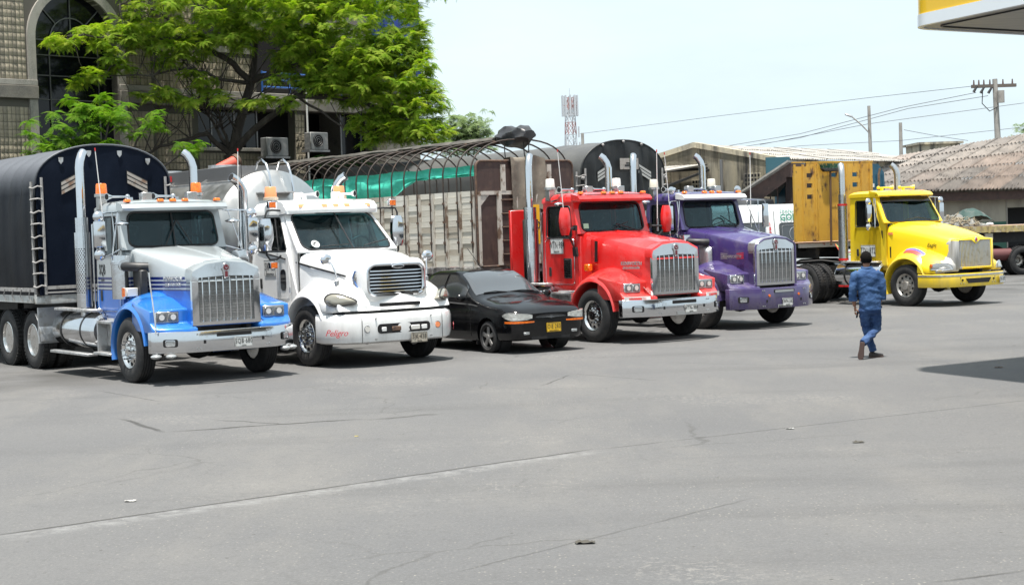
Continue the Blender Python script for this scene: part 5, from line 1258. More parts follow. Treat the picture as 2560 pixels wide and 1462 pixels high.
# ---- flatbed with the mustard headboard, hitched to the yellow tractor, angled
def mustard_trailer():
    a = R(33); yl = yellow_truck.location; hx = -4.12      # kingpin over the fifth wheel
    k = Vector((yl.x + hx*math.sin(a), yl.y - hx*math.cos(a), 0)); phi = 25; rz = R(phi-90)
    T = thing('mustard_flatbed_trailer', k, rz, 'flatbed trailer with a battered mustard-yellow steel headboard beside the yellow truck', 'trailer', 'semi-trailers behind the tractors')
    x0, x1, W, zd = .55, -11.5, 1.3, 1.62
    must = M('battered mustard paint', (.55, .31, .04), .55, layers=[((.36, .18, .03), 2.5, .45, .7, (1, 1, .5)), ((.09, .045, .028), 5, .56, .68, (1, 1, .5)), ((.06, .04, .03), 14, .62, .72, (1, 1, .3)), ((.52, .33, .08), 5, .55, .8, None)], bump=.25, bscale=3)
    bed = M('pinkish bed planks', (.40, .25, .17), .85, layers=[((.28, .18, .12), 4, .45, .7, (1, 6, 1))])
    running_gear(T, (x1+1.2, x1+2.5), zd-.1, x0-3, (x0-.1, x1+.1))
    build(MB().box(x1, x0-.1, -W, W, zd-.12, zd-.03), 'bed_frame', frame_m, T)
    for i in range(10): build(MB().box(x1, x0-.1, -W+.26*i+.006, -W+.26*(i+1)-.006, zd-.03, zd), 'bed_plank', bed, T)
    build(MB().box(x0-.1, x0-.02, -W+.2, W-.3, zd-.14, zd-.03), 'reflector_plate', M('grubby white plate', (.5, .48, .45), .6, layers=[((.35, .1, .08), 4, .6, .66, None)]), T)
    # headboard built from plates round nine square holes
    zt = 3.75; zl = zd + .02
    holes_y = [(-.88, -.70), (-.12, .10), (.62, .80)]; holes_z = [(2.78, 2.90), (3.08, 3.20), (3.36, 3.47)]
    ys = [-W] + [v for h in holes_y for v in h] + [W]
    H = None; pan = MB()
    for i in range(len(ys)-1):
        if i % 2 == 0: pan.box(x0, x0+.05, ys[i], ys[i+1], zl, zt - (.10 if i == 0 else 0))
        else:
            zz = [zl] + [v for h in holes_z for v in h] + [zt]
            for j in range(0, len(zz)-1, 2): pan.box(x0, x0+.05, ys[i], ys[i+1], zz[j], zz[j+1])
    pan.add([], [])
    H = build(pan, 'headboard', must, T); 
    for y, wd in ((-1.27, .03), (-1.0, .035), (-.60, .035), (-.55, .02), (.40, .03), (.92, .03), (1.2, .03)):
        build(MB().prism([(y-wd, x0+.05), (y+wd, x0+.05), (y+wd*.5, x0+.09), (y-wd*.5, x0+.09)], 'xy', 0, 1) if False else MB().hexa([(x0+.05, y-wd, zl+.02), (x0+.09, y-wd*.5, zl+.02), (x0+.09, y+wd*.5, zl+.02), (x0+.05, y+wd, zl+.02), (x0+.05, y-wd, zt-.04), (x0+.09, y-wd*.5, zt-.04), (x0+.09, y+wd*.5, zt-.04), (x0+.05, y+wd, zt-.04)]), 'headboard_rib', must, H)
    build(MB().box(x0-.01, x0+.055, -W-.02, W+.02, zt-.004, zt+.03), 'headboard_cap', must, H)
    build(MB().box(x0+.05, x0+.06, -.10, .35, 2.55, 3.30), 'patch_plate', must, H)
    # broom lashed to it
    return T, k, rz, x0, zd
mustard, mk, mrz, mx0, mzd = mustard_trailer()
bro = thing('broom', mk, mrz, 'old broom with green bristles standing against the mustard headboard', 'broom')
build(MB().cyl((mx0+.14, -.20, mzd-.1), (mx0+.14, -.17, 3.52), .03, n=8), 'handle', M('broom stick', (.10, .055, .03), .8), bro)
build(MB().loft([[(mx0+.08, -.48, 3.60), (mx0+.20, -.48, 3.60), (mx0+.20, .18, 3.60), (mx0+.08, .18, 3.60)], [(mx0+.08, -.40, 3.50), (mx0+.20, -.40, 3.50), (mx0+.20, .10, 3.50), (mx0+.08, .10, 3.50)]]), 'broom_head', blackp, bro, bevel=.02)
bq = MB()
for i in range(160):
    y = rnd.uniform(-.46, .16); x = mx0 + rnd.uniform(.08, .20); e = Vector((x+rnd.uniform(-.03, .03), y*1.15+.03+rnd.uniform(-.03, .03), 3.71+rnd.uniform(-.02, .02)))
    bq.cyl((x, y, 3.59), e, .007, .004, 4)
stuff(build(bq, 'bristles', M('green bristles', (.01, .07, .045), .7), bro))
# ================================================================== small black sedan
def sedan():
    g = ground(1222.5, 882); phi = 33; a = R(phi); loc = Vector((g.x + .80*math.cos(a), g.y + .80*math.sin(a), 0))
    T = thing('black_sedan', loc, R(phi-90), 'small black sedan with a yellow number plate parked beside the red truck', 'car')
    black = M('dusty black paint', (.004, .004, .005), .14, 0, .0, layers=[((.014, .013, .012), 2.2, .5, .95, None)], rvar=.05, spec=.45)
    K = [(.845, .26, [(.34, .26), (.56, .31), (.63, .46), (.63, .60), (.585, .69), (.42, .71), (0, .72)]),
         (.80, .24, [(.55, .24), (.70, .29), (.742, .48), (.738, .62), (.675, .735), (.46, .758), (0, .77)]),
         (.70, .23, [(.62, .23), (.76, .28), (.80, .50), (.785, .67), (.70, .79), (.48, .812), (0, .825)]),
         (.45, .22, [(.68, .22), (.80, .27), (.828, .52), (.81, .76), (.72, .865), (.5, .895), (0, .91)]),
         (0, .22, [(.70, .22), (.81, .26), (.838, .55), (.815, .82), (.72, .91), (.5, .945), (0, .96)]),
         (-.40, .20, [(.70, .20), (.81, .25), (.835, .55), (.815, .90), (.735, .985), (.52, 1.015), (0, 1.03)]),
         (-.62, .20, [(.70, .20), (.81, .25), (.835, .55), (.81, .92), (.705, 1.09), (.52, 1.13), (0, 1.15)]),
         (-.95, .20, [(.70, .20), (.81, .25), (.835, .55), (.805, .94), (.635, 1.30), (.47, 1.345), (0, 1.365)]),
         (-1.25, .20, [(.70, .20), (.81, .25), (.835, .55), (.80, .955), (.59, 1.42), (.43, 1.465), (0, 1.48)]),
         (-1.8, .20, [(.70, .20), (.81, .25), (.835, .55), (.80, .97), (.575, 1.44), (.42, 1.485), (0, 1.497)]),
         (-2.35, .20, [(.70, .20), (.81, .25), (.835, .55), (.80, .99), (.57, 1.40), (.42, 1.45), (0, 1.465)]),
         (-2.85, .21, [(.70, .21), (.81, .26), (.835, .56), (.80, 1.0), (.60, 1.20), (.46, 1.24), (0, 1.255)]),
         (-3.08, .22, [(.70, .22), (.80, .27), (.82, .57), (.785, .99), (.66, 1.07), (.48, 1.09), (0, 1.10)]),
         (-3.34, .25, [(.62, .25), (.72, .30), (.75, .57), (.71, .90), (.62, 1.0), (.44, 1.03), (0, 1.04)]),
         (-3.40, .28, [(.5, .28), (.6, .33), (.64, .55), (.62, .80), (.55, .88), (.4, .90), (0, .91)])]
    xs = [k[0] for k in K]; rows = [[(0, k[1])] + k[2] for k in K]
    def sec(x):
        i = max(j for j in range(len(xs)-1) if xs[j] >= x - 1e-9) if x <= xs[0] else 0
        t = (xs[i]-x)/(xs[i]-xs[i+1]); p0, p1, p2, p3 = rows[max(i-1, 0)], rows[i], rows[i+1], rows[min(i+2, len(rows)-1)]
        h = [max(xs[max(i-1, 0)]-xs[i], .15), xs[i]-xs[i+1], max(xs[i+1]-xs[min(i+2, len(xs)-1)], .15)]
        o = []
        for q in range(8):
            r_ = []
            for c in (0, 1):
                d = h[1]; m1 = .5*((p1[q][c]-p0[q][c])/h[0] + (p2[q][c]-p1[q][c])/d)*d; m2 = .5*((p2[q][c]-p1[q][c])/d + (p3[q][c]-p2[q][c])/h[2])*d
                if i == 0: m1 = p2[q][c]-p1[q][c]
                r_.append((2*t**3-3*t*t+1)*p1[q][c] + (t**3-2*t*t+t)*m1 + (-2*t**3+3*t*t)*p2[q][c] + (t**3-t*t)*m2)
            o.append(tuple(r_))
        return o
    def S(x, t, s=1):
        o = sec(x); i = min(int(t), 6); f = t-i
        p0, p1, p2, p3 = o[max(i-1, 0)], o[i], o[i+1], (o[i+2] if i < 6 else (-o[6][0], o[6][1]))
        y = []
        for c in (0, 1):
            m1 = .35*(p2[c]-p0[c]); m2 = .35*(p3[c]-p1[c])
            y.append((2*f**3-3*f*f+1)*p1[c] + (f**3-2*f*f+f)*m1 + (-2*f**3+3*f*f)*p2[c] + (f**3-f*f)*m2)
        return Vector((x, s*y[0], y[1]))
    ts = [0, 1, 1.5, 2, 2.5, 3, 3.5, 4, 4.5, 5, 5.33, 5.66, 6, 6.5, 7]
    loops = []; n = 64
    for i in range(n + 1):
        x = xs[0] + (xs[-1]-xs[0])*i/n
        loops.append([S(x, t, -1) for t in ts] + [S(x, t, 1) for t in reversed(ts[1:-1])])
    me = mesh_from(MB().loft(loops), 'body', black, 40)
    o = bpy.data.objects.new('body', me); COL.objects.link(o); cut = []
    for xw in (0, -2.48):
        for s in (-1, 1):
            cm = mesh_from(MB().cyl((xw, s*.55, .30), (xw, s*1.1, .30), .345, n=40), 'cut', blackp, 0); c = bpy.data.objects.new('cut', cm); COL.objects.link(c); cut.append(c)
            b = o.modifiers.new('b', 'BOOLEAN'); b.object = c; b.operation = 'DIFFERENCE'; b.solver = 'EXACT'
    dg = bpy.context.evaluated_depsgraph_get(); nm = bpy.data.meshes.new_from_object(o.evaluated_get(dg)); bpy.data.objects.remove(o)
    for c in cut: bpy.data.objects.remove(c)
    nm.shade_smooth(); nm.set_sharp_from_angle(angle=R(40)); nm.name = 'body'
    body = bpy.data.objects.new('body', nm); COL.objects.link(body); body.parent = T
    def pat(x0, x1, t0, t1, s, off, nu=10, nv=8, both=False, tfn=None):
        def P(u, v):
            x = x0 + (x1-x0)*u; a0, a1 = (tfn(u) if tfn else (t0, t1)); t = a0 + (a1-a0)*v; e = .01
            ss = s
            if both: tt = t; t = 7-abs(tt); ss = -1 if tt < 0 else 1
            p = S(x, t, ss); dx = S(x+e, t, ss) - S(x-e, t, ss); dt = S(x, min(t+e, 7), ss) - S(x, t-e, ss); nn = dx.cross(dt); nn.normalize()
            c = Vector((x, 0, .6))
            if nn.dot(p - c) < 0: nn = -nn
            return p + nn*off
        return MB().grid(P, nu, nv)
    gls = M('car glass', (.05, .055, .06), .05, 0, 1.0, spec=.9)
    ws = build(pat(-.50, -1.16, -1.95, 1.95, 1, .006, 14, 20, True), 'windscreen', M('reflecting windscreen', (.05, .055, .06), .05, .0, .6, spec=.8), T, 60)
    build(pat(-2.45, -2.95, -1.9, 1.9, 1, .006, 10, 16, True), 'rear_window', gls, T, 60)
    for s in (-1, 1):
        for (xa, xb, f0) in ((-.78, -1.58, .10), (-1.66, -2.42, .10)):
            w_ = build(pat(xa, xb, 4.10, 4.86, s, .005, 12, 6), 'side_window', glass_dark, T, 60)
        build(pat(-.30, -2.9, 3.80, 3.86, s, .006, 30, 1), 'belt_trim', M('belt trim', (.10, .10, .10), .35), T, 60)
        def strip(rows, off, nm, mt):
            return build(MB().loft([[(x+off*.8, s*(y+off*.6), z) for z in (z0, z0*.67+z1*.33, z0*.33+z1*.67, z1)] + [(x-.03, s*(y-.03), z1), (x-.03, s*(y-.03), z0)] for x, y, z0, z1 in rows]), nm, mt, T, 50)
        hl = strip([(.52, .826, .675, .70), (.62, .815, .635, .735), (.71, .795, .61, .745), (.78, .76, .60, .74), (.825, .70, .60, .73), (.847, .62, .605, .722), (.855, .50, .612, .712), (.858, .40, .635, .695)], .010, 'headlight', M('car headlamp', (.50, .50, .47), .15, .3, 1.0, bump=.6, bscale=18, bdetail=1))
        strip([(.60, .825, .552, .585), (.72, .80, .55, .588), (.80, .745, .55, .588), (.845, .65, .55, .588), (.855, .50, .552, .585), (.857, .36, .556, .58)], .010, 'turn_strip', amber)
        build(MB().box(.815, .852, s*.52-.07, s*.52+.07, .335, .40), 'fog_lamp', lamp_lens, T, bevel=.015)
        mr = MB().ball((-.66, s*.95, 1.0), .10, 14, 8, (.55, 1.05, .72)); mr.box(-.70, -.62, min(s*.76, s*.9), max(s*.76, s*.9), .95, 1.0)
        build(mr, 'door_mirror', black, T, 60)
        build(MB().box(-1.52, -1.34, min(s*.828, s*.85), max(s*.828, s*.85), .80, .84), 'door_handle', black, T, bevel=.01)
        for xd in (-.56, -1.62, -2.5):
            build(MB().tube([S(xd, t, s) + Vector((0, s*.001, 0)) for t in (2.2, 2.6, 3, 3.4, 3.8, 4)], .004, 4), 'door_gap', ink, T)
        # cladding under the doors
        for xw in (0, -2.48):
            il = MB().lathe([(s*.50, .34), (s*.72, .34)], 'y', 32, (xw, 0, .30), cap=False); build(il, 'wheel_arch_liner', blackp, T)
            wo = build(lambda: tyre_mb(.29, .185, .20, .008), 'wheel', rubber, T, 30, loc=(xw, s*.735, .29), rot=(0, 0, 0 if s > 0 else math.pi), key='cty')
            build(lambda: MB().lathe([(-.07, .198), (.075, .202), (.085, .196), (.07, .185), (-.04, .178), (-.045, .01)], 'y', 32), 'rim', M('rim barrel', (.05, .05, .05), .5, .6), wo, 30, key='crim')
            def spokes():
                m = MB()
                for k in range(5):
                    aa = 2*math.pi*k/5 + .3; c, q = Vector((math.cos(aa), 0, math.sin(aa))), Vector((-math.sin(aa), 0, math.cos(aa)))
                    m.hexa([c*.03 - q*.035 + Vector((0, .045, 0)), c*.19 - q*.045 + Vector((0, .055, 0)), c*.19 + q*.045 + Vector((0, .055, 0)), c*.03 + q*.035 + Vector((0, .045, 0)), c*.03 - q*.03 + Vector((0, .08, 0)), c*.19 - q*.032 + Vector((0, .075, 0)), c*.19 + q*.032 + Vector((0, .075, 0)), c*.03 + q*.03 + Vector((0, .08, 0))])
                m.cyl((0, .03, 0), (0, .088, 0), .05, n=16); return m
            build(spokes, 'spokes', M('hubcap grey', (.28, .27, .26), .4, .5), wo, 30, bevel=.006, key='csp')
        build(MB().box(-.42, -.40, min(s*.66, s*.80), max(s*.66, s*.80), .14, .36), 'mud_flap', blackp, T)
    # grille, plate, wipers, aerial
    G = build(MB().sheet(lambda y, z: Vector((.85, y, z)), [(.33*math.cos(2*math.pi*i/28), .640+.052*math.sin(2*math.pi*i/28)) for i in range(28)], (.02, 0, 0)), 'grille', hole_m, T)
    build(MB().loft([[(.848, y, .645+dz*(1-abs(y/.36)**2*.6)) for dz in (-.016, .016)] + [(.866, y, .645+dz*(1-abs(y/.36)**2*.6)) for dz in (.012, -.012)] for y in [-.32+.64*i/10 for i in range(11)]]), 'grille_bar', chrome, G)
    build(MB().prism([(-.07, .63), (-.025, .63), (-.02, .62), (.02, .62), (.025, .63), (.07, .63), (.08, .657), (.03, .657), (.025, .67), (-.025, .67), (-.03, .657), (-.08, .657)], 'yz', .866, .876), 'grille_badge', chrome, G)
    build(MB().box(.80, .848, -.42, .42, .25, .30), 'lower_intake', hole_m, T)
    plate(T, (.862, .06, .45), (0, 1, 0), (0, 0, 1), .31, .165, yellow_plate, ink, 'OIE·283', 'BARRANQUILLA')
    for y0, y1 in ((-.55, -.05), (.02, .55)):
        build(MB().tube([S(-.50, 6.2, 1) * 1.0 + Vector((.0, -S(-.50, 6.2, 1).y + y0, .012)), Vector((-.50, (y0+y1)/2, 1.095)), Vector((-.49, y1, 1.075))], .010, 5), 'wiper', blackp, T)
    build(MB().tube([(-1.32, -.05, 1.485), (-1.45, -.30, 1.90)], .006, 5), 'antenna', blackp, T)
    return T
car = sedan()

# ================================================================== walking man
def skin(name, verts, edges, radii, mat, parent=None, levels=2, root=0, smooth=True):
    me = bpy.data.meshes.new(name); me.from_pydata(verts, edges, []); o = bpy.data.objects.new(name, me); COL.objects.link(o)
    m = o.modifiers.new('s', 'SKIN'); m.use_smooth_shade = True; m.branch_smoothing = .6
    sv_ = me.skin_vertices[0].data
    for i, r_ in enumerate(radii): sv_[i].radius = r_ if isinstance(r_, (tuple, list)) else (r_, r_)
    for i in range(len(verts)): sv_[i].use_root = (i == root)
    s_ = o.modifiers.new('ss', 'SUBSURF'); s_.levels = levels; s_.render_levels = levels
    dg = bpy.context.evaluated_depsgraph_get(); nm = bpy.data.meshes.new_from_object(o.evaluated_get(dg)); bpy.data.objects.remove(o)
    nm.materials.clear(); nm.materials.append(mat); nm.shade_smooth(); nm.name = name
    ob = bpy.data.objects.new(name, nm); COL.objects.link(ob)
    if parent: ob.parent = parent
    return ob
def remesh(mb, name, mat, parent, vox=.011):
    me = mesh_from(mb, name, mat, 0); o = bpy.data.objects.new(name, me); COL.objects.link(o)
    r_ = o.modifiers.new('r', 'REMESH'); r_.mode = 'VOXEL'; r_.voxel_size = vox; s_ = o.modifiers.new('s', 'SMOOTH'); s_.iterations = 6; s_.factor = .5
    dg = bpy.context.evaluated_depsgraph_get(); nm = bpy.data.meshes.new_from_object(o.evaluated_get(dg)); bpy.data.objects.remove(o)
    nm.materials.clear(); nm.materials.append(mat); nm.shade_smooth(); nm.name = name; ob = bpy.data.objects.new(name, nm); COL.objects.link(ob); ob.parent = parent; return ob
def denim(name, c, c2, c3):
    return M(name, c, .85, layers=[(c2, 5.5, .45, .68, None), (c3, 14, .58, .75, None)], bump=.9, bscale=13, bdetail=4)
def man():
    g = ground(2186, 894); T = thing('person', (g.x-.085, g.y, 0), 0, 'person in denim shirt and blue jeans walking away holding a dark phone', 'person')
    skinm = M('skin', (.26, .13, .08), .55, layers=[((.20, .09, .055), 12, .5, .7, None)])
    # body: one continuous figure (x right, y away from the viewer)
    V = [(.03, 0, .92), (.02, .0, 1.10), (0, .01, 1.30), (0, .02, 1.43), (0, .03, 1.50), (0, .05, 1.58), (0, .05, 1.645),
         (-.17, .01, 1.37), (-.225, -.02, 1.12), (-.215, .02, .90), (-.20, .03, .82), (.17, .01, 1.37), (.235, -.02, 1.12), (.215, .04, .92), (.19, .07, .83),
         (-.065, 0, .86), (-.02, .05, .47), (.075, .02, .09), (.125, 0, .86), (.14, .06, .46), (-.14, -.23, .27)]
    E = [(0, 1), (1, 2), (2, 3), (3, 4), (4, 5), (5, 6), (2, 7), (7, 8), (8, 9), (9, 10), (2, 11), (11, 12), (12, 13), (13, 14), (0, 15), (15, 16), (16, 17), (0, 18), (18, 19), (19, 20)]
    Rr = [(.12, .08), (.115, .08), (.14, .085), .055, .055, (.082, .098), (.07, .085), .055, .042, .033, .030, .055, .042, .033, .03, .07, .05, .04, .07, .05, .04]
    body = skin('body', V, E, Rr, skinm, T)
    # ears and hair
    for s in (-1, 1): build(MB().ball((s*.086, .045, 1.565), .03, 8, 6, (.4, .7, 1.1)), 'ear', skinm, body)
    hair = MB(); L = []
    for i in range(9):
        t = R(4 + 128*i/8); row = []
        for j in range(20):
            a = 2*math.pi*j/20; r_ = 1 + .03*noise.noise(Vector((math.cos(a)*4, math.sin(a)*4, t*4)))
            front = max(0, math.sin(a)); tt = t*(1 - .55*front)
            row.append((.093*r_*math.sin(tt)*math.cos(a), .047 + .108*r_*math.sin(tt)*math.sin(a), 1.588 + .115*r_*math.cos(tt)))
        L.append(row)
    build(hair.loft(L, True, True, False), 'hair', M('black hair', (.006, .005, .005), .9, bump=.6, bscale=60, spec=.1), body, 80)
    # hand with the phone: palm and five separate fingers curled round it
    hx, hy, hz = -.195, .03, .78
    skin('hand', [(hx, hy, hz+.05), (hx, hy, hz), (hx, hy-.005, hz-.045)], [(0, 1), (1, 2)], [(.024, .030), (.022, .042), (.02, .038)], skinm, body, 1)
    for k in range(4):
        y = hy - .034 + .022*k; ln = (.052, .06, .064, .055)[k]
        skin('finger', [(hx-.004, y, hz-.045), (hx+.004, y, hz-.045-ln*.55), (hx+.024, y, hz-.045-ln*.85), (hx+.042, y, hz-.045-ln*.8)], [(0, 1), (1, 2), (2, 3)], [.0095, .009, .0085, .007], skinm, body, 1)
    skin('thumb', [(hx+.004, hy-.036, hz+.01), (hx+.024, hy-.050, hz-.02), (hx+.046, hy-.048, hz-.045)], [(0, 1), (1, 2)], [.012, .011, .008], skinm, body, 1)
    # clothes
    shirt_m = denim('denim shirt', (.018, .060, .165), (.034, .088, .20), (.012, .040, .115)); jean_m = denim('blue jeans', (.010, .038, .12), (.045, .095, .21), (.005, .02, .07))
    def ell(z, cx, rx, ry, cy=0.): return [(cx + rx*math.cos(2*math.pi*k/20), cy + ry*math.sin(2*math.pi*k/20), z) for k in range(20)]
    ms = MB().loft([ell(*q) for q in ((.755, .04, .176, .128), (.80, .04, .182, .132), (.92, .03, .176, .126), (1.06, .02, .170, .118), (1.20, .01, .184, .118), (1.30, 0, .200, .115), (1.37, 0, .175, .10), (1.42, 0, .11, .08, .01), (1.455, 0, .072, .07, .02))])
    for s in (-1, 1): ms.tube([(s*.13, .01, 1.35), (s*.195, .005, 1.30), (s*.222, -.005, 1.20), (s*.240, -.02, 1.08), (s*.236, .008, .94)], [.078, .078, .074, .066, .064], 14)
    sh = remesh(ms, 'shirt', shirt_m, T)
    for v in sh.data.vertices:   # wrinkles
        d = noise.noise(v.co*9)*.012 + noise.noise(Vector((v.co.x*6+v.co.z*9, v.co.y*5, v.co.z*13)))*.012 - abs(noise.noise(Vector((v.co.x*7-v.co.z*6, v.co.y*4, v.co.z*9+4))))*.012; v.co += v.normal*d
    build(MB().tube([(.075*math.cos(t), .022+.072*math.sin(t), 1.442+.012*math.sin(t)) for t in [2*math.pi*i/18 for i in range(18)]], .018, 6, True), 'collar', shirt_m, sh)
    for x, y, z in ((-.230, .015, .945), (.232, .025, .945)): build(MB().lathe([(z-.03, .058), (z-.032, .068), (z+.03, .069), (z+.032, .06)], 'z', 16, (x, y, 0), cap=False), 'cuff', shirt_m, sh)
    mj = MB().loft([ell(*q) for q in ((.70, .03, .12, .10), (.76, .03, .165, .118), (.86, .03, .162, .115), (.93, .03, .15, .105))])
    mj.tube([(-.05, 0, .80), (-.045, .03, .64), (-.02, .06, .48), (.03, .04, .28), (.072, .02, .10)], [.10, .088, .072, .062, .060], 14)
    mj.tube([(.115, 0, .80), (.135, .04, .62), (.145, .075, .47), (.03, -.08, .37), (-.15, -.235, .255)], [.10, .092, .078, .066, .062], 14)
    je = remesh(mj, 'jeans', jean_m, T)
    for v in je.data.vertices:
        d = noise.noise(v.co*13)*.009 + noise.noise(Vector((v.co.x*4, v.co.y*4, v.co.z*24)))*.011; v.co += v.normal*d
    shoe_m = M('dark shoe', (.025, .018, .016), .6); sole_m = M('brown sole', (.075, .045, .038), .7)
    def shoe(mtx, name='shoe'):
        L = []
        for x, w_, h, z in ((-.085, .03, .05, .02), (-.075, .038, .075, .01), (-.03, .04, .085, .01), (.03, .04, .06, .01), (.10, .048, .045, .01), (.155, .042, .035, .012), (.185, .02, .022, .018)):
            L.append([(x, w_*math.cos(2*math.pi*i/14), z + h*(max(math.sin(2*math.pi*i/14), -.12))) for i in range(14)])
        o = build(MB().loft(L).xf(mtx), name, shoe_m, T, 60)
        L = []
        sl = [(-.09, .03), (-.06, .04), (0, .036), (.06, .04), (.12, .05), (.17, .042), (.192, .018)]
        lp = [(x, y) for x, y in sl] + [(x, -y) for x, y in reversed(sl)]
        build(MB().prism(lp, 'xy', -.012, .012).xf(mtx), 'sole', sole_m, o, bevel=.004)
    shoe(Matrix.Translation((.085, .03, .012)) @ Matrix.Rotation(R(30), 4, 'Z'))
    # raised shoe: toe down, sole towards the viewer
    ax = Vector((-.13, .05, -.98)).normalized(); up = Vector((.25, .95, .02)); up = (up - ax*up.dot(ax)).normalized(); sd_ = up.cross(ax)
    mt = Matrix((ax, sd_, up)).transposed().to_4x4(); mt.translation = Vector((-.175, -.29, .19)); shoe(mt)
    ph = thing('phone', (g.x-.085 + hx+.035, g.y + hy - .004, hz-.065), 0, 'dark phone with a light edge in the hand of the walking person', 'phone')
    build(MB().box(-.007, .007, -.042, .042, -.075, .055).xf(Matrix.Rotation(R(14), 4, 'Y') @ Matrix.Rotation(R(-28), 4, 'Z')), 'phone_case', M('phone black', (.012, .012, .014), .2, 0, .6), ph, bevel=.004)
    build(MB().box(-.010, -.0072, -.040, .040, -.072, .052).xf(Matrix.Rotation(R(14), 4, 'Y') @ Matrix.Rotation(R(-28), 4, 'Z')), 'phone_back', M('phone pale', (.6, .58, .56), .3), ph)
    return T
person = man()
# ================================================================== ground
def asphalt():
    m, t, p, L = newmat('worn asphalt'); p.inputs['Roughness'].default_value = .88
    geo = nnode(t, 'ShaderNodeNewGeometry'); pos = geo.outputs['Position']
    def noise_(scale, detail=6, rough=.6, stretch=None, rotz=0):
        v = pos
        if stretch:
            mp_ = nnode(t, 'ShaderNodeMapping'); mp_.inputs['Scale'].default_value = stretch; mp_.inputs['Rotation'].default_value = (0, 0, rotz); L(v, mp_.inputs['Vector']); v = mp_.outputs['Vector']
        n = nnode(t, 'ShaderNodeTexNoise', Scale=scale, Detail=detail, Roughness=rough); L(v, n.inputs['Vector']); return n.outputs['Fac']
    def rng(s_, a, b, c=0., d=1.):
        q = nnode(t, 'ShaderNodeMapRange'); L(s_, q.inputs['Value'])
        for k, v in zip(('From Min', 'From Max', 'To Min', 'To Max'), (a, b, c, d)): q.inputs[k].default_value = v
        return q.outputs['Result']
    def mul(a, b):
        q = nnode(t, 'ShaderNodeMath', operation='MULTIPLY')
        for i, x in enumerate((a, b)):
            if isinstance(x, float): q.inputs[i].default_value = x
            else: L(x, q.inputs[i])
        return q.outputs[0]
    col = mixc(t, rng(noise_(.16, 5), .35, .68), (0.1079, 0.106, 0.1042), (0.08556, 0.08556, 0.08742))
    col = mixc(t, rng(noise_(.5, 6, .65, (1, .35, 1), R(30)), .48, .75, 0, .8), col, (0.1395, 0.133, 0.1228))
    col = mixc(t, rng(noise_(.35, 6, .6, (.25, 1.6, 1), R(-20)), .54, .78, 0, .7), col, (0.05952, 0.05859, 0.05859))
    col = mixc(t, rng(noise_(9, 4, .7), .5, .8, 0, .5), col, (0.06138, 0.06045, 0.05859))
    # pale aggregate chips, denser in worn patches
    vo = nnode(t, 'ShaderNodeTexVoronoi', Scale=26.0); L(pos, vo.inputs['Vector'])
    sep = nnode(t, 'ShaderNodeSeparateColor'); L(vo.outputs['Color'], sep.inputs[0])
    chip = mul(rng(vo.outputs['Distance'], .10, .28, 1, 0), rng(sep.outputs['Red'], .74, .80)); chip = mul(chip, rng(noise_(.45, 4), .40, .62, .18, 1))
    col = mixc(t, chip, col, (0.2511, 0.2372, 0.2046))
    vo2 = nnode(t, 'ShaderNodeTexVoronoi', Scale=7.0); L(pos, vo2.inputs['Vector']); sep2 = nnode(t, 'ShaderNodeSeparateColor'); L(vo2.outputs['Color'], sep2.inputs[0])
    col = mixc(t, mul(rng(vo2.outputs['Distance'], .05, .13, 1, 0), rng(sep2.outputs['Green'], .90, .93)), col, (0.04185, 0.03906, 0.0372))
    # patches of crazed, ravelled surface
    wv = nnode(t, 'ShaderNodeTexNoise', Scale=1.3, Detail=4); L(pos, wv.inputs['Vector']); av = nnode(t, 'ShaderNodeVectorMath', operation='MULTIPLY_ADD'); L(wv.outputs['Color'], av.inputs[0]); av.inputs[1].default_value = (.7, .7, 0); L(pos, av.inputs[2])
    ve = nnode(t, 'ShaderNodeTexVoronoi', Scale=.42); ve.feature = 'DISTANCE_TO_EDGE'; L(av.outputs[0], ve.inputs['Vector'])
    craze = mul(rng(ve.outputs['Distance'], .003, .008, 1, 0), rng(noise_(.17, 4), .50, .58)); col = mixc(t, mul(craze, .5), col, (0.04185, 0.03999, 0.0372))
    grit = noise_(38, 3, .8); col = mixc(t, rng(grit, .52, .72, 0, .55), col, (0.0558, 0.05487, 0.05301)); col = mixc(t, rng(grit, .46, .30, 0, .45), col, (0.1767, 0.1721, 0.1628))
    col = mixc(t, mul(rng(noise_(.28, 5, .6), .55, .66), rng(noise_(14, 3, .8), .5, .66)), col, (0.1953, 0.186, 0.1721))
    warp = noise_(1.1, 5, .7); warp2 = noise_(6, 3, .7); brk = noise_(.9, 3)
    height = None
    def seam(a, b, wid, amp, strength=1., band=None, wd=0.):
        A, B = ground(*a), ground(*b); d = (B-A); ln = d.length; d.normalize(); n = Vector((-d.y, d.x, 0))
        sub = nnode(t, 'ShaderNodeVectorMath', operation='SUBTRACT'); L(pos, sub.inputs[0]); sub.inputs[1].default_value = A
        def dot(v):
            q = nnode(t, 'ShaderNodeVectorMath', operation='DOT_PRODUCT'); L(sub.outputs[0], q.inputs[0]); q.inputs[1].default_value = v; return q.outputs['Value']
        dn, dt = dot(n), dot(d)
        w1 = nnode(t, 'ShaderNodeMath', operation='MULTIPLY_ADD'); L(warp, w1.inputs[0]); w1.inputs[1].default_value = amp; L(dn, w1.inputs[2])
        w2 = nnode(t, 'ShaderNodeMath', operation='MULTIPLY_ADD'); L(warp2, w2.inputs[0]); w2.inputs[1].default_value = amp*.25; L(w1.outputs[0], w2.inputs[2])
        off = nnode(t, 'ShaderNodeMath', operation='SUBTRACT'); L(w2.outputs[0], off.inputs[0]); off.inputs[1].default_value = amp*.62
        ab = nnode(t, 'ShaderNodeMath', operation='ABSOLUTE'); L(off.outputs[0], ab.inputs[0])
        inside = mul(rng(dt, 0, .4), rng(dt, ln-.4, ln, 1, 0))
        mk = mul(mul(rng(ab.outputs[0], wid*.4, wid, 1, 0), inside), rng(brk, .32, .46, .15, 1.))
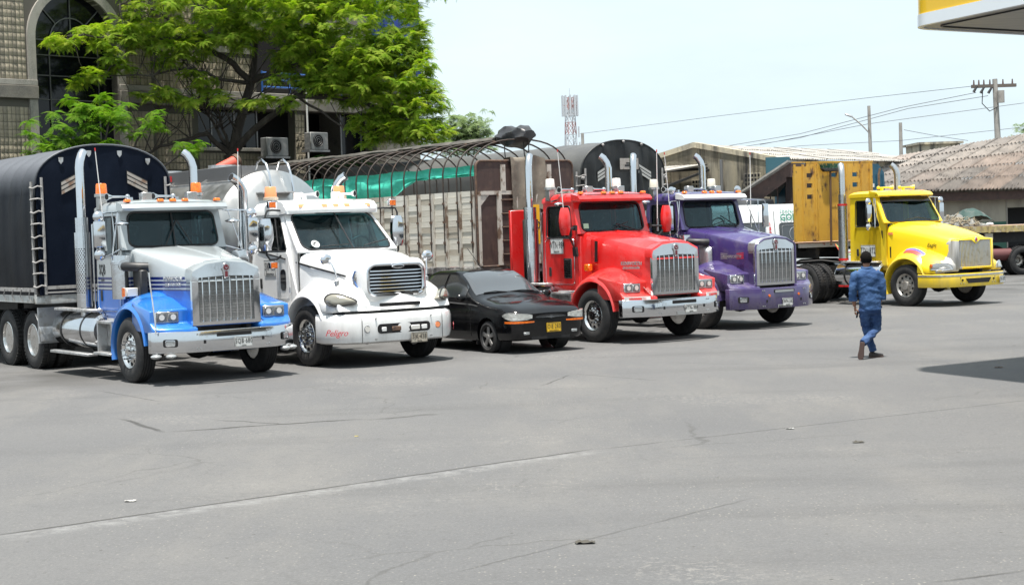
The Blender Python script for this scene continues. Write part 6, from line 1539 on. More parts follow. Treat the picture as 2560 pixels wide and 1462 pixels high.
        return mul(mk, strength), off.outputs[0], inside
    m1, d1, in1 = seam((-60, 1345), (1500, 1120), .030, .09)
    # exposed gravel strip on the near side of the long seam
    strip = mul(mul(rng(d1, -.34, -.18), rng(d1, -.06, .0, 1, 0)), in1); strip = mul(strip, rng(noise_(5.5, 5, .8), .42, .62))
    col = mixc(t, mul(strip, .70), col, (0.2, 0.2, 0.1953))
    cracks = [m1]
    for a, b, wi, am, st_ in (((1480, 1125), (2700, 985), .018, .05, .8), ((300, 1045), (415, 1082), .05, .16, .9), ((405, 1080), (930, 1045), .06, .3, 1.), ((900, 1050), (1160, 1030), .09, .4, .8), ((520, 1050), (760, 1062), .04, .4, .8),
                              ((240, 975), (410, 1005), .018, .1, .8), ((-50, 948), (330, 922), .016, .03, 1.), ((1350, 965), (1430, 935), .02, .25, .9), ((1410, 932), (1660, 952), .016, .05, .9), ((1100, 1440), (1900, 1240), .02, .12, .45),
                              ((1640, 905), (2030, 915), .014, .1, .7), ((1850, 890), (2300, 905), .012, .2, .6), ((1860, 1000), (2110, 996), .012, .05, .7), ((2300, 1460), (2600, 1420), .025, .1, .8), ((1950, 855), (2450, 835), .014, .2, .6), ((1700, 880), (2400, 800), .012, .3, .5), ((1290, 850), (1900, 880), .012, .2, .5)):
        cracks.append(seam(a, b, wi, am, st_)[0])
    tot = cracks[0]
    for c in cracks[1:]:
        q = nnode(t, 'ShaderNodeMath', operation='MAXIMUM'); L(tot, q.inputs[0]); L(c, q.inputs[1]); tot = q.outputs[0]
    col = mixc(t, mul(tot, .9), col, (0.0279, 0.02604, 0.02418))
    # asphalt darkens in blotches from the row of front wheels backwards
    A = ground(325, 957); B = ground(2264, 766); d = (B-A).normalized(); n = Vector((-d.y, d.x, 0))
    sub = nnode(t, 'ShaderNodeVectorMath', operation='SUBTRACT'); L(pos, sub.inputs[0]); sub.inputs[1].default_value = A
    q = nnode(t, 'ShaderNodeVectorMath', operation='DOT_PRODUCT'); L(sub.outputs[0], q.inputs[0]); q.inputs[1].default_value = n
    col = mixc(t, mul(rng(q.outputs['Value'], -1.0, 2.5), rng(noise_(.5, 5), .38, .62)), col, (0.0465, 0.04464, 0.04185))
    L(col, p.inputs['Base Color'])
    bsum = nnode(t, 'ShaderNodeMath', operation='MULTIPLY_ADD'); L(tot, bsum.inputs[0]); bsum.inputs[1].default_value = -2.2; L(noise_(70, 3, .7), bsum.inputs[2])
    bp = nnode(t, 'ShaderNodeBump', Strength=.45, Distance=.012); L(bsum.outputs[0], bp.inputs['Height']); L(bp.outputs['Normal'], p.inputs['Normal'])
    return m
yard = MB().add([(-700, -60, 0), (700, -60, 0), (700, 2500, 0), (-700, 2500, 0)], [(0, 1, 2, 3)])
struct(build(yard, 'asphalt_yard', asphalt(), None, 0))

# ================================================================== stone-block building on the left
FA = R(47); F0 = at(0, 243, 42.5); F0 = Vector((F0.x, F0.y, 0)); FD = Vector((math.cos(FA), math.sin(FA), 0)); FN = Vector((math.sin(FA), -math.cos(FA), 0))
def fac(px, py, back=0.):
    d = ray(px, py); o = Vector((0, 0, CAMH)); p0 = F0 - FN*back
    t = (p0 - o).dot(FN)/d.dot(FN); P = o + d*t; return (P - F0).dot(FD), P.z
U = lambda px, py=250, b=0.: fac(px, py, b)[0]
Z = lambda px, py, b=0.: fac(px, py, b)[1]
stone_c = [M('split block %d' % i, c, .95, layers=[(d, 6, .45, .7, None), ((.055, .052, .045), 2.2, .60, .80, (1, 1, .4))], bump=.9, bscale=26) for i, (c, d) in enumerate((((.29, .25, .185), (.21, .185, .14)), ((.24, .21, .16), (.18, .16, .12)), ((.33, .285, .21), (.24, .21, .16))))]
concrete = M('pebble concrete', (.28, .26, .225), .9, layers=[((.15, .145, .13), 3, .45, .75, (1, 1, .5)), ((.32, .30, .27), 40, .5, .65, None)], bump=.3, bscale=60)
concrete_dk = M('stained band concrete', (.16, .145, .12), .9, layers=[((.09, .085, .075), 2.5, .45, .75, None), ((.21, .20, .18), 45, .52, .68, None)], bump=.3, bscale=60)
mortar = M('mortar', (.085, .078, .064), .95)
dkglass = M('dark window glass', (.004, .005, .007), .08, 0, 0, spec=.35)
frame_al = M('grey window frame', (.20, .20, .20), .45, .4)
frame_dk = M('dark window bar', (.09, .09, .09), .5, .3)
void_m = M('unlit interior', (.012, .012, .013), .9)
def building():
    T = thing('stone_block_building', F0, FA, 'tan split-block building with a tall arched window behind the big tree', 'building')
    TOP = 13.0
    uA, uB, uC, uD, uE = U(92), U(296), U(388), U(493, 250, .35), U(1040, 250, .0)
    zb0, zb1 = Z(0, 245), Z(0, 197)
    def wall(u0, u1, z0, z1, y0=0., y1=.4, mat=mortar, name='wall'): return build(MB().box(u0, u1, y0, y1, z0, z1), name, mat, T)
    wall(-7, uA, 0, TOP); wall(uB, uC, 0, TOP)
    # arch spandrel
    um = (uA+uB)/2; r_ = (uB-uA)/2; zs = Z(92, 95)
    arc = [(um + r_*math.cos(a), zs + r_*math.sin(a)) for a in [math.pi*i/20 for i in range(21)]]
    poly = [(uB, TOP), (uA, TOP)] + [(u, z) for u, z in reversed(arc)]
    build(MB().prism(poly, 'xz', 0, .4), 'arch_wall', mortar, T)
    tr = [(um + (r_+.0)*math.cos(a), zs + r_*math.sin(a)) for a in [math.pi*i/24 for i in range(25)]]; tro = [(um + (r_+.24)*math.cos(a), zs + (r_+.24)*math.sin(a)) for a in [math.pi*i/24 for i in range(25)]]
    inn = [(uB, 0)] + tr + [(uA, 0)]; ou = [(uB+.22, 0)] + tro + [(uA-.24, 0)]
    build(MB().loft([[(a[0], -.07, a[1]), (a[0], .36, a[1]), (b[0], .36, b[1]), (b[0], -.07, b[1])] for a, b in zip(inn, ou)]), 'arch_surround', concrete, T, 30)
    # window: panes and bars
    W = build(MB().box(uA, uB, .30, .34, 0, zs), 'arched_window', dkglass, T)
    build(MB().prism([(u, z) for u, z in arc], 'xz', .30, .34), 'fan_light', dkglass, W)
    u1, u2 = U(131, 250, .2), U(252, 250, .2)
    zl = [0, Z(200, 252, .2), Z(200, 193, .2), Z(200, 143, .2), zs]
    bars = [((u1, 0), (u1, zs)), ((u2, 0), (u2, zs))] + [((uA, z), (uB, z)) for z in zl[1:]] + [((um, zs), (um, zs+r_))]
    for a in (45, 135): bars.append(((um+.5*r_*math.cos(R(a)), zs+.5*r_*math.sin(R(a))), (um+r_*math.cos(R(a)), zs+r_*math.sin(R(a)))))
    for (a, b) in bars: build(MB().tube([(a[0], .27, a[1]), (b[0], .27, b[1])], .022, 4), 'window_bar', frame_dk, W)
    build(MB().tube([(um+.5*r_*math.cos(math.pi*i/12), .27, zs+.5*r_*math.sin(math.pi*i/12)) for i in range(13)], .022, 4), 'window_bar', frame_dk, W)
    # string course
    for a, b, y in ((-7, uA, -.14), (uB, uC+.0, -.14), (uC, uE, .20)):
        build(MB().box(a, b, y, y+.3, zb0, zb1-.16), 'string_course', concrete_dk, T, bevel=.015); build(MB().box(a, b, y+.03, y+.3, zb1-.15, zb1), 'string_course', concrete, T, bevel=.01)
    # recessed wing
    wall(uC, uD, 0, TOP, .35, .75)
    uF = U(640, 200, .35); zt = Z(560, 132, .35)
    wall(uD, uF, zb1-.02, zt, .35, .75, name='upper_wall'); build(MB().box(uD, uF, .30, .8, zt, zt+.18), 'coping', concrete, T)
    wall(uD, uE, zb0+.02, zb1-.02, .40, .75, concrete_dk, 'lintel')
    wall(uF+.02, uE, zb1+1.9, TOP-1, .38, .8, concrete_dk, 'upper_wall')
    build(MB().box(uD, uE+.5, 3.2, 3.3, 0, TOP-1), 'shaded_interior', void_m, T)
    build(MB().box(uD, uE, .8, 3.2, zb1-.3, zb1-.1), 'upper_floor', concrete_dk, T)
    # low sill wall, pillar, dark glazing
    zsl = Z(560, 378, .35)
    wall(uD, U(655, 300, .35), 0, zsl, .35, .70, name='sill_wall'); build(MB().box(uD, U(655, 300, .35), .27, .75, zsl, zsl+.10), 'sill_coping', concrete, T, bevel=.01)
    up = U(737, 320, .3), U(762, 320, .3)
    build(MB().box(up[0], up[1], .28, .62, 0, zb0+.02), 'pillar', mortar, T)
    for a, b in ((uD, U(640, 300, .9)), (U(850, 300, .9), uE)):
        g_ = build(MB().box(a, b, .9, .93, zsl if a == uD else 0, zb0), 'dark_glazing', dkglass, T)
        for k in range(4): build(MB().box(a+(b-a)*k/3-.025, a+(b-a)*k/3+.025, .87, .90, zsl if a == uD else 0, zb0), 'glazing_bar', frame_al, g_)
    # blue balcony rails
    ra, rb = U(655, 200, .3), U(915, 200, .3); bluep = M('blue rail paint', (.02, .09, .32), .4, 0, .4)
    for k in range(3):
        z = Z(780, 224-17*k, .3); build(MB().cyl((ra, .30, z), (rb, .30, z), .035, n=8), 'balcony_rail', bluep, T)
    for k in range(5): build(MB().cyl((ra+(rb-ra)*k/4, .30, zb1), (ra+(rb-ra)*k/4, .30, Z(780, 185, .3)), .03, n=6), 'balcony_post', bluep, T)
    # blue stair tower at the right end
    uT0, uT1 = U(950, 100), U(1037, 100); blue_wall = M('cobalt wall paint', (.012, .04, .24), .6, layers=[((.008, .025, .16), 2, .5, .75, None)])
    for k in range(6):
        z0 = zb1 + .6 + k*1.25; build(MB().box(uT0, uT1, -.25, .5, z0, z0+1.235), 'blue_panel', blue_wall, T, bevel=.008)
    build(MB().box(uT0, uT1-.02, -.1, 4.0, 0, zb1+.6), 'tower_base', concrete_dk, T); build(MB().box(uT1-.3, uT1-.003, .5, 4.0, zb1+.6, TOP), 'tower_side', concrete_dk, T)
    build(MB().cyl((U(768, 300, .15), .15, 3.0), (U(768, 300, .15), .15, Z(768, 228, .15)), .03, n=8), 'rain_pipe', M('pipe white', (.6, .6, .58), .5), T)
    # split-face blocks: the largest panel one by one, the rest joined
    bw, bh = .124, .205; zlo = 4.3
    def rough_block(k):
        rr = random.Random(k); m = MB(); w_, h_ = bw-.012, bh-.012
        f = lambda u, v: (u*w_, -(.012 + .022*rr.random()) if 0 < u < 1 and 0 < v < 1 else 0., v*h_)
        m.grid(f, 3, 3); return m
    n1 = 0; rest = MB()
    def panel(u0, u1, z0, z1, y, single):
        nonlocal n1
        nu = int((u1-u0)/bw); nz_ = int((z1-z0)/bh)
        for j in range(nz_):
            for i in range(nu):
                u, z = u0 + i*bw, z0 + j*bh
                if single and n1 < 300:
                    mt = stone_c[(i*7+j*3) % 3]; k = rnd.randrange(5)
                    build(lambda: rough_block(k), 'block', mt, T, 35, loc=(u, y-.004*rnd.random(), z), key='blk%d%s' % (k, mt.name)); n1 += 1
                else:
                    q = .004 + .03*rnd.random(); w_, h_ = bw-.012, bh-.012; e = .012
                    rest.add([(u, y, z), (u+w_, y, z), (u+w_, y, z+h_), (u, y, z+h_), (u+e, y-q, z+e), (u+w_-e, y-q*rnd.random(), z+e), (u+w_-e, y-q, z+h_-e), (u+e, y-q*rnd.random(), z+h_-e)],
                             [(4, 5, 6, 7), (0, 1, 5, 4), (1, 2, 6, 5), (2, 3, 7, 6), (3, 0, 4, 7)])
    panel(U(-4), U(74), zb1+.02, 9.4, -.002, True); panel(U(-4), U(88), zlo, zb0-.05, -.002, True)
    panel(-6.9, U(-4)-.13, zb1+.02, 9.4, -.002, False); panel(-6.9, U(-4)-.13, 2.2, zb0-.05, -.002, False)
    panel(uB+.26, uC-.02, zb1+.02, 10, -.002, False); panel(uB+.26, uC-.02, zlo, zb0-.05, -.002, False)
    panel(uC+.02, uD-.02, zb1+.02, 10, .348, False); panel(uC+.02, uD-.12, zlo, zb0-.05, .348, False)
    panel(uD, uF-.02, zb1+.02, zt-.02, .348, False); panel(uD, U(655, 300, .35)-.02, 4.2, zsl-.02, .348, False); panel(up[0], up[1], 4.2, zb0, .278, False)
    b_ = stuff(build(rest, 'block_facing', stone_c[0], T, 0))
    # air-conditioning units
    acm = M('aircon casing', (.15, .155, .155), .5, layers=[((.26, .25, .24), 6, .5, .75, None)])
    for (pa, pb, ya, yb, lb) in ((652, 706, 345, 392, 'dusty air-conditioning unit on the sill beside the tree trunk'), (762, 806, 332, 376, 'pale air-conditioning unit to the right of the block pillar')):
        ua, ub = U(pa, 370), U(pb, 370); za, zb_ = Z(pa, yb), Z(pa, ya); P = F0 + FD*((ua+ub)/2) + FN*.0
        A = thing('air_conditioner', (P.x, P.y, za), FA, lb, 'air conditioner', 'air-conditioning units on the facade'); w_ = ub-ua; h = zb_-za
        build(MB().box(-w_/2, w_/2, -.30, .02, 0, h), 'casing', acm, A, bevel=.02)
        f_ = build(MB().cyl((-w_*.08, -.302, h*.52), (-w_*.08, -.31, h*.52), h*.38, n=24), 'fan_opening', hole_m, A)
        for k in range(3): build(MB().tube([(-w_*.08+h*.38*.3*(k+1)*math.cos(a), -.318, h*.52+h*.38*.3*(k+1)*math.sin(a)) for a in [2*math.pi*i/20 for i in range(20)]], .006, 4, True), 'fan_guard', frame_al, f_)
        build(MB().box(-w_/2-.05, w_/2+.05, -.30, .1, -.06, 0), 'bracket', frame_al, A)
    return T
bld = building()

# ================================================================== corrugated roofs and sheds
def corr_sheets(T, fn, nu, nv, mats, waves=7, amp=.028, lift=.035, over=.06, name='roof_sheet'):
    for j in range(nv):
        for i in range(nu):
            ua, ub = i/nu, (i+1)/nu + .25/nu/waves; va, vb = j/nv - (over/nv if j else .3*over/nv), (j+1)/nv
            n = waves*6; m = MB(); jit = rnd.uniform(-.01, .01)
            def P(u, v):
                uu = ua + (ub-ua)*u; vv = va + (vb-va)*v + jit*.3/nv
                p = fn(uu, vv); e = .01; nn = (fn(uu+e, vv)-fn(uu-e, vv)).cross(fn(uu, vv+e)-fn(uu, vv-e)).normalized()
                if nn.z < 0: nn = -nn
                return p + nn*(amp*math.cos(2*math.pi*waves*u) + lift*(1-v) + (i % 2)*.004 + jit)
            m.grid(P, n, 2)
            build(m, name, rnd.choice(mats), T, 60)
def roofmats(nm, cs):
    return [M('%s sheet %d' % (nm, i), c, .85, layers=[(tuple(x*.72 for x in c), 1.6, .45, .75, (1, 1, 1)), (tuple(min(1, x*1.35) for x in c), 3.5, .58, .8, None), ((.07, .06, .055), 3, .56, .75, None)], bump=.2, bscale=20) for i, c in enumerate(cs)]
grey_roof = roofmats('fibre cement', ((.30, .285, .26), (.26, .25, .23), (.34, .32, .29)))
clay_roof = roofmats('reddish fibre cement', ((.42, .365, .325), (.37, .335, .305), (.47, .40, .35), (.44, .395, .355)))
plaster = M('stained plaster', (.50, .44, .32), .95, layers=[((.34, .31, .25), 1.2, .42, .65, (1, 1, .35)), ((.07, .066, .062), 1.6, .47, .66, (2, 2, .22)), ((.66, .58, .40), 3, .6, .8, None)], bump=.2, bscale=12)
darkwood = M('dark brown timber', (.075, .045, .038), .8, layers=[((.045, .03, .027), 5, .45, .7, None), ((.14, .10, .085), 9, .62, .8, None)])
def grey_shed():
    A = at(1925, 396, 58); th = R(49); T = thing('grey_roofed_shed', (A.x, A.y, 0), th, 'long shed with a grey corrugated roof and a stained plaster gable wall', 'building')
    he, hr, hw, ln = 4.5, 5.15, 3.3, 12      # local x along the eave (away), y to the left-back
    build(MB().add([(0, 0, 0), (0, 0, he-.05), (0, hw, hr-.03), (0, 2*hw, he-.05), (0, 2*hw, 0)], [(0, 1, 2, 3, 4)]).loft([[(0, 0, 0), (0, 0, he-.05), (0, hw, hr-.03), (0, 2*hw, he-.05), (0, 2*hw, 0)], [(.25, 0, 0), (.25, 0, he-.05), (.25, hw, hr-.03), (.25, 2*hw, he-.05), (.25, 2*hw, 0)]]), 'gable_wall', plaster, T)
    build(MB().loft([[(-.04, -.05, he-.12), (-.04, -.05, he+.08), (.3, -.05, he+.08), (.3, -.05, he-.12)], [(-.04, hw, hr-.08), (-.04, hw, hr+.12), (.3, hw, hr+.12), (.3, hw, hr-.08)], [(-.04, 2*hw+.05, he-.12), (-.04, 2*hw+.05, he+.08), (.3, 2*hw+.05, he+.08), (.3, 2*hw+.05, he-.12)]]), 'gable_coping', plaster, T)
    build(MB().box(.25, ln, 0, .2, 0, he-.05), 'side_wall', plaster, T)
    corr_sheets(T, lambda u, v: Vector((.3 + (ln-.3)*u, -.35 + (hw+.35)*v, he-.06 + (hr-he+.06)*v)), 11, 3, grey_roof)
    corr_sheets(T, lambda u, v: Vector((.3 + (ln-.3)*u, 2*hw+.35 - (hw+.35)*v, he-.06 + (hr-he+.06)*v)), 10, 1, grey_roof, waves=14)
    # perforated vent blocks
    for (y, z) in ((.78, 3.75), (3.1, 3.62)):
        v = build(MB().box(-.006, .01, y-.36, y+.36, z-.24, z+.26), 'vent_block', plaster, T)
        for a in range(5):
            for b in range(3): build(MB().box(-.012, -.004, y-.33+.135*a, y-.33+.135*a+.09, z-.2+.155*b, z-.2+.155*b+.10), 'vent_hole', hole_m, v)
    build(MB().cyl((-.08, 2.05, 0), (-.08, 2.05, 4.55), .06, n=8), 'drain_pipe', frame_al, T)
    # lean-to awning with an open timber truss
    corr_sheets(T, lambda u, v: Vector((-3.2 + 3.1*v, 2.6 + 5.0*u, 4.05 + .35*v)), 5, 1, grey_roof, waves=7, amp=.035)
    for a, b, r_ in (((-3.0, 2.6, 4.0), (-3.0, 7.6, 4.0), .09), ((-.2, 2.6, 4.25), (-.2, 7.6, 4.25), .08), ((-3.0, 2.6, 3.0), (-3.0, 7.6, 1.9), .07), ((-3.0, 2.9, 4.0), (-3.0, 2.9, 3.0), .06), ((-3.0, 3.2, 3.0), (-3.0, 5.6, 3.95), .06), ((-3.0, 5.2, 2.5), (-3.0, 5.2, 4.0), .06), ((-3.0, 7.5, 0), (-3.0, 7.5, 4.0), .08), ((-3.0, 2.6, 0), (-3.0, 2.6, 4.1), .07), ((-3.0, 2.6, 3.55), (-.1, 2.6, 4.2), .06)):
        build(MB().tube([a, b], r_, 4), 'truss_member', blackp, T)
    build(MB().box(-.03, -.004, 4.6, 6.6, 0, 3.4), 'dark_doorway', hole_m, T)
    build(MB().box(-.03, .0, .02, .10, he-1.0, he-.15), 'corner_strip', darkwood, T)
    return T
grey_shed()
def brown_shed():
    A = at(1848, 492, 54); B = at(1965, 408, 54.6); C = at(2140, 420, 55.4); D = at(1848, 560, 54)
    T = thing('brown_gabled_shed', (A.x, A.y, 0), 0, 'dark shed with a sloping brown timber bargeboard behind the white minibus', 'building')
    o = Vector((A.x, A.y, 0)); a, b, c = A-o, B-o, C-o
    dn = Vector((0, 0, -.62)); bk = Vector((0, .12, 0))
    build(MB().hexa([a+dn, b+dn, b+dn+bk, a+dn+bk, a, b, b+bk, a+bk]), 'bargeboard', darkwood, T)
    build(MB().hexa([b+dn*.75, c+dn*.75, c+dn*.75+bk, b+dn*.75+bk, b, c, c+bk, b+bk]), 'ridge_beam', darkwood, T)
    up = Vector((0, 0, .05)); dp = Vector((2.2, 4.0, 0))
    build(MB().hexa([a+Vector((-.15, -.3, .02)), b+Vector((0, -.3, .02)), b+dp, a+dp, a+Vector((-.15, -.3, .09)), b+Vector((0, -.3, .09)), b+dp+up, a+dp+up]), 'roof_slab', grey_roof[0], T)
    build(MB().hexa([Vector((a.x, .6, 0)), Vector((c.x, .8, 0)), Vector((c.x, .9, 0)), Vector((a.x, .7, 0)), a+dn+Vector((0, .6, 0)), Vector((c.x, .8, c.z-.5)), Vector((c.x, .9, c.z-.5)), a+dn+Vector((0, .7, 0))]).box(b.x, c.x, .79, .9, 0, b.z-.3), 'dark_plank_wall', M('dark planks', (.02, .013, .012), .9, layers=[((.035, .022, .02), 4, .5, .6, (8, 1, .3))]), T)  # near-black brown boarding set back under the bargeboard
    for k in range(6): build(MB().tube([a.lerp(b, .1+.15*k) + dn*.9 + Vector((0, .5, 0)), Vector((a.lerp(b, .1+.15*k).x, .52, 0))], .03, 4), 'wall_batten', darkwood, T)
    wn = at(1922, 415, 56.5) - o
    build(MB().box(wn.x-.1, wn.x+.75, wn.y, wn.y+.1, wn.z-.45, wn.z+.75-.45), 'loft_window', M('teal window', (.03, .10, .13), .3), T)
    return T
brown_shed()
def clay_shed():
    E1, E2, T1, T2 = at(1990, 488, 60.5), at(2760, 468, 65.5), at(2195, 400, 66), at(2985, 262, 72)
    o = Vector((E1.x, E1.y, 0)); T = thing('red_roofed_shed', o, 0, 'low workshop with a big reddish corrugated roof at the right edge', 'building')
    F = patch(E1-o, E2-o, T2-o, T1-o); corr_sheets(T, lambda u, v: F(u, v), 14, 5, clay_roof, waves=6, amp=.055, lift=.06)
    e1, e2 = E1-o, E2-o; d = (e2-e1).normalized(); n = Vector((d.y, -d.x, 0)); bk = Vector((-d.y, d.x, 0))*.12; z0 = min(e1.z, e2.z)
    build(MB().hexa([e1-Vector((0, 0, .38))+bk*2, e2-Vector((0, 0, .38))+bk*2, e2-Vector((0, 0, .38))+bk*3, e1-Vector((0, 0, .38))+bk*3, e1-Vector((0, 0, .05))+bk*2, e2-Vector((0, 0, .05))+bk*2, e2-Vector((0, 0, .05))+bk*3, e1-Vector((0, 0, .05))+bk*3]), 'eave_beam', darkwood, T)
    wl = M('grubby cream wall', (.33, .30, .24), .95, layers=[((.22, .20, .17), 1.5, .42, .7, (1, 1, .4)), ((.10, .09, .08), 3, .6, .8, (1, 1, .3))]); gr = M('green dado', (.03, .10, .07), .7)
    def seg(t0, t1, za, zb_, mt, nm, y=0.): 
        a, b = e1.lerp(e2, t0), e1.lerp(e2, t1); q = bk*6 - bk*y
        build(MB().hexa([Vector((a.x, a.y, za))+q, Vector((b.x, b.y, za))+q, Vector((b.x, b.y, za))+q+bk*2, Vector((a.x, a.y, za))+q+bk*2, Vector((a.x, a.y, zb_))+q, Vector((b.x, b.y, zb_))+q, Vector((b.x, b.y, zb_))+q+bk*2, Vector((a.x, a.y, zb_))+q+bk*2]), nm, mt, T)
    td = (2533-1990)/770*1.0
    seg(0, td-.004, 1.9, z0+.3, wl, 'wall'); seg(0, td-.004, 0, 1.9, gr, 'dado', .03); seg(td-.004, td+.0, 0, z0+.3, concrete, 'door_jamb', .2)
    seg(td, 1.0, 2.45, z0+.3, wl, 'wall_over_door'); seg(td+.19, 1.0, 0, 2.45, wl, 'wall'); 
    a, b = e1.lerp(e2, td), e1.lerp(e2, td+.19); q = bk*14
    build(MB().hexa([Vector((a.x, a.y, 0))+q, Vector((b.x, b.y, 0))+q, Vector((b.x, b.y, 0))+q+bk, Vector((a.x, a.y, 0))+q+bk, Vector((a.x, a.y, 2.5))+q, Vector((b.x, b.y, 2.5))+q, Vector((b.x, b.y, 2.5))+q+bk, Vector((a.x, a.y, 2.5))+q+bk]), 'dark_interior', void_m, T)
    # hips of a roof beyond
    c0 = at(2300, 362, 84) - o; c1 = at(2400, 362, 84) - o
    build(MB().box(c0.x, c1.x, c0.y, c0.y+3, 0, c0.z).box(c0.x-.15, c1.x+.15, c0.y-.15, c0.y+3.1, c0.z, c0.z+.12), 'rear_block', plaster, T)
clay_shed()
# ================================================================== minor vehicles behind
def side_frame(pa, pb, d0, d1):
    A, B = at(pa, 560, d0), at(pb, 560, d1); v = B-A; return Vector((A.x, A.y, 0)), math.atan2(v.y, v.x)
def minibus():
    o, rz = side_frame(1838, 2140, 49.5, 51.5); T = thing('white_minibus', o, rz, 'white minibus with green and red lettering parked behind the mustard headboard', 'minibus')
    wp = M('bus white', (.68, .70, .70), .3, 0, .6); L = 6.2
    pr = lambda x, k: [(x, 0+.0, .45), (x, -.03*k, 1.2), (x, .03, 1.75), (x, .12, 2.55), (x, .28, 2.72), (x, 1.0, 2.76), (x, 1.72, 2.72), (x, 1.88, 2.55), (x, 1.97, 1.75), (x, 2.03, 1.2), (x, 2.0, .45)]
    build(MB().loft([pr(-1.0, 1), pr(-.9, 1), pr(2, 1), pr(L-1.4, 1), pr(L-1.0, 1)]), 'body', wp, T, 30, bevel=.02)
    def win(x0, x1, z0, z1, nm='window'):
        f = lambda x, z: Vector((x, .03+(z-1.75)*.1125-.012, z))
        w_ = build(MB().sheet(f, rrect(x0, x1, z0, z1, .08), (0, .01, 0)), nm, glass_dark, T); build(MB().tube([f(*p)-Vector((0, .012, 0)) for p in rrect(x0, x1, z0, z1, .08)], .014, 5, True), 'window_seal', ink, w_); return f, w_
    f, w1 = win(-.6, 1.15, 1.55, 2.18); f, w2 = win(1.68, 2.75, 1.45, 2.15); win(2.95, 4.3, 1.5, 2.15)
    build(MB().tube([f(*p)-Vector((0, .02, 0)) for p in rrect(1.76, 2.67, 1.52, 2.08, .09)], .008, 4, True), 'window_line', alu, w2)
    build(MB().tube([f(2.25+.22*math.cos(a), 1.80+.22*math.sin(a))-Vector((0, .02, 0)) for a in [2*math.pi*i/24 for i in range(24)]], .010, 4, True), 'window_emblem', alu, w2)
    gm = M('green lettering', (.01, .22, .14), .5); rm = M('red lettering', (.5, .03, .04), .5)
    lettering('TRANS', .17, f(1.72, 2.52)-Vector((0, .014, 0)), (1, 0, 0), (0, .11, 1), gm, T, align='LEFT'); lettering('GOL', .30, f(1.72, 2.32)-Vector((0, .014, 0)), (1, 0, 0), (0, .11, 1), gm, T, align='LEFT', bold=.004)
    for k, c in enumerate('1809'): lettering(c, .15, f(1.32, 2.12-.14*k)-Vector((0, .014, 0)), (1, 0, 0), (0, .11, 1), rm, T, bold=.006)
    build(MB().tube([(1.5, -.015, .5), (1.5, -.03, 1.2), (1.5, .02, 1.75), (1.5, .10, 2.55)], .008, 4), 'door_gap', ink, T)
    for x in (.1, 4.0):
        for s, y in ((-1, .12), (1, 1.88)):
            wo = build(lambda: tyre_mb(.36, .22, .21), 'wheel', rubber, T, 30, loc=(x, y, .36), rot=(0, 0, math.pi if s < 0 else 0), key='bty'); build(lambda: MB().lathe([(-.05, .2), (.09, .21), (.08, .18), (.03, .15), (.05, .01)], 'y', 24), 'rim', wheel_dirty, wo, key='brim')
    return T
minibus()
def dark_cab():
    A = at(1905, 560, 53); T = thing('dark_truck_cab', (A.x, A.y, 0), R(-40), 'dark truck cab roof showing above the white minibus', 'truck')
    dp = M('dark cab paint', (.02, .022, .025), .3, 0, .6)
    build(MB().loft([[(0, -1, .6), (0, -1, 2.6), (0, -.8, 2.95), (0, .8, 2.95), (0, 1, 2.6), (0, 1, .6)], [(-1.6, -1, .6), (-1.6, -1, 2.75), (-1.6, -.8, 3.15), (-1.6, .8, 3.15), (-1.6, 1, 2.75), (-1.6, 1, .6)]]), 'cab_body', dp, T, bevel=.06, seg=2)
    build(MB().box(.002, .012, -.85, .85, 1.9, 2.6), 'windscreen', glass_dark, T)
    for s in (-1, 1):
        b = build(MB().tube([(-.1, s*1.0, 2.75), (.1, s*1.35, 2.75), (.1, s*1.35, 2.2)], .02, 6), 'mirror_arm', blackp, T); build(MB().box(.06, .14, s*1.35-.12, s*1.35+.12, 2.2, 2.65), 'mirror', blackp, b, bevel=.02)
        build(tyre_mb, 'wheel', rubber, T, 30, loc=(-.7, s*.95, .52), key='ty'); build(MB().box(-1.15, -1.05, s*1.04-.02, s*1.04+.02, 2.95, 3.25), 'air_horn_mount', chrome, T)
    build(MB().box(.0, .1, -1.0, 1.0, .45, .8), 'bumper', dp, T, bevel=.02)
dark_cab()
def teal_body():
    A = at(2158, 560, 53.5); T = thing('teal_cargo_truck', (A.x, A.y, 0), R(-62), 'rusty teal truck body showing between the mustard headboard and the yellow truck', 'truck')
    tm = M('rusty teal paint', (.02, .085, .13), .5, layers=[((.012, .05, .08), 2, .45, .7, None), ((.12, .06, .035), 6, .62, .72, None)])
    zt = at(2190, 409, 53.5).z
    build(MB().prism([(-.2, 1.2), (-.2, zt), (.75, zt), (1.0, zt-.3), (1.1, 1.2)], 'xz' if False else 'yz', -.05, -4.5), 'cargo_body', tm, T)
    for k in range(5): build(MB().box(-.048, -.02, -.1+.25*k, -.04+.25*k, 1.25, zt-.35), 'body_rib', tm, T)
    wm = M('scuffed white strip', (.30, .34, .36), .6, layers=[((.05, .10, .14), 7, .48, .58, None)])
    build(MB().box(-.046, -.03, -.18, 1.0, zt-1.15, zt-.85), 'lettered_strip', wm, T); build(MB().box(-.046, -.03, .3, .55, zt-.78, zt-.66), 'small_plate', clear_lens, T)
    for x in (-1.0, -3.4):
        for y in (-.05, 1.0): build(tyre_mb, 'wheel', rubber, T, 30, loc=(x, y, .52), key='ty')
    build(MB().box(-4.5, 0, 0, .9, .9, 1.2), 'chassis', frame_m, T)
teal_body()
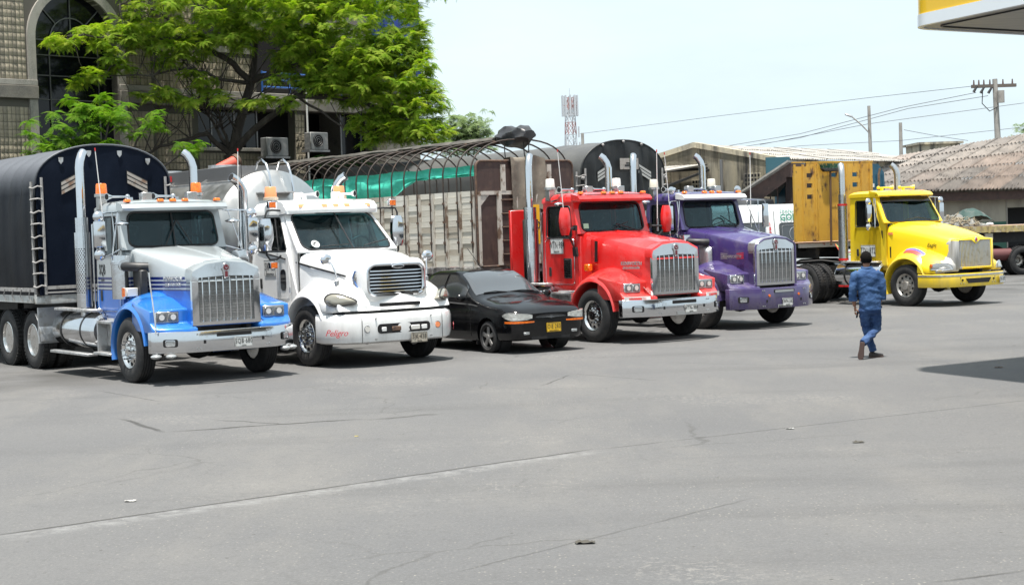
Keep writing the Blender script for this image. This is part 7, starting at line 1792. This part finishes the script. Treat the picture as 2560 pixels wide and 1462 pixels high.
def right_flatbed():
    o, rz = side_frame(2360, 2800, 57, 58.5); T = thing('weathered_flatbed_trailer', o, rz, 'weathered flatbed trailer with yellowish side rail at the right edge', 'trailer')
    zb = 1.80; L = 8.5; rail = M('yellowed rail', (.38, .30, .12), .7, layers=[((.2, .15, .1), 4, .45, .65, (2, 1, 1)), ((.45, .42, .36), 6, .55, .7, None)])
    bedm = M('sunbleached bed', (.42, .29, .22), .9, layers=[((.32, .22, .17), 3, .45, .7, (6, 1, 1))])
    for k in range(9): build(MB().box(0, L, .02+.27*k, .02+.27*k+.262, zb-.05, zb), 'bed_plank', bedm, T)
    build(MB().box(0, L, -.03, .02, zb-.24, zb-.01), 'side_rail', rail, T); build(MB().box(0, L, 2.45, 2.5, zb-.24, zb-.01), 'side_rail', rail, T)
    for k in range(12): build(MB().box(.3+.7*k, .38+.7*k, -.06, -.03, zb-.26, zb-.02), 'stake_pocket', rail, T)
    for y in (.6, 1.9): build(MB().box(.3, L, y-.08, y+.08, zb-.62, zb-.25), 'frame_beam', frame_m, T)
    build(MB().tube([(1.35, .1, zb-.55), (1.45, .1, zb-1.15), (1.75, .1, zb-1.15), (1.85, .1, zb-.55)], .035, 5), 'guard_loop', alu, T)
    build(MB().box(1.6, 1.9, .0, .1, zb-.5, zb-.28), 'lamp_box', plaster, T); build(MB().cyl((.95, .1, .75), (2.6, .1, .75), .22, n=16), 'air_tank', M('maroon tank', (.10, .03, .03), .6), T)
    build(MB().box(.5, 1.0, .1, .25, .5, zb-.3), 'support_leg', concrete, T)
    for x in (2.95, 4.3, 5.6):
        for y in (.25, 2.25): wheel(T, x, y if y > 1 else -.25+.5, 'drive', rim=wheel_dirty)
    # heap of ropes and canvas on the bed
    H = thing('canvas_heap', o, rz, 'grey-green heap of old canvas and rope piled on the weathered flatbed', 'canvas')
    cg = M('grey canvas', (.16, .16, .15), .9, layers=[((.08, .085, .08), 3, .45, .65, None), ((.28, .26, .22), 8, .55, .7, None)], bump=.6, bscale=8)
    def hf(u, v):
        x, y = .15+1.75*u, .1+1.9*v; h = .46*math.sin(math.pi*min(1, u*1.02))**.7*math.sin(math.pi*v)**.5
        return (x, y, zb + .01 + h*(.75 + .55*noise.noise(Vector((x*3.5, y*3.5, 2))) + .25*noise.noise(Vector((x*9, y*9, 1)))))
    build(MB().grid(hf, 46, 30), 'canvas_folds', cg, H, 60)
    def gf(u, v):
        x, y = .75+1.2*u, .15+1.3*v; return (x, y, zb + .03 + .62*max(0, math.sin(math.pi*(.12+.8*u)))**.8*math.sin(math.pi*(.1+.8*v))**.5 + .05*noise.noise(Vector((x*5, y*5, 8))))
    build(MB().grid(gf, 26, 18), 'green_canvas', M('dark green canvas', (.02, .05, .042), .7, layers=[((.12, .12, .11), 4, .55, .75, None)], bump=.4, bscale=7), H, 60, loc=(.25, .25, 0))
    rp_ = M('old rope', (.24, .20, .14), .9)
    for k in range(26):
        x, y = .3+1.2*rnd.random(), .1+.7*rnd.random(); pts = []
        for q in range(8):
            u, v = min(1, max(0, (x-.15)/1.75)), min(1, max(0, (y-.1)/1.9)); pts.append((x, y, hf(u, v)[2]+.03+.05*rnd.random())); x += rnd.uniform(-.12, .18); y += rnd.uniform(-.08, .1)
        build(MB().tube(pts, .018, 5), 'rope', rp_, H)
    build(MB().ball((1.95, .3, zb+.06), .12, 8, 6, (1.3, 1, .5)), 'white_sack', clear_lens, H)
right_flatbed()
rf = thing('red_funnel', at(575, 410, 43.5), R(47), 'red steel funnel with a rusty rim poking up behind the tank trailer', 'funnel')
build(MB().cyl((-.75, 0, -.25), (.15, 0, .05), .10, .17, 18), 'funnel_body', M('red oxide', (.55, .09, .06), .6), rf); build(MB().cyl((.13, 0, .045), (.24, 0, .08), .20, .21, 18), 'funnel_rim', rust, rf)

# ================================================================== canopy at top right
def canopy():
    C = at(2262, 73, 22.3); T = thing('station_canopy', (C.x, C.y, 0), 0, 'yellow and white rounded corner of a filling-station canopy at top right', 'canopy')
    z0 = C.z; e_far = at(2560, 80, 22.3*1.058); e_near = at(2560, 22, 22.3*.90)
    df = Vector((e_far.x-C.x, e_far.y-C.y, 0)).normalized(); dn = Vector((e_near.x-C.x, e_near.y-C.y, 0)).normalized()
    # rounded corner between the two edges
    r_ = .55; cc = (df+dn).normalized()*(r_/math.sin(df.angle(dn)/2)); pf = df*cc.dot(df); pn = dn*cc.dot(dn)
    def curve(off):
        pts = [df*14.0]; a0, a1 = (pf-cc), (pn-cc)
        ang = a0.angle(a1); ax = a0.cross(a1).z
        for i in range(15):
            q = Matrix.Rotation(math.copysign(ang, ax)*i/14, 3, 'Z') @ a0; pts.append(cc + q*((r_+off)/r_))
        pts.append(dn*16.0 + (a1.normalized()*off)); pts[0] = df*14.0 + a0.normalized()*off
        return pts
    # bring the outermost point of the curve onto the corner
    P = curve(0); far = df*14.0 + dn*16.0
    yl = M('canopy yellow', (.80, .48, .005), .35, 0, .5); wh = M('canopy white', (.74, .77, .79), .35, 0, .4); so_ = M('soffit metal', (.34, .33, .28), .45, .3, layers=[((.24, .235, .21), 1.2, .45, .7, (1, 6, 1))])
    def band(z_0, z_1, off, mt, nm):
        o = curve(off); i = curve(off-.08); build(MB().loft([[p+Vector((0, 0, z_0-0)), p+Vector((0, 0, z_1)), q+Vector((0, 0, z_1)), q+Vector((0, 0, z_0))] for p, q in zip(o, i)]), nm, mt, T, 30)
    band(z0, z0+.16, 0, wh, 'white_band'); band(z0+.163, z0+1.0, -.012, yl, 'yellow_fascia')
    i = curve(-.07); ring = [p+Vector((0, 0, z0+.015)) for p in i] + [far+Vector((0, 0, z0+.015))]
    top = [p+Vector((0, 0, z0+.9)) for p in i] + [far+Vector((0, 0, z0+.9))]
    build(MB().loft([ring, top]), 'soffit', so_, T, 30)
    lip = [p+Vector((0, 0, z0)) for p in curve(-.30)][:15]
    build(MB().tube([p+Vector((0, 0, z0+.01)) for p in curve(-.32)], .02, 4), 'soffit_seam', ink, T)
    for (a, b) in ((6, 5), (6, 12), (12, 5), (12, 12)):
        q = df*a + dn*b; build(MB().cyl((q.x, q.y, 0), (q.x, q.y, z0+.2), .16, n=16), 'column', wh, T)
canopy()

# ================================================================== poles, tower, wires
pole_m = M('grey pole concrete', (.34, .32, .29), .9, layers=[((.24, .22, .2), 2, .45, .7, None)])
def pole(px, ytop, ybot, d, label, r0=.17, name='utility_pole', lean=0.):
    top = at(px, ytop, d); T = thing(name, (top.x+lean, top.y, 0), 0, label, 'pole'); build(MB().cyl((0, 0, 0), (-lean, 0, top.z), r0, r0*.62, 10), 'post', pole_m, T); return T, top
T1_, top1 = pole(2487, 198, 335, 80, 'grey utility pole with a crossarm and transformers behind the red roof', .20, lean=.25)
rel = Vector((-.25, 0, top1.z))
build(MB().box(-1.42, .80, -.08, .08, top1.z-.42, top1.z-.26), 'crossarm', M('crossarm timber', (.12, .10, .085), .9), T1_)
for x in (-1.3, -1.05, -.8, -.5, .15, .62): build(MB().cyl((x, 0, top1.z-.26), (x, 0, top1.z-.02), .05, .03, 8), 'insulator', M('glazed insulator', (.10, .06, .05), .3), T1_)
for x, z in ((-1.35, -.62), (-1.0, -.68), (-.62, -.7)): build(MB().cyl((x, -.1, top1.z+z), (x+.18, -.1, top1.z+z+.28), .07, .05, 8), 'fuse_cutout', blackp, T1_)
build(MB().cyl((-.05, -.28, top1.z-1.2), (-.05, -.28, top1.z-.6), .17, n=12), 'transformer', pole_m, T1_)
build(MB().tube([(-.9, -.1, top1.z-.6), (-.95, -.15, top1.z-1.2), (-.6, -.2, top1.z-1.6), (-.2, -.15, top1.z-1.4)], .025, 5), 'drop_cable', ink, T1_)
T2_, top2 = pole(2172, 265, 370, 88, 'slender concrete pole carrying a street lamp on a curved arm', .14, lean=.1)
build(MB().tube([(-.1, 0, top2.z-1.5), (-.5, 0, top2.z-1.05), (-1.0, 0, top2.z-.6)], .035, 6), 'lamp_arm', pole_m, T2_)
build(MB().hexa([(-1.0, -.12, top2.z-.62), (-1.0, .12, top2.z-.62), (-1.42, .10, top2.z-.46), (-1.42, -.10, top2.z-.46), (-1.0, -.08, top2.z-.5), (-1.0, .08, top2.z-.5), (-1.42, .07, top2.z-.36), (-1.42, -.07, top2.z-.36)]), 'lamp_head', alu, T2_, bevel=.03)
pole(2251, 307, 378, 95, 'plain short grey pole to the right of the street lamp', .16)
pole(1456, 333, 370, 120, 'thin pale post beside the lattice mast', .18)
def mast():
    top = at(1424, 245, 210); T = thing('lattice_mast', (top.x, top.y, 0), R(20), 'distant red and white lattice telecom mast with panel antennas', 'mast'); H = top.z
    rd = M('hazed mast red', (.40, .24, .23), .8); wt = M('hazed mast white', (.48, .50, .52), .8); n = 12; w0, w1 = 1.0, .42  # both mast colours paled and greyed, distance haze put into the paint
    for k in range(n):
        m = MB(); z0, z1 = H*k/n, H*(k+1)/n; a, b = w0+(w1-w0)*k/n, w0+(w1-w0)*(k+1)/n
        C0 = [(-a, -a), (a, -a), (a, a), (-a, a)]; C1 = [(-b, -b), (b, -b), (b, b), (-b, b)]
        for i in range(4):
            j = (i+1) % 4; m.tube([(*C0[i], z0), (*C1[i], z1)], .07, 4); m.tube([(*C0[i], z0), (*C1[j], z1)], .04, 4); m.tube([(*C0[j], z0), (*C1[i], z1)], .04, 4); m.tube([(*C1[i], z1), (*C1[j], z1)], .04, 4)
        build(m, 'mast_section', rd if k % 2 else wt, T, 0)
    for k in range(10):
        a = 2*math.pi*k/10; x, y = 1.0*math.cos(a), 1.0*math.sin(a); build(MB().box(x-.1, x+.1, y-.1, y+.1, H-2.4, H+.3), 'panel_antenna', wt, T); build(MB().tube([(x, y, H-1), (x*.4, y*.4, H-1)], .04, 4), 'antenna_arm', rd, T)
    for dx, z in ((.9, H-4.5), (1.0, H-6.5), (-.9, H-5.5)): build(MB().cyl((dx, -.6, z-.7), (dx, -.6, z+.7), .10, n=6), 'whip_antenna', wt, T)
    build(MB().cyl((0, 0, H), (0, 0, H+1.2), .04, n=5), 'lightning_rod', wt, T)
mast()
wire_m = M('power line', (.10, .10, .11), .6)
WL = ['highest overhead wire running to the utility pole', 'upper of the two close overhead wires', 'lower of the two close overhead wires', 'overhead wire meeting the lamp pole', 'long low overhead wire above the grey roof', 'faint overhead wire above the red roof']
for k, pts in enumerate(([(1450, 335, 125), (1800, 290, 105), (2170, 245, 92), (2440, 215, 80)], [(1700, 385, 100), (2000, 335, 92), (2250, 270, 86), (2440, 232, 80)], [(1700, 392, 100), (2000, 345, 92), (2270, 272, 86), (2470, 240, 80)], [(1900, 362, 95), (2172, 310, 88), (2560, 258, 86)], [(1690, 405, 100), (2000, 365, 96), (2250, 352, 93), (2560, 318, 90)], [(2260, 325, 92), (2340, 340, 94), (2420, 352, 96)])):
    q = [at(*p) for p in pts]; fine = []
    for a, b in zip(q, q[1:]):
        for i in range(6): fine.append(a.lerp(b, i/6))
    fine.append(q[-1]); o = q[0]; tag(build(MB().tube([p-o for p in fine], .016, 4), 'overhead_wire', wire_m, None, loc=o), WL[k], 'wire', 'overhead wires')

# ================================================================== trees
leaf_m = None
def leafmat(name, c1, c2, c3):
    m, t, p, L = newmat(name); t.nodes.remove(p); out_ = t.nodes['Material Output']
    f, _ = noise_mask(t, .9, .38, .62, 2); f2, _ = noise_mask(t, 5, .45, .7, 2)
    c = mixc(t, f2, mixc(t, f, c1, c2), c3)
    d = nnode(t, 'ShaderNodeBsdfDiffuse'); L(c, d.inputs['Color'])
    tr = nnode(t, 'ShaderNodeBsdfTranslucent'); hs = nnode(t, 'ShaderNodeHueSaturation', Saturation=1.1, Value=1.8); L(c, hs.inputs['Color']); L(hs.outputs[0], tr.inputs['Color'])
    ms = nnode(t, 'ShaderNodeMixShader'); ms.inputs[0].default_value = .42; L(d.outputs[0], ms.inputs[1]); L(tr.outputs[0], ms.inputs[2]); L(ms.outputs[0], out_.inputs['Surface']); return m
bark = M('dark bark', (.045, .038, .032), .95, layers=[((.09, .078, .066), 6, .5, .7, (1, 1, .3))], bump=.6, bscale=18)
twig_m = M('pale twig', (.17, .155, .14), .9)
def spray(seed, nf=14, L=.50, pairs=9, droop=.55):
    """flat umbrella of pinnate fronds, returns vertex and face lists"""
    r_ = random.Random(seed); V = []; Fc = []
    for k in range(nf):
        a = 2*math.pi*(k + r_.uniform(-.3, .3))/nf; ln = L*r_.uniform(.6, 1.05); el = R(r_.uniform(-14, 30)); dr = droop*r_.uniform(.6, 1.3)
        d = Vector((math.cos(a)*math.cos(el), math.sin(a)*math.cos(el), math.sin(el))); sd_ = Vector((-math.sin(a), math.cos(a), 0))
        for q in range(pairs):
            t = .18 + .82*q/(pairs-1); c = d*(ln*t) + Vector((0, 0, -dr*ln*t*t)); w_ = .085*math.sin(math.pi*(.2+.74*t))*r_.uniform(.8, 1.15); h = .026
            fw = (d*.6 + Vector((0, 0, -dr*t*1.2))).normalized()
            for s in (-1, 1):
                b = len(V); p = c; e = c + sd_*(s*w_) + fw*(w_*.35) + Vector((0, 0, -.25*w_ + .05*w_*r_.uniform(-1, 1)))
                V += [p - fw*h*.4, p + fw*h*.7, e + fw*h*.55, e - fw*h*.35]; Fc.append((b, b+1, b+2, b+3))
    return [tuple(v) for v in V], Fc
import numpy as np
SPR = [spray(i) for i in range(7)]; SPR = [(np.array(v, dtype=np.float32), np.array(f, dtype=np.int32)) for v, f in SPR]
def foliage(name, places, mat, parent, origin):
    vs_, fs_, b = [], [], 0
    for (p, sc, rz, tx, ty) in places:
        v, f = SPR[rnd.randrange(7)]; m = np.array((Euler((tx, ty, rz)).to_matrix())*sc, dtype=np.float32)
        vv = v @ m.T + np.array(p - origin, dtype=np.float32); vs_.append(vv); fs_.append(f + b); b += len(v)
    V = np.concatenate(vs_); F_ = np.concatenate(fs_); me = bpy.data.meshes.new(name)
    me.vertices.add(len(V)); me.vertices.foreach_set('co', V.ravel()); me.loops.add(F_.size); me.loops.foreach_set('vertex_index', F_.ravel())
    me.polygons.add(len(F_)); me.polygons.foreach_set('loop_start', np.arange(0, F_.size, 4, dtype=np.int32)); me.update(calc_edges=True); me.materials.append(mat)
    o = bpy.data.objects.new(name, me); COL.objects.link(o); o.parent = parent; return o
def limb(pts, r0, r1, n=7):
    m = len(pts); return [r0 + (r1-r0)*(i/(m-1))**.8 for i in range(m)]
def wob(a, b, n, amp):
    o = []
    for i in range(n+1):
        t = i/n; p = a.lerp(b, t); e = math.sin(math.pi*t)*amp; o.append(p + Vector((rnd.uniform(-e, e), rnd.uniform(-e, e), rnd.uniform(-e, e)))); 
    return o
def big_tree():
    base = at(570, 400, 46.3); O = Vector((base.x, base.y, 0)); T = thing('rain_tree', O, 0, 'big spreading feathery-leaved tree in front of the block building', 'tree')
    lm = leafmat('feathery leaves', (.125, .215, .022), (.175, .275, .03), (.30, .35, .06))
    m = MB(); F = lambda px, py, d: at(px, py, d) - O
    fork = F(578, 388, 46.3)
    m.tube(wob(Vector((0, 0, 0)), fork, 5, .05), [.24, .22, .21, .20, .20, .21], 9)
    LM = []
    def L_(pts, r0, r1, amp=.05):
        q = []
        for a, b in zip(pts, pts[1:]): q += wob(a, b, 4, amp)[:-1]
        q.append(pts[-1]); m.tube(q, [r0+(r1-r0)*i/(len(q)-1) for i in range(len(q))], 8); LM.append(q)
    mid = F(628, 205, 46); L_([fork, F(595, 320, 46.2), mid], .17, .12)
    L_([mid, F(570, 150, 45.3), F(470, 95, 44.6), F(330, 92, 43.8), F(170, 90, 43.0)], .10, .02)
    L_([mid, F(640, 110, 46), F(600, 20, 46), F(560, -80, 46)], .10, .03); L_([mid, F(720, 165, 45.5), F(860, 160, 45), F(1000, 200, 44.5), F(1090, 215, 44.3)], .10, .02)
    L_([fork, F(640, 320, 45.6), F(740, 240, 45), F(900, 250, 44.6), F(1010, 300, 44.2), F(1110, 320, 44)], .12, .02)
    L_([fork, F(520, 335, 45.6), F(440, 355, 45), F(360, 385, 44.6)], .09, .03); L_([fork, F(530, 300, 46), F(500, 250, 45.5)], .06, .02); L_([fork, F(552, 300, 45.8), F(530, 245, 45)], .05, .02)
    L_([F(720, 165, 45.5), F(800, 60, 45.5), F(900, -40, 45.5)], .07, .02); L_([F(470, 95, 44.6), F(400, 30, 44.4), F(300, 10, 44)], .05, .015); L_([F(628, 205, 46), F(560, 200, 45), F(470, 170, 44.3), F(380, 190, 44), F(220, 190, 43.4)], .06, .012)
    L_([F(740, 240, 45), F(860, 320, 44.4), F(980, 350, 44)], .04, .012)
    build(m, 'trunk', bark, T, 50)
    pl = []
    def blob(px, py, d, rx, ry, rz, n, sc=(.50, .88), shell=.0):
        n = int(n*1.38)
        c = at(px, py, d)
        for _ in range(n):
            while True:
                v = Vector((rnd.uniform(-1, 1), rnd.uniform(-1, 1), rnd.uniform(-1, 1)))
                if shell < v.length < 1: break
            pl.append((c + Vector((v.x*rx, v.y*ry, v.z*rz)), rnd.uniform(*sc), rnd.uniform(0, 6.28), rnd.uniform(-.55, .55), rnd.uniform(-.55, .55)))
    blob(880, 90, 45.6, 2.2, 2.6, 1.6, 250); blob(960, 190, 44.8, 1.5, 2.0, 1.2, 150); blob(1010, 285, 44.3, 1.1, 1.4, .8, 95); blob(700, 20, 45.6, 2.0, 2.4, 1.0, 140); blob(480, 20, 45, 2.4, 2.0, .8, 90)
    blob(850, -70, 46, 4.0, 3, 1.2, 170); blob(450, -80, 45.5, 3.5, 2.6, 1.0, 110); blob(850, 190, 44.8, 1.3, 1.2, .8, 80); blob(1060, 215, 44.2, .5, .7, .35, 14); blob(1090, 255, 44, .4, .6, .25, 7); blob(1060, 330, 43.8, .7, .8, .4, 26); blob(940, 320, 44.2, .8, .8, .5, 26)
    blob(380, 90, 44.2, 1.1, 1.0, .42, 36); blob(260, 85, 43.6, .9, .9, .38, 24); blob(150, 100, 43.0, .5, .5, .22, 8); blob(470, 120, 44.4, .9, .9, .4, 24); blob(760, 130, 45, 1.0, 1.2, .6, 36)
    blob(300, 150, 43.6, .7, .6, .3, 13); blob(230, 190, 43.4, .45, .4, .25, 7); blob(185, 205, 43.3, .2, .2, .15, 3); blob(410, 140, 44, .7, .6, .3, 12)
    blob(480, 190, 44.3, .45, .4, .22, 7); blob(420, 235, 44.0, .5, .5, .25, 8); blob(350, 240, 43.9, .3, .3, .15, 4); blob(530, 215, 44.4, .4, .3, .2, 6); blob(480, 255, 44.2, .5, .4, .2, 6); blob(550, 240, 44.4, .2, .2, .12, 3)
    blob(640, 255, 44.4, .55, .3, .18, 9); blob(715, 250, 44.4, .3, .3, .22, 6); blob(700, 195, 44.5, .4, .3, .15, 6); blob(590, 100, 44.4, .5, .4, .3, 8); blob(530, 100, 44.2, .4, .3, .2, 6); blob(770, 215, 44.5, .3, .3, .2, 5)
    blob(980, 120, 44.4, .9, 1.0, .8, 30); blob(1040, 140, 44.3, .4, .5, .5, 10); blob(1045, 70, 44.5, .3, .5, .2, 6); blob(620, 80, 45, 1.2, 1.0, .5, 26)
    foliage('crown', pl, lm, T, O)
    tw = MB()
    for _ in range(230):
        q = rnd.choice(LM); p = q[rnd.randrange(len(q)//3, len(q))]; e = min((x[0]-O for x in rnd.sample(pl, 40)), key=lambda z: (z-p).length)
        if (e-p).length < 3.0: tw.tube(wob(p, e, 4, .12), [.022, .018, .014, .010, .006], 4)
    build(tw, 'twigs', bark, T, 0)
big_tree()
def shrub(label, name, base_px, d, blobs, lm, zt=None, cat='tree'):
    b = at(*base_px, d); O = Vector((b.x, b.y, 0)); T = thing(name, O, 0, label, cat); pl = []; tops = []
    for (px, py, dd, rx, ry, rz, n, s0, s1) in blobs:
        c = at(px, py, dd); tops.append(c-O)
        for _ in range(n):
            v = Vector((rnd.gauss(0, .45), rnd.gauss(0, .45), rnd.gauss(0, .45))); pl.append((c + Vector((v.x*rx, v.y*ry, v.z*rz)), rnd.uniform(s0, s1), rnd.uniform(0, 6.28), rnd.uniform(-.4, .4), rnd.uniform(-.4, .4)))
    m = MB(); fork = Vector((0, 0, b.z*.5)); m.tube(wob(Vector((0, 0, 0)), fork, 4, .05), [.13, .12, .11, .10, .10], 8)
    for tt in tops: m.tube(wob(fork, tt, 5, .15), [.08, .065, .05, .04, .03, .015], 6)
    build(m, 'trunk', bark, T, 50); foliage('crown', pl, lm, T, O)
    return T
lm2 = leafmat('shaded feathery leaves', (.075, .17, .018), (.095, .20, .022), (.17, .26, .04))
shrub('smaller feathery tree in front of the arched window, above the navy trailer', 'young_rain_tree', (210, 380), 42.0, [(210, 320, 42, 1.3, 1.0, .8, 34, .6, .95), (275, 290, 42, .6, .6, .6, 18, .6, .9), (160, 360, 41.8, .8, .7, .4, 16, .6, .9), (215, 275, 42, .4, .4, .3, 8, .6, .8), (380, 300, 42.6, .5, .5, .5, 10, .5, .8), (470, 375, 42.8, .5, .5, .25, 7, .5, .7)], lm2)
lm3 = leafmat('pale hazy leaves', (.15, .21, .09), (.19, .25, .12), (.23, .28, .15))
shrub('pale green round-topped tree beyond the stake trailer hoops', 'pale_tree', (1170, 365), 66, [(1170, 325, 66, 1.1, 1.0, .9, 170, .4, .7), (1130, 335, 66, .9, .8, .7, 90, .4, .7), (1195, 312, 66, .5, .5, .4, 30, .3, .5), (1110, 360, 65, .9, .8, .5, 40, .35, .6), (1165, 355, 66, 1.2, .8, .6, 90, .4, .7)], lm3)
shrub('small tree top peeping over the red roof at the right edge', 'far_tree', (2580, 330), 100, [(2580, 322, 100, 1.4, 1.2, .5, 40, .5, .8)], lm3)
# palm clump by the pillar
def palm():
    b = at(850, 385, 48); O = Vector((b.x, b.y, 0)); T = thing('palm_clump', O, 0, 'dark palm fronds standing in the shaded bay beside the pillar', 'plant'); lm = leafmat('palm green', (.02, .05, .015), (.03, .07, .02), (.05, .09, .03))
    build(MB().cyl((0, 0, 0), (0, 0, b.z-.4), .12, .09, 8), 'stem', bark, T)
    for k in range(13):
        a = 2*math.pi*k/13 + rnd.uniform(-.2, .2); m = MB(); L = 1.5*rnd.uniform(.7, 1.1); d = Vector((math.cos(a), math.sin(a), 0)); sd_ = Vector((-math.sin(a), math.cos(a), 0)); pr = None
        for q in range(14):
            t = q/13; c = Vector((0, 0, b.z-.4)) + d*(L*t*.75) + Vector((0, 0, L*(.85*t-.75*t*t)))
            for s in (-1, 1):
                e = c + sd_*(s*.26*math.sin(math.pi*(.1+.85*t))) + d*.14 + Vector((0, 0, -.10)); m.add([c-d*.02, c+d*.02, e+d*.008, e-d*.008], [(0, 1, 2, 3)])
        build(m, 'frond', lm, T, 0)
palm()

# ================================================================== litter
def scrap(px, py, size, mat, label, name='litter_scrap', seed=0):
    p = ground(px, py); m = MB(); n = 9
    def f(u, v):
        x, y = (u-.5)*size*2.0*(1-.3*abs(v-.5)), (v-.5)*size*1.2; return (x, y, .006 + size*.35*abs(noise.noise(Vector((x*9/size*.2, y*9/size*.2, seed+.3)))))
    m.grid(f, n, n); tag(build(m, name, mat, None, 70, loc=p), label, 'litter', 'scraps on the asphalt')
scrap(1463, 1357, .075, M('dry leaf', (.05, .045, .035), .8), 'crumpled dark dry leaf lying on the near asphalt', 'dry_leaf', 1)
scrap(326, 1253, .05, M('white paper', (.34, .33, .31), .7), 'crumpled white paper scrap lying just beyond the long seam', 'paper_scrap', 2)
scrap(2146, 1106, .06, M('dark twig', (.05, .045, .035), .8), 'small dark twig lying on the asphalt below the walking person', 'twig_scrap', 3)
scrap(1975, 1072, .045, M('white crumb', (.3, .3, .29), .7), 'tiny white paper ball beside the seam on the right', 'paper_ball', 4)
scrap(891, 1091, .025, M('yellow wrapper', (.4, .32, .03), .6), 'small yellow wrapper on the asphalt in front of the white truck', 'wrapper', 5)
scrap(2497, 919, .06, M('brown stone', (.09, .05, .03), .9), 'brown stone lying in the canopy shadow', 'stone', 6)
scrap(2178, 795, .10, M('clear bottle', (.5, .52, .54), .3), 'white plastic bag by the tank of the yellow truck', 'plastic_bag', 7)
